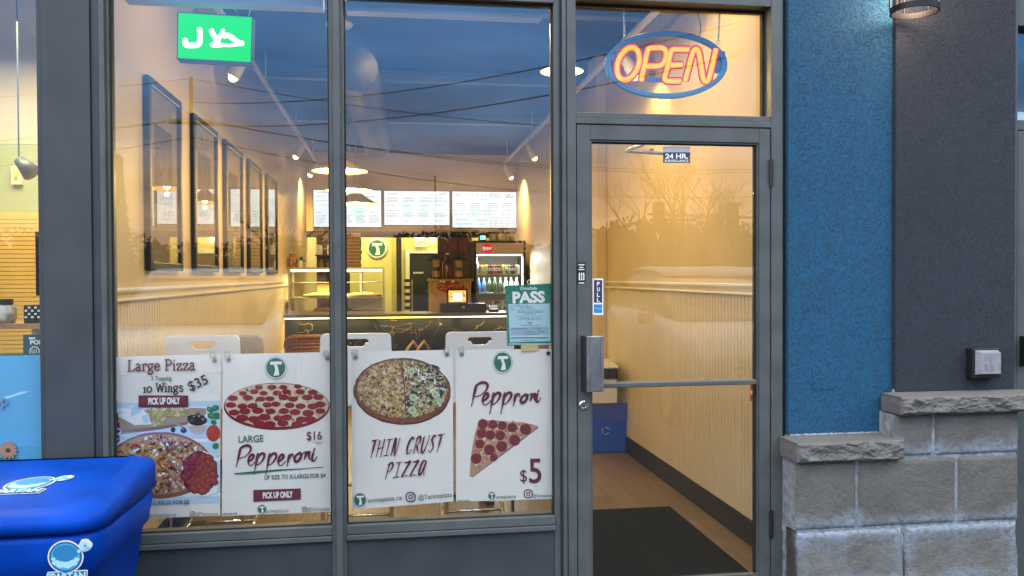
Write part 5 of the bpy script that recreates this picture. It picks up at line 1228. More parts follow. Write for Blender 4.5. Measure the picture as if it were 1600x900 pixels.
for ch, strokes in let.items():
    mb = MB(); mr = MB()
    for st in strokes:
        sp = smooth_path(st, 4) if ch != 'O' else st
        mb.use(neon).tube([at(*o3(*p), Yo - 0.006) for p in sp], 0.0125, 10, ch == 'O')
        mr.use(neon_r).tube([at(*o3(*p), Yo + 0.010) for p in sp], 0.0195, 10, ch == 'O')
    t = mb.build('letter_' + ch, ns, smooth=True); mr.build('red_backing', t, smooth=True); mc = MB()
    for st in strokes: mc.use(neon_c).tube([at(*o3(*p), Yo - 0.0135) for p in (smooth_path(st, 4) if ch != 'O' else st)], 0.0078, 8, ch == 'O')
    mc.build('glowing_core', t, smooth=True)
for (x0, y0, x1, y1) in ((348, 180, 342, 35), (787, 195, 797, 35)):
    mb = MB().use(steel_m); c = at(*o3(x0, y0 + 4), Yo + 0.01); mb.tube([c + Vector((0.009*math.cos(a), 0, 0.009*math.sin(a))) for a in [2*math.pi*j/14 for j in range(14)]], 0.002, 6, True); mb.build('hook_eye', ns)
    chain(at(*o3(x0, y0 - 6), Yo + 0.01), at(*o3(x1, y1 - 40), Yo + 0.01), ns)
p = at(1041, 112, Yo + 0.06); lamp('neon_glow', (p.x, Yo - 0.03, p.z), 0.8, (1, 0.30, 0.03), 0.12, ns)
MB().use(black_m).tube([at(*o3(700, 175), Yo + 0.03), at(*o3(705, 120), Yo + 0.04), at(*o3(690, 60), Yo + 0.04), at(*o3(700, -20), Yo + 0.05)], 0.0022, 8).build('power_cord', ns)

# ------------------------------------------------------------------ four posters behind the glass
Yp_ = 0.074
def poster(corners, label, k):
    t = thing('window_poster', label, 'poster', tuple(at(sum(c[0] for c in corners)/4, corners[2][1], Yp_)), 'pizza posters in the shop window')
    # sheet with slight sag waves, 0.8 mm thick
    mb = MB().use(poster_m); nx, ny = 24, 30; ids = []; bk = []
    for j in range(ny + 1):
        for i in range(nx + 1):
            u, v = i/nx, j/ny
            x = (corners[0][0]*(1-u) + corners[1][0]*u)*(1-v) + (corners[3][0]*(1-u) + corners[2][0]*u)*v
            y = (corners[0][1]*(1-u) + corners[1][1]*u)*(1-v) + (corners[3][1]*(1-u) + corners[2][1]*u)*v
            sag = 0.0
            p = at(x, y, Yp_); ids.append(mb.vs([p])[0])
    for i in ids[:]: q = mb.v[i]; bk.append(mb.vs([(q[0], q[1] + 0.0008, q[2])])[0])
    W = nx + 1
    for j in range(ny):
        for i in range(nx):
            a = j*W + i; mb.face([ids[a+W], ids[a+W+1], ids[a+1], ids[a]]); mb.face([bk[a], bk[a+1], bk[a+W+1], bk[a+W]])
    mb.build('sheet', t)
    return t
def hang(t, spots):
    cup = glass('suction_cup_plastic', (0.93, 0.94, 0.94), base=0.05, rough=0.12)
    for (x, y, c) in spots:
        p = at(x, y, Yp_ - 0.002)
        MB().use(steel_m if c else black_m).lathe(p, [(0.0045, 0), (0.0095, 0), (0.0095, 0.0018), (0.0045, 0.0018)], 18, T90).build('grommet', t)
        MB().use(white_ink if c else black_m).lathe((p.x, p.y + 0.0008, p.z), [(0.0044, 0), (0.0001, 0.0005)], 12, T90).build('grommet_hole', t)
        if c: MB().use(cup).lathe((p.x - 0.004, 0.0575, p.z + 0.022), [(0.0155, 0), (0.0125, -0.004), (0.0045, -0.008), (0.0035, -0.012)], 20, T90).build('suction_cup', t, smooth=True)
def insta(pr, x, y, s, m):
    pr.use(m)
    o = [(x - s*.3, y - s), (x + s*.3, y - s), (x + s*.78, y - s*.85), (x + s, y - s*.4), (x + s, y + s*.4), (x + s*.78, y + s*.85), (x + s*.3, y + s), (x - s*.3, y + s), (x - s*.78, y + s*.85), (x - s, y + s*.4), (x - s, y - s*.4), (x - s*.78, y - s*.85), (x - s*.3, y - s)]
    pr.stroke(o, s * 0.26, smooth=False).ring(x, y, s*.52, s*.52, s*.22).ell(x + s*.55, y - s*.55, s*.14, s*.14, 8)
purple = mat('purple_ink', (0.09, 0.02, 0.08), 0.5)
# brush script strokes, from the lettering of the posters; origin at the foot of each letter
GL = {'P': ((155, 470), [[(192, 312), (176, 380), (155, 470)], [(180, 335), (215, 302), (255, 296), (276, 318), (262, 355), (225, 388), (183, 402)]]),
      'e': ((255, 462), [[(258, 428), (288, 408), (302, 382), (290, 368), (268, 388), (257, 425), (266, 455), (288, 456), (318, 425)]]),
      'p': ((316, 458), [[(334, 362), (322, 430), (302, 532)], [(322, 418), (352, 370), (380, 362), (388, 385), (368, 425), (335, 456), (326, 448)]]),
      'r': ((578, 462), [[(596, 372), (588, 420), (578, 464)], [(583, 432), (600, 388), (616, 370), (630, 376), (626, 392)]]),
      'o': ((640, 432), [[(672, 362), (650, 382), (642, 412), (656, 430), (684, 410), (698, 372), (684, 352), (668, 366), (690, 372), (722, 352)]]),
      'n': ((722, 414), [[(734, 346), (722, 412)], [(724, 398), (748, 356), (764, 352), (760, 392), (768, 410), (784, 396)]]),
      'i': ((784, 420), [[(798, 352), (786, 402), (794, 424), (810, 414), (824, 388)], [(806, 322), (798, 342)]])}
def script(pr, seq, f, w):
    for ch, ox, oy, s in seq:
        (gx, gy), st = GL[ch]
        for q in st: pr.stroke([f((x - gx) * s + ox, (y - gy) * s + oy) for x, y in q], w, taper=True, n=5)
CAP = {'T': [[(0.0, 1.0), (0.5, 1.02), (1.0, 1.06)], [(0.55, 1.02), (0.48, 0.5), (0.42, -0.05)]], 'H': [[(0.1, 1.0), (0.05, 0)], [(0.85, 1.05), (0.8, -0.05)], [(0.0, 0.48), (0.95, 0.55)]],
       'I': [[(0.5, 1.0), (0.45, 0)], [(0.1, 1.0), (0.9, 1.02)], [(0.05, 0.0), (0.85, 0.02)]], 'N': [[(0.05, 0), (0.2, 0.95), (0.3, 0.95), (0.6, 0.05), (0.75, 0.05), (0.95, 1.05)]],
       'C': [[(0.9, 0.88), (0.6, 1.02), (0.2, 0.75), (0.08, 0.35), (0.3, 0.0), (0.65, 0.05), (0.9, 0.25)]], 'R': [[(0.2, 0.95), (0.1, 0)], [(0.1, 0.9), (0.6, 1.05), (0.8, 0.8), (0.55, 0.55), (0.18, 0.48)], [(0.4, 0.5), (0.65, 0.2), (1.0, -0.02)]],
       'U': [[(0.1, 1.0), (0.06, 0.35), (0.25, 0.0), (0.6, 0.08), (0.85, 0.5), (0.95, 1.05)]], 'S': [[(0.85, 0.95), (0.5, 1.02), (0.3, 0.75), (0.6, 0.5), (0.75, 0.22), (0.4, -0.03), (0.05, 0.12)]],
       'P': [[(0.25, 1.0), (0.1, -0.05)], [(0.05, 0.9), (0.6, 1.05), (0.85, 0.8), (0.6, 0.5), (0.2, 0.42)]], 'Z': [[(0.1, 0.98), (0.5, 0.95), (0.9, 1.02), (0.45, 0.5), (0.05, 0.02), (0.5, 0.08), (0.98, 0.02)]],
       'A': [[(0.85, 0.9), (0.4, 0.98), (0.1, 0.4), (0.2, 0.02), (0.55, 0.2), (0.9, 0.95), (0.82, 0.3), (0.95, 0.0)]]}
def caps(pr, s_, x0, y0, x1, y1, h, w, sh=0.22):
    n = len(s_); ux, uy = (x1 - x0)/n, (y1 - y0)/n
    for i, ch in enumerate(s_):
        if ch == ' ': continue
        for q in CAP[ch]:
            pr.stroke([(x0 + ux*(i + 0.06 + 0.80*u) + sh*h*(v - 0.3), y0 + uy*(i + u) - v*h) for u, v in q], w, taper=True, n=4)
# slab-serif lettering for the first poster
SER = {'L': [[(0.22, 1), (0.22, 0), (0.85, 0), (0.9, 0.22)], [(0.05, 1), (0.45, 1)], [(0.05, 0), (0.3, 0)]], 'P': [[(0.25, 1), (0.25, 0)], [(0.08, 1), (0.6, 1), (0.85, 0.88), (0.85, 0.62), (0.6, 0.48), (0.25, 0.48)], [(0.08, 0), (0.5, 0)]],
       'a': [[(0.18, 0.55), (0.4, 0.66), (0.65, 0.58), (0.68, 0.4), (0.68, 0.06), (0.9, 0.02)], [(0.68, 0.38), (0.35, 0.34), (0.15, 0.18), (0.3, 0.0), (0.55, 0.04), (0.68, 0.14)]],
       'r': [[(0.08, 0.62), (0.3, 0.62), (0.3, 0)], [(0.3, 0.42), (0.5, 0.62), (0.85, 0.62), (0.88, 0.48)], [(0.1, 0), (0.55, 0)]],
       'g': [[(0.5, 0.64), (0.2, 0.56), (0.18, 0.32), (0.45, 0.2), (0.72, 0.3), (0.74, 0.54), (0.5, 0.64)], [(0.7, 0.6), (0.92, 0.66)], [(0.35, 0.2), (0.22, 0.06), (0.6, 0.02), (0.85, -0.14), (0.6, -0.32), (0.2, -0.28), (0.12, -0.12), (0.3, 0.0)]],
       'e': [[(0.16, 0.34), (0.82, 0.36), (0.74, 0.58), (0.48, 0.66), (0.2, 0.5), (0.16, 0.24), (0.36, 0.02), (0.62, 0.02), (0.84, 0.14)]],
       'i': [[(0.2, 0.62), (0.5, 0.62), (0.5, 0)], [(0.2, 0), (0.82, 0)], [(0.48, 0.86), (0.52, 0.94)]], 'z': [[(0.16, 0.46), (0.16, 0.62)], [(0.16, 0.62), (0.84, 0.62)], [(0.84, 0.62), (0.14, 0.0)], [(0.14, 0.0), (0.86, 0.0)], [(0.88, 0.0), (0.88, 0.17)]],
       '1': [[(0.22, 0.5), (0.52, 0.64), (0.52, 0)], [(0.22, 0), (0.84, 0)]], '0': [[(0.5, 0.66), (0.16, 0.5), (0.14, 0.18), (0.5, 0.0), (0.86, 0.16), (0.86, 0.5), (0.5, 0.66)]],
       'W': [[(0.1, 1), (0.3, 0.02)], [(0.3, 0.02), (0.5, 0.9)], [(0.5, 0.9), (0.72, 0.02)], [(0.72, 0.02), (0.92, 1)], [(0.0, 1), (0.24, 1)], [(0.78, 1), (1.02, 1)]],
       'n': [[(0.06, 0.62), (0.24, 0.62), (0.24, 0)], [(0.24, 0.45), (0.45, 0.64), (0.7, 0.58), (0.74, 0.4), (0.74, 0)], [(0.08, 0), (0.42, 0)], [(0.6, 0), (0.94, 0)]],
       's': [[(0.78, 0.56), (0.45, 0.66), (0.22, 0.52), (0.4, 0.36), (0.75, 0.26), (0.78, 0.08), (0.45, -0.01), (0.18, 0.08)]]}
WID = {'i': 0.55, '1': 0.6, 'r': 0.8, 'W': 1.45, 'L': 1.05, ' ': 0.6, 'P': 1.05}
def serif(pr, s_, x0, y0, x1, y1, h, w):
    tot = sum(WID.get(c, 0.9) for c in s_); x = 0
    for ch in s_:
        wd = WID.get(ch, 0.9)
        if ch != ' ':
            for q in SER[ch]:
                P_ = [(x0 + (x1 - x0)*(x + u*wd)/tot, y0 + (y1 - y0)*(x + u*wd)/tot - v*h) for u, v in q]
                pr.stroke(P_, w * (0.75 if len(q) == 2 and abs(q[0][1]-q[1][1]) < 0.05 else 1), smooth=ch in 'ageosr0' and len(q) > 3, n=3)
        x += wd
def blobs(pr, n, cx, cy, rx, ry, mats_, s0, s1, flat=0.7, inside=None, jit=0.3):
    k = 0
    while k < n:
        a = rnd.uniform(0, 6.283); q = math.sqrt(rnd.random()); x, y = cx + rx*q*math.cos(a), cy + ry*q*math.sin(a)
        if inside and not inside(x, y): k += 0.2; continue
        r = rnd.uniform(s0, s1); pr.use(rnd.choice(mats_)).ell(x, y, r, r * rnd.uniform(0.45, 1) * flat, rnd.choice((6, 7, 8)), rnd.uniform(0, 3), jit); k += 1
I = lambda n, c: mat(n, c, 0.5)
tom, che, oli, mush, oni, pep, bas, crs = I('ink_tomato', (0.36, 0.045, 0.025)), I('ink_cheese', (0.62, 0.50, 0.30)), I('ink_olive', (0.02, 0.015, 0.02)), I('ink_mushroom', (0.50, 0.38, 0.26)), I('ink_onion', (0.60, 0.52, 0.50)), I('ink_green_pepper', (0.28, 0.30, 0.07)), I('ink_basil', (0.03, 0.16, 0.07)), I('ink_crust', (0.24, 0.09, 0.035))
wht, sky_i, brd, plum, lav = I('ink_white', (0.72, 0.74, 0.76)), I('ink_pale_blue', (0.42, 0.58, 0.72)), I('ink_board', (0.34, 0.25, 0.19)), I('ink_plum', (0.07, 0.015, 0.045)), I('ink_lavender', (0.42, 0.42, 0.60))
wing, wingd, winl = I('ink_wing', (0.22, 0.018, 0.015)), I('ink_wing_dark', (0.09, 0.008, 0.010)), I('ink_wing_light', (0.40, 0.06, 0.04))

# 1: large pizza and wings
t = poster([(166.5, 558.5), (344.5, 553), (344, 806), (164, 812)], 'poster reading Large Pizza, 10 Wings with a photo of pizza and chicken wings', 0)
pr = Print(plane_y(Yp_), step=3e-6)
pr.use(sky_i).poly([(165, 791), (344, 786), (344.3, 626), (166, 630)])
pr.use(wht)
for y in (640, 652, 690, 720, 750, 775): pr.poly([(166, y + 3), (344, y), (344, y - 5), (166, y - 2)])
pr.use(brd).poly([(188, 679), (250, 671), (305, 661), (322, 647), (322, 638), (300, 637), (285, 641), (205, 640), (180, 655)])
pr.use(I('ink_board_edge', (0.20, 0.13, 0.10))).poly([(188, 679), (250, 671), (305, 661), (305, 657), (250, 666), (188, 673)])
pr.use(wht).poly([(184, 650), (206, 634), (216, 632), (230, 646), (236, 662), (210, 664)]).poly([(214, 655), (232, 646), (236, 663), (212, 664)])
pr.use(sky_i).poly([(206, 635), (216, 632), (222, 642), (204, 652)]).poly([(222, 650), (231, 647), (234, 660), (224, 662)]); blobs(pr, 22, 234, 662, 16, 4, [wht, sky_i], 0.8, 2)
blobs(pr, 60, 262, 643, 30, 9, [pep, che, I('ink_sprout', (0.42, 0.40, 0.12)), I('ink_sprout_dark', (0.24, 0.24, 0.06))], 2, 5); blobs(pr, 14, 250, 655, 7, 6, [pep, che], 2, 4)
pr.use(I('ink_knife', (0.25, 0.28, 0.34))).poly([(262, 652), (290, 668), (286, 669), (258, 655)])
pr.use(plum).ell(175.5, 653, 9.5, 14, 24).poly([(173, 642), (181, 634), (180, 648)]).poly([(168, 664), (187, 660), (187, 690), (168, 700)])
pr.use(lav).ell(181, 674, 9.5, 6, 20).use(plum).ell(182, 674, 5.5, 3.2, 18).use(lav).ell(176, 686, 9, 4, 18).use(plum).ell(176, 686, 5, 1.8, 14)
pr.use(wht).poly([(293, 657), (324, 657), (321, 674), (312, 679), (302, 678), (296, 672)]); pr.use(I('ink_bowl_side', (0.45, 0.40, 0.36))).poly([(294, 665), (323, 664), (321, 674), (312, 679), (302, 678), (296, 672)])
pr.use(oli).ell(308.5, 657, 15.5, 8, 24); blobs(pr, 16, 308, 654, 12, 7, [oli, I('ink_olive_sheen', (0.07, 0.06, 0.08))], 3, 5, 0.9, None, 0.05)
pr.use(wht).ell(303, 651, 1.2, 0.8, 8).ell(311, 650, 1.2, 0.8, 8).ell(317, 655, 1.0, 0.7, 8)
pr.use(oli).ell(270.5, 671.5, 4, 4.2, 16).ell(287, 672.5, 5, 4.3, 16); pr.use(wht).ell(286, 671, 0.9, 0.6, 8)
pr.use(tom).ell(333.5, 677, 11, 13, 24); pr.use(winl).ell(330, 673, 4, 5, 14); pr.use(bas)
for (x, y, rx, ry, r) in ((328, 640, 6, 4, 0.7), (336, 638, 7, 5, -0.4), (331, 650, 7, 5, 0.2), (338, 650, 6, 6, 0), (334, 660, 5, 4, 0.5), (337, 697, 5, 5, 0)): pr.use(bas).ell(x, y, rx, ry, 14, r, 0.08)
pr.use(I('ink_basil_light', (0.08, 0.30, 0.14)))
for (x, y) in ((328, 640), (336, 638), (332, 650)): pr.ell(x - 1, y - 1, 3, 1.6, 10, 0.5)
pr.use(crs).ell(250, 727, 82, 52, 44, 0, 0.008); pr.use(I('ink_baked_cheese', (0.40, 0.24, 0.11))).ell(250, 725, 77, 47, 44)
ins = lambda x, y: ((x - 250)/76)**2 + ((y - 725)/46)**2 < 1
blobs(pr, 620, 250, 725, 76, 46, [tom, tom, che, mush, crs, wing, crs, pep, oni, oli, I('ink_baked_cheese', (0.40, 0.24, 0.11))], 1.0, 3.6, 0.7, ins)
for k in range(110):
    a = rnd.uniform(0, 6.28); q = math.sqrt(rnd.random()); x, y = 250 + 72*q*math.cos(a), 725 + 43*q*math.sin(a)
    if k % 2: pr.use(oli).ring(x, y, 3.4, 2.2, 1.3, 14)
    else: pr.use(rnd.choice([oni, tom, wht])).ell(x, y, 3.2, 2.0, 9, rnd.uniform(0, 3), 0.2)
pr.use(crs).stroke([(245, 722), (262, 708), (290, 690)], 2.5).stroke([(245, 722), (268, 745), (284, 766)], 2.0)
pr.use(wht).poly([(303, 712), (318, 704), (336, 712), (342, 738), (340, 768), (322, 776), (300, 772), (288, 755), (284, 730)])
pr.use(wingd).ell(313, 738, 29, 33, 30, 0, 0.08)
for k in range(34):
    a = 2.4*k; q = math.sqrt((k + 0.5)/34); x, y = 313 + 26*q*math.cos(a), 738 + 30*q*math.sin(a); r = rnd.uniform(0, 3.1)
    pr.use(wingd).ell(x + 0.8, y + 0.9, 8, 5, 14, r, 0.12); pr.use(wing).ell(x, y, 7.5, 4.6, 14, r, 0.12); pr.use(winl).ell(x - 1.2, y - 1, 3.0, 1.2, 9, r, 0.2)
pr.build('food_picture', t)
pr = Print(plane_y(Yp_), lift=0.0058)
pr.use(maroon).rect(217, 617.5, 294.5, 636)
pr.use(maroon); serif(pr, 'Large Pizza', 200, 579.5, 306, 577.5, 16.5, 2.5); pr.use(ink); serif(pr, '10 Wings', 224, 613, 288, 611, 13.5, 2.1)
pr.use(green_ink).text('3 Topping', 237, 594.3, 269, 593.5, 6.8, bold=0.012)
pr.use(ink).text('$35', 298, 611, 327, 598, 15, bold=0.012)
pr.use(white_ink).text('PICK UP ONLY', 232.5, 631.5, 282, 630.5, 10, bold=0.04)
pr.use(I('ink_grey_text', (0.10, 0.10, 0.11))).text('UP SIZE TO X-LARGE FOR', 188, 789.5, 287, 787, 6.2, bold=0.012).text('$5', 288.5, 787, 296.5, 786.8, 6.6, bold=0.03)
pr.text('arinopizza.ca', 236, 807.5, 276, 806, 6.0)
pr.text('@Tarinopizza', 307, 805.5, 342, 804.5, 5.6); insta(pr, 301.5, 802.5, 3.8, purple)
tlogo(pr, 227, 804, 8)
pr.l += 0.0002; pr.build('lettering', t)
hang(t, [(177, 564.5, 1), (335.5, 563, 1)])
# 2: large pepperoni
t = poster([(348.5, 553.5), (519.5, 550), (519, 799.5), (346.5, 806.5)], 'poster reading LARGE Pepperoni $16 with an oval pepperoni pizza', 1)
pr = Print(plane_y(Yp_), step=4e-6); pr.use(I('ink_pizza_rim', (0.17, 0.012, 0.022))).ell(432.5, 635, 83, 37, 48)
pr.use(I('ink_pale_cheese', (0.58, 0.48, 0.34))).ell(432.5, 633, 81, 34, 48)
blobs(pr, 150, 432, 633, 79, 33, [I('ink_cheese_light', (0.70, 0.62, 0.48)), che, I('ink_pink_cheese', (0.55, 0.30, 0.24)), crs, pep], 1.5, 4)
rd, rl = I('ink_pepperoni', (0.21, 0.008, 0.018)), I('ink_pepperoni_light', (0.30, 0.022, 0.035))
for row, (ry, n) in enumerate(((-0.86, 4), (-0.60, 7), (-0.32, 8), (0.0, 9), (0.32, 8), (0.62, 7), (0.88, 4))):
    half = math.sqrt(max(0, 1 - ry*ry)) * 0.98
    for k in range(n):
        x = 432.5 + 81 * (-half + 2*half*(k + 0.5)/n) + rnd.uniform(-3.2, 3.2); y = 633 + 33*ry + rnd.uniform(-2.2, 2.2); s = (1 + 0.2*ry) * rnd.uniform(0.92, 1.12)
        pr.use(rd).ell(x, y, 8.0*s, 4.5*s, 16, 0, 0.05); blobs(pr, 5, x, y, 5.5*s, 2.6*s, [rl, wing], 0.7, 2.0, 0.6)
pr.build('pizza_picture', t)
pr = Print(plane_y(Yp_), lift=0.003)
tlogo(pr, 431, 574.5, 15.5, ry=16)
c5 = lambda x, y: (340 + x/5.295, 640 + y/5.295)
pr.use(green_ink).stroke([c5(140, 529), c5(300, 520), c5(500, 500), c5(700, 488), c5(870, 473)], 2.6, taper=True).stroke([c5(170, 524), c5(400, 505), c5(700, 492)], 1.4, taper=True)
pr.use(maroon); script(pr, [('P', 155, 470, 1), ('e', 252, 464, 1), ('p', 316, 458, 1), ('p', 414, 458, 1), ('e', 500, 464, 1), ('r', 575, 462, 1), ('o', 636, 432, 1), ('n', 718, 414, 1), ('i', 780, 420, 1)], c5, 3.7)
pr.use(green_ink).text('LARGE', *c5(175, 272), *c5(382, 264), 10.5, bold=0.012)
pr.use(maroon).text('$16', *c5(738, 250), *c5(864, 246), 13, bold=0.012)
pr.use(I('ink_grey_text', (0.10, 0.10, 0.11))).text('+Taxes', *c5(785, 282), *c5(864, 280), 3.6)
pr.use(ink).text('UP SIZE TO X-LARGE FOR $4', *c5(388, 578), *c5(893, 560), 6.8, bold=0.012)
pr.use(maroon).poly([c5(297, 760), c5(690, 742), c5(690, 650), c5(297, 663)]); pr.use(white_ink).text('PICK UP ONLY', *c5(376, 732), *c5(624, 722), 9, bold=0.04)
tlogo(pr, *c5(369, 822), 6.8); pr.use(I('ink_grey_text', (0.1, 0.1, 0.11))).text('arinopizza.ca', *c5(405, 852), *c5(588, 846), 6)
insta(pr, *c5(720, 824), 3.8, purple); pr.use(I('ink_grey_text', (0.1, 0.1, 0.11))).text('@Tarinopizza', *c5(748, 838), *c5(924, 832), 5.6)
pr.use(ink).text('LIMITED TIME OFFER', *c5(42, 870), *c5(166, 864), 2.6, bold=0.02)
pr.build('lettering', t); hang(t, [(357.5, 562, 1), (511.5, 560, 1)])
# 3: thin crust pizza
t = poster([(549.5, 550), (707, 546.5), (708.5, 783.5), (550, 796.5)], 'poster reading THIN CRUST PIZZA under a pizza that is half red and half green', 2)
c6 = lambda x, y: (540 + x/6.428, 540 + y/6.428)
pr = Print(plane_y(Yp_), step=3e-6); ctr = c6(570, 455); rx, ry = 490/6.428, 335/6.428
pr.use(I('ink_burnt_crust', (0.07, 0.018, 0.012))).ell(ctr[0], ctr[1] + 1, rx, ry, 60, 0.03, 0.012); pr.use(I('ink_brown_crust', (0.17, 0.05, 0.025))).ell(ctr[0], ctr[1] - 1, rx * 0.985, ry * 0.97, 60, 0.03, 0.012)
pr.use(I('ink_toasted', (0.36, 0.24, 0.10))).ell(ctr[0], ctr[1] - 3, rx * 0.93, ry * 0.88, 50, 0.03, 0.02)
blobs(pr, 300, ctr[0], ctr[1], rx * 0.96, ry * 0.95, [crs, I('ink_burnt_crust', (0.07, 0.018, 0.012)), tom], 1, 3)
lft = lambda x, y: x < 634 + (y - 612) * 0.05; rgt = lambda x, y: not lft(x, y)
yel = I('ink_yellow_cheese', (0.52, 0.42, 0.16))
blobs(pr, 420, ctr[0], ctr[1] - 3, rx * 0.92, ry * 0.86, [mush, yel, yel, che, crs, I('ink_mauve', (0.20, 0.05, 0.08)), wingd, yel], 1.5, 4.0, 0.7, lft)
blobs(pr, 380, ctr[0], ctr[1] - 3, rx * 0.92, ry * 0.86, [I('ink_sage', (0.30, 0.38, 0.18)), I('ink_pale_sage', (0.52, 0.56, 0.36)), yel, I('ink_dark_leaf', (0.015, 0.03, 0.045)), I('ink_dark_leaf', (0.015, 0.03, 0.045)), wht], 1.5, 4.0, 0.7, rgt)
dl = I('ink_dark_leaf', (0.015, 0.03, 0.045))
for (x, y, a, b, r) in ((690, 480, 52, 18, 0.6), (740, 400, 28, 14, 0.1), (860, 345, 40, 16, 0.2), (960, 340, 35, 10, -0.2), (940, 410, 40, 12, 0.1), (960, 480, 16, 52, -0.1), (860, 510, 30, 26, 0.4), (830, 265, 40, 12, 0.1), (630, 590, 24, 26, 0), (700, 290, 24, 16, 0.4), (900, 210, 50, 12, 0.4), (850, 580, 20, 26, 0.4)):
    pr.use(dl).ell(*c6(x, y), a/6.4, b/6.4, 10, r, 0.25)
for (x, y, r) in ((670, 650, 42), (680, 520, 40), (900, 490, 36), (660, 260, 34), (940, 550, 28)): pr.use(I('ink_pale_sage', (0.42, 0.50, 0.27))).ell(*c6(x, y), r/6.4, r/7, 14, 0, 0.06); pr.use(I('ink_sage', (0.30, 0.38, 0.18))).ell(*c6(x, y), r/11, r/12, 10, 0, 0.1)
pr.use(I('ink_burnt_crust', (0.07, 0.018, 0.012))).stroke([c6(560, 130), c6(575, 300), c6(592, 450), c6(602, 640)], 1.4)
pr.build('pizza_picture', t)
pr = Print(plane_y(Yp_), lift=0.0048); pr.use(maroon); caps(pr, 'THIN CRUST', 577, 714, 692, 704, 25, 2.7); caps(pr, 'PIZZA', 602, 747, 666, 741.5, 23, 2.7)
tlogo(pr, 562.5, 780.5, 9.5, ry=10.5); pr.use(ink).text('arinopizza.ca', 575, 785, 628, 780, 7.6); insta(pr, 641.5, 776, 7, purple); pr.use(ink).text('@Tarinopizza', 654, 780.5, 706, 775.5, 7.4)
pr.build('lettering', t); hang(t, [(556, 558.5, 1), (698.5, 554, 1)])
# 4: pepperoni slice
t = poster([(712.5, 547), (864, 545), (864.5, 779.5), (712.5, 784)], 'poster reading Pepproni $5 with one triangular pizza slice', 3)
c7 = lambda x, y: (700 + x/6.43, 660 + y/6.43); c8 = lambda x, y: (700 + x/6.43, 540 + y/6.43)
pr = Print(plane_y(Yp_), step=4e-6); pr.use(I('ink_slice_edge', (0.16, 0.14, 0.15))).poly([c7(*p) for p in ((245, 556), (910, 55), (895, 28), (880, 40), (240, 540))])
outl = ((218, 545), (220, 480), (235, 300), (270, 110), (310, -10), (330, -22), (480, -20), (600, -10), (760, 0), (860, 22), (905, 42), (700, 195), (240, 550))
pr.use(I('ink_slice_base', (0.42, 0.24, 0.16))).poly([c7(*p) for p in outl[::-1]])
def intri(x, y):
    u, v = (x - 700)*6.43, (y - 660)*6.43; return v > -15 and v < 545 - (u - 225)*0.745 - 15 and u > 232 + (540 - v) * 0.165 * (1 if v < 540 else 0) - 20
blobs(pr, 330, 785, 700, 52, 45, [I('ink_cheese_light', (0.70, 0.62, 0.48)), che, I('ink_pink_cheese', (0.55, 0.30, 0.24)), tom, crs, pep], 1, 2.6, 0.8, intri)
pd, pl_ = I('ink_slice_pepperoni', (0.15, 0.012, 0.016)), I('ink_slice_pepperoni_rim', (0.28, 0.03, 0.03))
for (x, y, r) in ((350, 15, 52), (450, 20, 48), (545, 30, 46), (645, 50, 50), (778, 68, 58), (335, 110, 50), (425, 125, 50), (525, 130, 50), (668, 178, 58), (318, 215, 48), (415, 275, 56), (540, 240, 56), (282, 362, 56), (458, 352, 40)):
    pr.use(pl_).ell(*c7(x, y), r/6.43, r*0.98/6.43, 22, 0, 0.02); pr.use(pd).ell(*c7(x + 2, y + 2), r*0.90/6.43, r*0.88/6.43, 20, 0, 0.03); blobs(pr, 7, *c7(x, y), r*0.7/6.43, r*0.7/6.43, [pl_, I('ink_pepperoni_dark', (0.10, 0.006, 0.010))], 0.5, 1.3)
pr.build('slice_picture', t)
pr = Print(plane_y(Yp_), lift=0.003); tlogo(pr, *c8(548, 167), 14, ry=16)
pr.use(maroon); script(pr, [('P', 235, 605, 1.35), ('e', 345, 600, 1.28), ('p', 436, 592, 1.22), ('p', 548, 590, 1.22), ('r', 655, 600, 1.25), ('o', 728, 578, 1.18), ('n', 826, 560, 1.15), ('i', 884, 560, 1.12)], c8, 3.9)
pr.use(maroon).text('5', *c7(815, 605), *c7(940, 602), 38, bold=0.01).text('$', *c7(725, 595), *c7(793, 593), 19)
pr.use(I('ink_grey_text', (0.1, 0.1, 0.11))).text('+Taxes', *c7(858, 645), *c7(898, 643), 1.8)
tlogo(pr, *c7(438, 735), 5.4, ry=6.2); pr.use(ink).text('arinopizza.ca', *c7(487, 765), *c7(682, 755), 5.4); insta(pr, *c7(805, 715), 6.2, purple); pr.use(I('ink_grey_text', (0.1, 0.1, 0.11))).text('@Tarinopizza', *c7(852, 752), *c7(1047, 745), 5.0)
pr.use(ink).text('LIMITED TIME OFFER', *c7(92, 796), *c7(218, 790), 2.4, bold=0.02)
pr.build('lettering', t); hang(t, [(721.5, 554, 1), (856.5, 552, 0)])

# inspection certificate
Yc_ = 0.066
ce = thing('certificate', 'green PASS inspection certificate taped inside the right window pane', 'certificate', tuple(at(827, 540, Yc_)))
cg = mat('certificate_green', (0.015, 0.19, 0.13), 0.5, var=0.06)
a, b = at(789.5, 446, Yc_), at(864, 540, Yc_)
pr = Print(plane_y(Yc_), lift=0.0); pr.use(cg).poly([(792.5, 540.5), (862.5, 536.5), (864, 443), (789.5, 446.5)]); s_ = pr.build('sheet', ce)
sm = s_.modifiers.new('thickness', 'SOLIDIFY'); sm.thickness = 0.0008; sm.offset = -1
c9 = lambda x, y: (780 + x/6.92, 430 + y/6.92)
pr = Print(plane_y(Yc_)); pr.use(mat('certificate_pale', (0.40, 0.60, 0.66), 0.5)).poly([c9(115, 725), c9(555, 712), c9(548, 305), c9(98, 312)])
pr.use(mat('certificate_panel', (0.28, 0.42, 0.50), 0.5)).poly([c9(125, 655), c9(530, 645), c9(530, 555), c9(122, 565)])
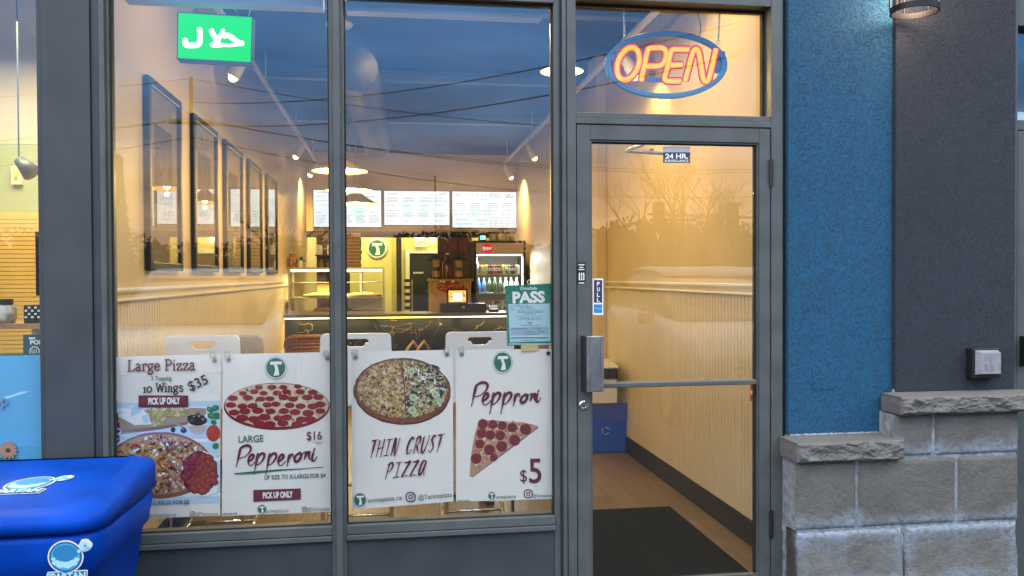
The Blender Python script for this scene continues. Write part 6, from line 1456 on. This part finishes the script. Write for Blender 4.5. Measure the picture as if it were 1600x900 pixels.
pr.use(white_ink).text('DineSafe', *c9(230, 158), *c9(410, 155), 4.6, bold=0.015).text('PASS', *c9(145, 298), *c9(495, 288), 16.5, bold=0.045)
pr.ring(*c9(330, 75), 4.4, 4.0, 1.2)
pr.use(ink)
for (x0, x1, y) in ((200, 470, 385), (200, 470, 400), (265, 400, 418), (225, 440, 540), (130, 315, 578), (285, 385, 610), (285, 415, 636), (430, 490, 608), (130, 530, 672), (130, 530, 678), (240, 400, 702), (118, 150, 340), (118, 160, 366)):
    x = x0
    while x < x1:
        d = rnd.uniform(8, 22); pr.rect(*c9(x, y - 2), *c9(min(x + d, x1), y + 3)); x += d + 5
for q in ([(190, 335), (215, 325), (230, 340), (250, 330), (265, 340)], [(285, 335), (300, 322), (312, 340), (345, 332)], [(232, 362), (250, 352), (260, 366)], [(280, 362), (300, 350), (318, 366)], [(335, 362), (350, 352), (382, 364)],
          [(220, 465), (240, 455), (260, 468), (285, 456), (305, 466), (318, 455), (320, 480)], [(345, 465), (362, 455), (370, 468)], [(392, 455), (410, 468), (425, 456), (442, 466)], [(305, 520), (312, 500), (318, 528)], [(330, 520), (345, 505), (335, 530), (355, 510)],
          [(352, 582), (368, 568), (380, 582)], [(400, 580), (415, 568), (425, 590), (458, 568)]): pr.stroke([c9(*p) for p in q], 0.55)
for q in ([(195, 440), (465, 438), (462, 478), (200, 480), (195, 440)], [(262, 612), (280, 612), (280, 626), (262, 626), (262, 612)], [(420, 600), (432, 600), (432, 615), (420, 615), (420, 600)]): pr.stroke([c9(*p) for p in q], 0.3, smooth=False)
pr.use(white_ink)
x = 105
while x < 565: d = rnd.uniform(10, 28); pr.rect(*c9(x, 738), *c9(min(x + d, 568), 748)); x += d + 6
pr.build('lettering', ce)
pr = Print(plane_y(Yc_ - 0.001), lift=0.0); pr.use(mat('masking_tape', (0.58, 0.46, 0.18), 0.6)).poly([(814, 549), (841, 547), (841, 537), (814, 539)]); pr.build('tape', ce)

# ------------------------------------------------------------------ blue storage bin in the foreground
SX0, SX1, SY0, SY1 = -2.25, -0.945, -0.745, -0.075
blu_m = mat('bin_polyethylene', (0.0005, 0.048, 0.36), 0.5, var=0.2, vscale=6, bump=0.08, bscale=220, spec=0.08)
sbn = thing('storage_bin', 'large bright blue plastic storage bin with a sloping lid outside the shop window', 'storage bin', ((SX0 + SX1)/2, (SY0 + SY1)/2, -0.012))
ZSEAM = 0.648
def lid_loop(z, ins, cr=0.12, n=8, taper=0.0):
    x0, x1, y0, y1 = SX0 + ins, SX1 - ins, SY0 + ins, SY1 - min(ins, 0.01); o = []
    for (cx_, cy_, a0) in ((x1 - cr, y0 + cr, 270), (x1 - 0.02, y1 - 0.02, 0), (x0 + 0.02, y1 - 0.02, 90), (x0 + cr, y0 + cr, 180)):
        r = cr if a0 in (270, 180) else 0.02
        for k in range(n + 1): a = R_(a0 + 90*k/n); o.append((cx_ + r*math.cos(a), cy_ + r*math.sin(a)))
    return [(x, y, z(x, y)) for x, y in o]
sl_ = lambda f, b: (lambda x, y: f + (b - f) * min(1, max(0, (y - SY0) / (SY1 - SY0))))
mb = MB().use(blu_m)
loops = [lid_loop(sl_(ZSEAM, ZSEAM - 0.012), 0.03), lid_loop(sl_(ZSEAM, ZSEAM - 0.012), 0.0), lid_loop(sl_(ZSEAM + 0.030, 0.728), 0.0), lid_loop(sl_(ZSEAM + 0.046, 0.748), 0.008), lid_loop(sl_(ZSEAM + 0.054, 0.757), 0.026),
         lid_loop(sl_(ZSEAM + 0.062, 0.762), 0.075), lid_loop(sl_(ZSEAM + 0.060, 0.760), 0.088), lid_loop(sl_(ZSEAM + 0.058, 0.752), 0.100), lid_loop(sl_(ZSEAM + 0.064, 0.756), 0.22)]
rings = [mb.vs(l) for l in loops]
for A, B in zip(rings, rings[1:]):
    for i in range(len(A)): j = (i+1) % len(A); mb.face([A[i], A[j], B[j], B[i]])
mb.face(rings[-1]); mb.face(rings[0][::-1]); mb.build('lid', sbn, smooth=True)
mb = MB().use(blu_m)
bl_ = [lid_loop(lambda x, y: ZSEAM - 0.016 - 0.012*((y - SY0)/(SY1 - SY0)), 0.012), lid_loop(lambda x, y: ZSEAM - 0.035, 0.008), lid_loop(lambda x, y: 0.56, 0.016), lid_loop(lambda x, y: 0.50, 0.028), lid_loop(lambda x, y: 0.485, 0.046), lid_loop(lambda x, y: 0.25, 0.085), lid_loop(lambda x, y: -0.01, 0.13)]
rings = [mb.vs(l) for l in bl_]
for A, B in zip(rings, rings[1:]):
    for i in range(len(A)): j = (i+1) % len(A); mb.face([A[j], A[i], B[i], B[j]])
mb.face(rings[0]); mb.face(rings[-1][::-1]); mb.build('body', sbn, smooth=True)
# emblems: white-edged cloud roundel with the wordmark (the figure is left out)
def emblem(f, n, name):
    pr = Print(f, n=n, lift=0.002, step=0.00025)
    cyan, deep, pale = mat('emblem_cyan', (0.06, 0.38, 0.62), 0.35), mat('emblem_deep', (0.02, 0.10, 0.24), 0.35), mat('emblem_pale', (0.40, 0.70, 0.82), 0.35)
    wh = mat('emblem_white', (0.72, 0.74, 0.76), 0.35)
    pr.use(wh).ell(0, 0, 1.10, 1.12, 40).poly([(-1.35, 1.62), (1.28, 1.62), (1.32, 0.95), (-1.15, 0.95)]).ell(1.25, -0.72, 0.42, 0.42, 18, 0, 0.1).poly([(0.6, -0.2), (1.2, -0.35), (1.0, -0.9), (0.5, -0.5)])
    pr.use(deep).ell(0, 0, 1.0, 1.02, 40); pr.use(cyan).ell(0, 0, 0.90, 0.92, 40)
    pr.use(mat('emblem_mid', (0.03, 0.22, 0.46), 0.35)).ell(0, -0.25, 0.75, 0.55, 30)
    pr.use(pale)
    for (x, y, r) in ((-0.6, 0.35, 0.25), (-0.3, 0.5, 0.3), (0.1, 0.55, 0.3), (0.45, 0.42, 0.28), (0.68, 0.2, 0.18), (-0.72, 0.1, 0.14)): pr.ell(x, y, r, r * 0.75, 16)
    for (x, y, r) in ((1.2, -0.75, 0.26), (1.4, -0.6, 0.18), (1.05, -0.55, 0.17), (0.85, -0.35, 0.12)): pr.ell(x, y, r, r, 14)
    pr.use(cyan).ell(1.25, -0.7, 0.1, 0.1, 10).ell(1.42, -0.55, 0.06, 0.06, 8)
    pr.use(deep).poly([(-1.28, 1.56), (1.22, 1.56), (1.26, 1.0), (-1.1, 1.0)])
    pr.use(pale).text('SPARTAN', -1.2, 1.52, 1.2, 1.52, 0.46, bold=0.05)
    pr.build(name, sbn)
fc = at(105, 868, SY0 + 0.02); s1 = 0.050
def f_front(x, y):
    z = fc.z - y * s1; yy = SY0 + 0.004 + max(0, (0.62 - z)) * 0.10; return (fc.x + x * s1, yy, z)
emblem(f_front, (0, -1, 0.05), 'sticker')
lc = at(47, 768, -0.40); s2 = 0.072
zl = sl_(ZSEAM + 0.062, 0.756)
def f_lid(x, y):
    X = lc.x + x * s2 - y * 0.01; Yy = lc.y - y * s2; return (X, Yy, zl(X, Yy) + 0.001)
emblem(f_lid, (0, -0.13, 0.99), 'sticker')

# ------------------------------------------------------------------ neighbouring shop seen through the left edge
yw = mat('ochre_wall', (0.62, 0.44, 0.14), 0.6, var=0.05)
tg = mat('sage_wall', (0.30, 0.42, 0.30), 0.6)
NB = 2.6
tag(MB().use(mat('shop_floor_tile', (0.3, 0.28, 0.25), 0.4)).box(-5.5, XL - 0.125, 0.121, 5.0, -0.1, 0.0).build('floor'), kind='structure')
tag(MB().use(mat('pale_ceiling', (0.5, 0.5, 0.5), 0.8)).box(-5.5, XL - 0.125, 0.125, 5.0, ZC, ZC + 0.1).build('ceiling'), kind='structure')
nb = thing('interior_wall', 'ochre ribbed back wall of the neighbouring shop at the left edge', 'wall', (-3.4, NB, 0))
zsp = at(30, 330, NB).z
mb = MB().use(yw); z = 0.0
while z < zsp - 0.03: mb.box(-5.5, XL - 0.125, NB + (0.0), NB + 0.03, z, z + 0.026); z += 0.030
mb.use(yw).box(-5.5, XL - 0.125, NB + 0.012, NB + 0.1, 0.0, zsp); mb.build('ribbed_panel', nb)
MB().use(tg).box(-5.5, XL - 0.125, NB + 0.02, NB + 0.1, zsp + 0.002, at(30, 225, NB).z).build('sage_band', nb)
MB().use(mat('pale_ceiling', (0.5, 0.5, 0.5), 0.8)).box(-5.5, XL - 0.125, NB + 0.02, NB + 0.1, at(30, 225, NB).z + 0.002, ZC - 0.003).build('upper_band', nb)
tag(MB().use(mat('party_wall_paint', (0.55, 0.48, 0.34), 0.6)).box(XL - 0.21, XL - 0.125, 0.13, 5.0, 0, ZC - 0.003).build('party_wall'), 'party wall behind the dark column on the neighbouring shop side', 'wall')
tag(MB().use(mat('party_wall_paint', (0.55, 0.48, 0.34), 0.6)).box(-5.6, -5.5, 0.13, 5.0, 0, ZC - 0.003).build('party_wall'), 'far side wall of the neighbouring shop', 'wall')
a, b = at(17, 260, NB - 0.02), at(33, 288, NB - 0.02)
t = thing('wall_picture', 'small yellow picture on the sage wall of the neighbouring shop', 'picture', ((a.x + b.x)/2, NB, b.z))
MB().use(white_paint).box(a.x, b.x, NB - 0.02, NB + 0.019, b.z, a.z).build('frame', t)
MB().use(mat('picture_yellow', (0.7, 0.45, 0.08), 0.5, var=0.4, vscale=20)).box(a.x + 0.02, b.x - 0.02, NB - 0.024, NB - 0.0205, b.z + 0.03, a.z - 0.02).build('print', t)
a = at(38, 258, 1.7)
t = thing('ceiling_spotlight', 'dark blue ceiling spotlight in the neighbouring shop', 'spotlight', tuple(a))
dbl = mat('spot_dark_blue', (0.03, 0.07, 0.13), 0.4)
MB().use(dbl).tube([(a.x - 0.03, a.y, a.z + 0.03), (a.x + 0.05, a.y - 0.02, a.z - 0.05)], [0.03, 0.055], 16).build('head', t, smooth=True)
MB().use(dbl).tube([(a.x - 0.03, a.y, a.z + 0.03), (a.x - 0.03, a.y, ZC)], 0.005, 8).build('stem', t)
a, b = at(55, 362, 1.2), at(66, 462, 1.2)
t = thing('mirror_frame', 'black framed board beside the column in the neighbouring shop', 'framed board', ((a.x + b.x)/2, 1.2, b.z))
MB().use(black_m).box(a.x, b.x + 0.2, 1.2, 1.23, b.z, a.z).build('frame', t); MB().use(mat('board_tan', (0.4, 0.3, 0.18), 0.6)).box(a.x + 0.02, b.x + 0.18, 1.195, 1.1995, b.z + 0.10, b.z + 0.19).build('panel', t)
Ys = 0.45
a, b = at(-70, 507, Ys), at(64, 500, Ys); sz = at(30, 506, Ys).z
sh = thing('window_shelf', 'wooden display shelf inside the neighbouring window', 'shelf', ((a.x + b.x)/2, Ys + 0.1, sz))
MB().use(wood_m).box(-2.4, XL - 0.215, Ys, Ys + 0.22, sz - 0.024, sz).build('board', sh)
x = at(46, 520, Ys).x; MB().use(white_paint).box(x - 0.01, x + 0.012, Ys + 0.05, Ys + 0.2, sz - 0.20, sz - 0.0245).build('bracket', sh)
p = at(5, 505, Ys + 0.08)
t = thing('product_jar', 'white patterned jar with a dark lid on the neighbouring window shelf', 'jar', (p.x, Ys + 0.1, sz))
MB().use(mat('jar_pattern', (0.6, 0.6, 0.52), 0.4, var=0.6, vscale=30, col2=(0.75, 0.75, 0.7))).lathe((p.x, Ys + 0.1, sz + 0.001), [(0.04, 0), (0.048, 0.02), (0.048, 0.07), (0.03, 0.085)], 18).build('body', t, smooth=True)
MB().use(black_m).lathe((p.x, Ys + 0.1, sz + 0.0865), [(0.035, 0), (0.035, 0.025)], 16).build('lid', t)
a, b = at(37, 477, Ys + 0.04), at(62, 504, Ys + 0.04)
t = thing('checkered_box', 'black and cream checkered box on the neighbouring window shelf', 'box', ((a.x + b.x)/2, Ys + 0.1, sz))
MB().use(black_m).box(a.x, b.x + 0.1, Ys + 0.04, Ys + 0.16, sz + 0.001, a.z).build('box', t)
pr = Print(plane_y(Ys + 0.04)); pr.use(white_ink)
for j in range(4):
    for i in range(5):
        if (i + j) % 2: pr.rect(38.5 + i*5, 479 + j*5, 42.5 + i*5, 482 + j*5)
pr.build('checks', t)
a, b = at(36, 523, Ys), at(68, 556, Ys)
t = thing('display_card', 'dark teal card with white letters under the neighbouring window shelf', 'card', ((a.x + b.x)/2, Ys, b.z))
MB().use(mat('teal_card', (0.02, 0.10, 0.14), 0.5)).box(a.x, b.x, Ys, Ys + 0.004, b.z - 0.1, a.z).build('sheet', t)
pr = Print(plane_y(Ys)); pr.use(white_ink).text('POP', 47, 538, 67, 538, 6.5, bold=0.04).rect(45, 527, 55, 530); pr.ring(54, 549, 8, 8, 1.4)
for k in range(4): pr.stroke([(48 + k*3, 545), (50 + k*2.4, 550), (52 + k, 554)], 0.8)
pr.build('lettering', t)
lamp('neighbour_light', (-2.2, 1.5, 3.0), 60, (1, 0.75, 0.36), 0.2, None, 'AREA', (0, 0, 0), None, (1.2, 1.0))

# plain room behind the right-hand shop front, and the wall running on to either side
gw = mat('plain_room_paint', (0.34, 0.36, 0.38), 0.7, var=0.05)
rr_ = thing('interior_wall', 'plain grey walls of the shop past the charcoal wall', 'wall', (4.0, 3.0, 0))
MB().use(gw).box(2.38, 5.5, 4.0, 4.1, 0.0, ZC).build('back_panel', rr_)
MB().use(gw).box(2.305, 2.38, 0.17, 4.1, 0.0, ZC).build('side_panel', rr_); MB().use(gw).box(5.5, 5.6, 0.17, 4.1, 0.0, ZC).build('side_panel', rr_)
tag(MB().use(gw).box(2.305, 5.6, 0.165, 4.1, ZC, ZC + 0.1).build('ceiling'), kind='structure')
tag(MB().use(mat('shop_floor_tile', (0.3, 0.28, 0.25), 0.4)).box(2.305, 5.6, 0.121, 4.1, -0.1, 0.0).build('floor'), kind='structure')
tag(MB().use(char_st).box(3.902, 9.0, -0.03, 0.16, -0.012, 5.0).build('facade_wall'), 'charcoal facade wall running on to the right of the last shop front', 'wall')
tag(MB().use(char_st).box(-9.0, -4.002, -0.03, 0.16, -0.012, 5.0).build('facade_wall'), 'charcoal facade wall running on to the left of the neighbouring shop', 'wall')

# ------------------------------------------------------------------ the street behind the camera, seen reflected in the glass
def mir(px, py, dist): p = at(px, py, dist); return Vector((p.x, -dist, p.z))
pole_m = mat('pole_timber', (0.10, 0.075, 0.055), 0.8, var=0.2, vscale=6)
wire_m = mat('cable_black', (0.012, 0.012, 0.014), 0.6)
def pole(x, y, h, label):
    t = thing('utility_pole', label, 'utility pole', (x, y, -0.14), 'utility poles across the street')
    MB().use(pole_m).tube([(x, y, -0.14), (x, y, h)], [0.085, 0.06], 12).build('post', t)
    MB().use(pole_m).box(x - 0.7, x + 0.7, y - 0.05, y + 0.05, h - 1.50, h - 1.42).build('crossarm', t)
    mb = MB().use(steel_m)
    for d in (-0.65, -0.3, 0.3, 0.65): mb.tube([(x + d, y, h - 1.42), (x + d, y, h - 1.22)], 0.04, 8)
    mb.build('insulator', t); return t
p1 = mir(297, 119, 24); H1 = p1.z
pole(p1.x, -24, H1, 'near timber utility pole across the street, to the left'); pole(27.0, -26, H1 + 0.4, 'timber utility pole across the street, far to the right'); pole(-42.0, -24, H1, 'timber utility pole across the street, far to the left')
p2 = mir(680, 275, 62); pole(p2.x, -62, p2.z, 'distant timber utility pole beyond the road')
def wire(a, b, sag, r=0.012):
    a, b = Vector(a), Vector(b); MBs.tube([a.lerp(b, i/24) - Vector((0, 0, sag * 4 * (i/24) * (1 - i/24))) for i in range(25)], r, 6)
for k, (dz, dx, s) in enumerate(((-0.05, 0, 1.4), (-1.22, -0.6, 1.5), (-1.22, -0.3, 1.65), (-1.9, 0, 1.9))):
    MBs = MB().use(wire_m); wire((p1.x + dx*0.2, -24 + dx, H1 + dz), (27, -26 + dx, H1 + 0.4 + dz), s); wire((p1.x + dx*0.2, -24 + dx, H1 + dz), (-42, -24 + dx, H1 + dz), s)
    tag(MBs.build('power_line'), ['topmost power line across the street', 'front power line on the crossarms', 'middle power line on the crossarms', 'lowest power line across the street'][k], 'power line', 'power lines across the street')
MBs = MB().use(wire_m); wire((p1.x, -24, H1 - 0.8), (6.5, -11, 6.2), 0.5, 0.014); wire((p1.x, -24, H1 - 1.5), (6.5, -11, 5.6), 0.5, 0.014)
tag(MBs.build('service_drop'), 'slanting service cable from the near utility pole to the shops', 'power line')
bark = mat('bare_bark', (0.055, 0.04, 0.03), 0.8)
def bare_tree(x, y, h, label, seed):
    r_ = random.Random(seed); t = thing('bare_tree', label, 'tree', (x, y, -0.14), 'bare trees across the street'); mb = MB().use(bark)
    def grow(p, d, L, r, lev):
        pts = [p]; q = p; dd = d
        for i in range(4): dd = (dd + Vector((r_.uniform(-.14, .14), r_.uniform(-.14, .14), r_.uniform(-.02, .12)))).normalized(); q = q + dd * L / 4; pts.append(q)
        mb.tube(pts, [r * (1 - 0.11 * i) for i in range(5)], 6 if lev < 2 else 4, caps=False)
        if lev >= 6: return
        for k in range(r_.choice((2, 3, 3)) if lev else 6):
            a = r_.uniform(0, 6.28); s = r_.uniform(0.45, 0.85); side = Vector((math.cos(a), math.sin(a), 0.15)); nd = (dd * (1.0 if lev else 0.75) + side * s).normalized()
            grow(pts[r_.choice((2, 3, 4, 4)) if lev else r_.choice((3, 4))], nd, L * r_.uniform(0.62, 0.82), max(0.004, r * 0.60), lev + 1)
    grow(Vector((x, y, -0.14)), Vector((0, 0, 1)), h * 0.30, h * 0.015, 0); mb.build('branches', t)
a = mir(1045, 430, 22); bare_tree(a.x, -22, 6.6, 'bare winter tree reflected in the door glass', 5)
a = mir(455, 430, 34); bare_tree(a.x, -34, 6.5, 'bare winter tree reflected in the left pane', 11)
a = mir(720, 430, 42); bare_tree(a.x, -42, 6.0, 'bare winter tree reflected in the right pane', 17)
con_m = mat('conifer_needles', (0.030, 0.055, 0.028), 0.8, var=0.4, vscale=3)
def conifer(x, y, h, r, label, seed):
    r_ = random.Random(seed); t = thing('conifer_tree', label, 'tree', (x, y, -0.14), 'conifers across the street')
    MB().use(bark).tube([(x, y, -0.14), (x, y, h)], [0.16, 0.02], 8).build('trunk', t); mb = MB().use(con_m)
    for k in range(900):
        f = r_.random() ** 0.8; z = 0.5 + (h - 0.5) * f; rr = r * (1 - f) * r_.uniform(0.55, 1.1) + 0.08; a = r_.uniform(0, 6.28); d = Vector((math.cos(a), math.sin(a), -0.25)); s_ = Vector((-math.sin(a), math.cos(a), 0)) * 0.16
        o = Vector((x, y, z)) + d * rr * 0.45; mb.poly([o - s_, o + d * 0.6 * rr - Vector((0, 0, 0.05)), o + s_, o + Vector((0, 0, 0.14))])
    mb.build('crown', t)
a = mir(185, 430, 26); conifer(a.x, -26, mir(185, 245, 26).z, 0.9, 'conifer standing left of the near utility pole', 3)
a = mir(1230, 430, 45); conifer(a.x, -45, 7.0, 2.6, 'broad conifer across the street to the right', 6)
# far tree line
fol = mat('treeline_foliage', (0.035, 0.034, 0.024), 0.9, var=0.3, vscale=0.4)
mb = MB().use(fol); r_ = random.Random(9)
def tl_top(x): return 4.4 + 1.9 * noise.noise(Vector((x * 0.09, 1, 0))) + 1.0 * noise.noise(Vector((x * 0.45, 5, 0))) + 0.5 * noise.noise(Vector((x * 1.6, 5, 0))) + (1.6 if x > 15 else 0)
for k in range(330):                         # lumpy crowns, each a rough ball
    x = -90 + 200 * k / 330 + r_.uniform(-.4, .4); y = -69 - r_.uniform(0, 10); h = max(1.2, tl_top(x) - 0.35); c = Vector((x, y, h * 0.5)); n_ = 12; rows = []
    for a in range(8):
        ph = math.pi * a / 7; ring_ = []
        for b in range(n_):
            th = 2*math.pi*b/n_; d = Vector((math.sin(ph)*math.cos(th), math.sin(ph)*math.sin(th), -math.cos(ph))); f = 1 + 0.30 * noise.noise(d * 2.3 + Vector((k * 3.1, 0, 0)))
            ring_.append(c + Vector((d.x * 1.15, d.y * 1.15, d.z * h * 0.52)) * f)
        rows.append(mb.vs(ring_))
    for A, B in zip(rows, rows[1:]):
        for b in range(n_): mb.face([A[b], A[(b+1) % n_], B[(b+1) % n_], B[b]])
for k in range(30000):                       # leaves and twigs that fray the outline
    x = r_.uniform(-90, 110); y = -67.5 - r_.uniform(0, 8); top = max(1.0, tl_top(x)); z = top * (1 - 0.75 * r_.random() ** 1.8) + 0.25
    s_ = r_.uniform(0.07, 0.20); a = r_.uniform(0, 3.14); u = Vector((math.cos(a), math.sin(a) * 0.5, r_.uniform(-.4, .4))) * s_; v = Vector((r_.uniform(-.3, .3), 0.2, 1)) * s_ * 0.8; o = Vector((x, y, z))
    mb.poly([o - u, o - v, o + u, o + v])
tag(mb.build('distant_trees'), kind='stuff')
# traffic signal
a = mir(1142, 340, 38)
ts = thing('traffic_signal', 'traffic signal on a mast arm across the street', 'traffic signal', (a.x + 2.2, -38, -0.14))
MB().use(mat('signal_pole', (0.2, 0.2, 0.2), 0.5, 0.4)).tube([(a.x + 2.2, -38, -0.14), (a.x + 2.2, -38, a.z + 0.2)], 0.12, 12).tube([(a.x + 2.2, -38, a.z), (a.x - 4.5, -38, a.z + 0.15)], [0.08, 0.05], 10).build('mast', ts)
for dx in (0, -4.0):
    h = MB().use(black_m).box(a.x + dx - 0.28, a.x + dx + 0.28, -37.9, -37.6, a.z - 0.75, a.z + 0.75).build('signal_head', ts)
    for j, (nm, c_) in enumerate((('red_lens', (0.25, 0.01, 0.01)), ('amber_lens', (0.25, 0.12, 0.0)), ('green_lens', (0.0, 0.2, 0.08)))): MB().use(mat(nm, c_, 0.3)).lathe((a.x + dx, -37.6, a.z + 0.45 - j*0.45), [(0.15, 0), (0.15, 0.03), (0.001, 0.05)], 16, Matrix.Rotation(R_(-90), 4, 'X')).build(nm, h)
# parked cars
def car(x, y, rot, paint, label):
    t = thing('parked_car', label, 'car', (0, 0, 0), 'cars parked facing the shops')
    gls = mat('car_glass', (0.02, 0.025, 0.03), 0.05, spec=0.8)
    # nose towards +Y; lower body and cabin from cross sections (y, half width, z bottom, z top)
    def loft(secs, m, name, par, bev=0.03):
        mb = MB().use(m); rings = []
        for (yy, w, z0, z1) in secs:
            e = min(0.12, (z1 - z0) * 0.3); rings.append(mb.vs([(-w, yy, z0), (w, yy, z0), (w * 1.02, yy, (z0 + z1)/2), (w, yy, z1 - e), (w * 0.9, yy, z1), (-w * 0.9, yy, z1), (-w, yy, z1 - e), (-w * 1.02, yy, (z0 + z1)/2)]))
        for A, B in zip(rings, rings[1:]):
            for i in range(8): j = (i+1) % 8; mb.face([A[i], A[j], B[j], B[i]])
        mb.face(rings[0][::-1]); mb.face(rings[-1]); return mb.build(name, par, smooth=True)
    loft([(-4.5, 0.80, 0.45, 0.95), (-4.35, 0.88, 0.3, 1.08), (-3.6, 0.92, 0.22, 1.10), (-2.0, 0.93, 0.22, 1.06), (-1.0, 0.93, 0.22, 1.02), (-0.35, 0.88, 0.24, 0.94), (-0.06, 0.78, 0.28, 0.80), (0.0, 0.70, 0.34, 0.68)], paint, 'body', t)
    loft([(-4.3, 0.70, 1.06, 1.12), (-3.9, 0.72, 1.06, 1.50), (-3.2, 0.73, 1.05, 1.62), (-2.3, 0.73, 1.03, 1.60), (-1.8, 0.72, 1.02, 1.46), (-1.05, 0.74, 1.0, 1.06)], gls, 'glasshouse', t)
    loft([(-3.95, 0.64, 1.52, 1.56), (-3.2, 0.68, 1.60, 1.66), (-2.3, 0.68, 1.58, 1.64), (-2.0, 0.64, 1.52, 1.55)], paint, 'roof', t)
    for s in (-1, 1):
        MB().use(mat('headlamp_lens', (0.55, 0.57, 0.6), 0.1, coat=1)).extr([(s*0.46, 0.0, 0.70), (s*0.84, -0.22, 0.76), (s*0.85, -0.26, 0.68), (s*0.46, 0.0, 0.60)], (0, 0.02, 0)).build('headlight', t)
        MB().use(paint).box(s*1.0 - 0.09, s*1.0 + 0.09, -1.55, -1.45, 0.98, 1.12).build('wing_mirror', t, bevel=0.02)
        for yy in (-0.85, -3.55):
            wv = MB().use(mat('tyre_rubber', (0.015, 0.015, 0.015), 0.8)).lathe((s*0.84, yy, 0.20), [(0.2, -0.1), (0.33, -0.1), (0.34, 0), (0.33, 0.1), (0.2, 0.1)], 24, Matrix.Rotation(R_(90), 4, 'Y')).build('wheel', t)
            MB().use(steel_m).lathe((s*0.93, yy, 0.20), [(0.21, 0), (0.2, 0.015), (0.001, 0.02)], 14, Matrix.Rotation(R_(90*s), 4, 'Y')).build('rim', wv)
    MB().use(black_m).box(-0.45, 0.45, -0.02, 0.012, 0.42, 0.60).build('grille', t); MB().use(chrome_m).box(-0.5, 0.5, 0.0, 0.02, 0.605, 0.63).build('grille_trim', t)
    t.location = (x, y, -0.06); t.rotation_euler.z = rot; return t
car(3.85, -4.1, R_(3), mat('car_silver', (0.24, 0.25, 0.26), 0.45, 0.3, coat=0.2), 'silver car parked nose to the shops on the right')
car(-2.1, -4.6, R_(-2), mat('car_white', (0.38, 0.38, 0.38), 0.3, coat=0.8), 'white car parked nose to the shops on the left')
a = mir(1175, 430, 17); car(a.x, -17, R_(8), mat('car_pale', (0.55, 0.56, 0.58), 0.3, coat=0.8), 'pale car waiting farther out in the parking lot')
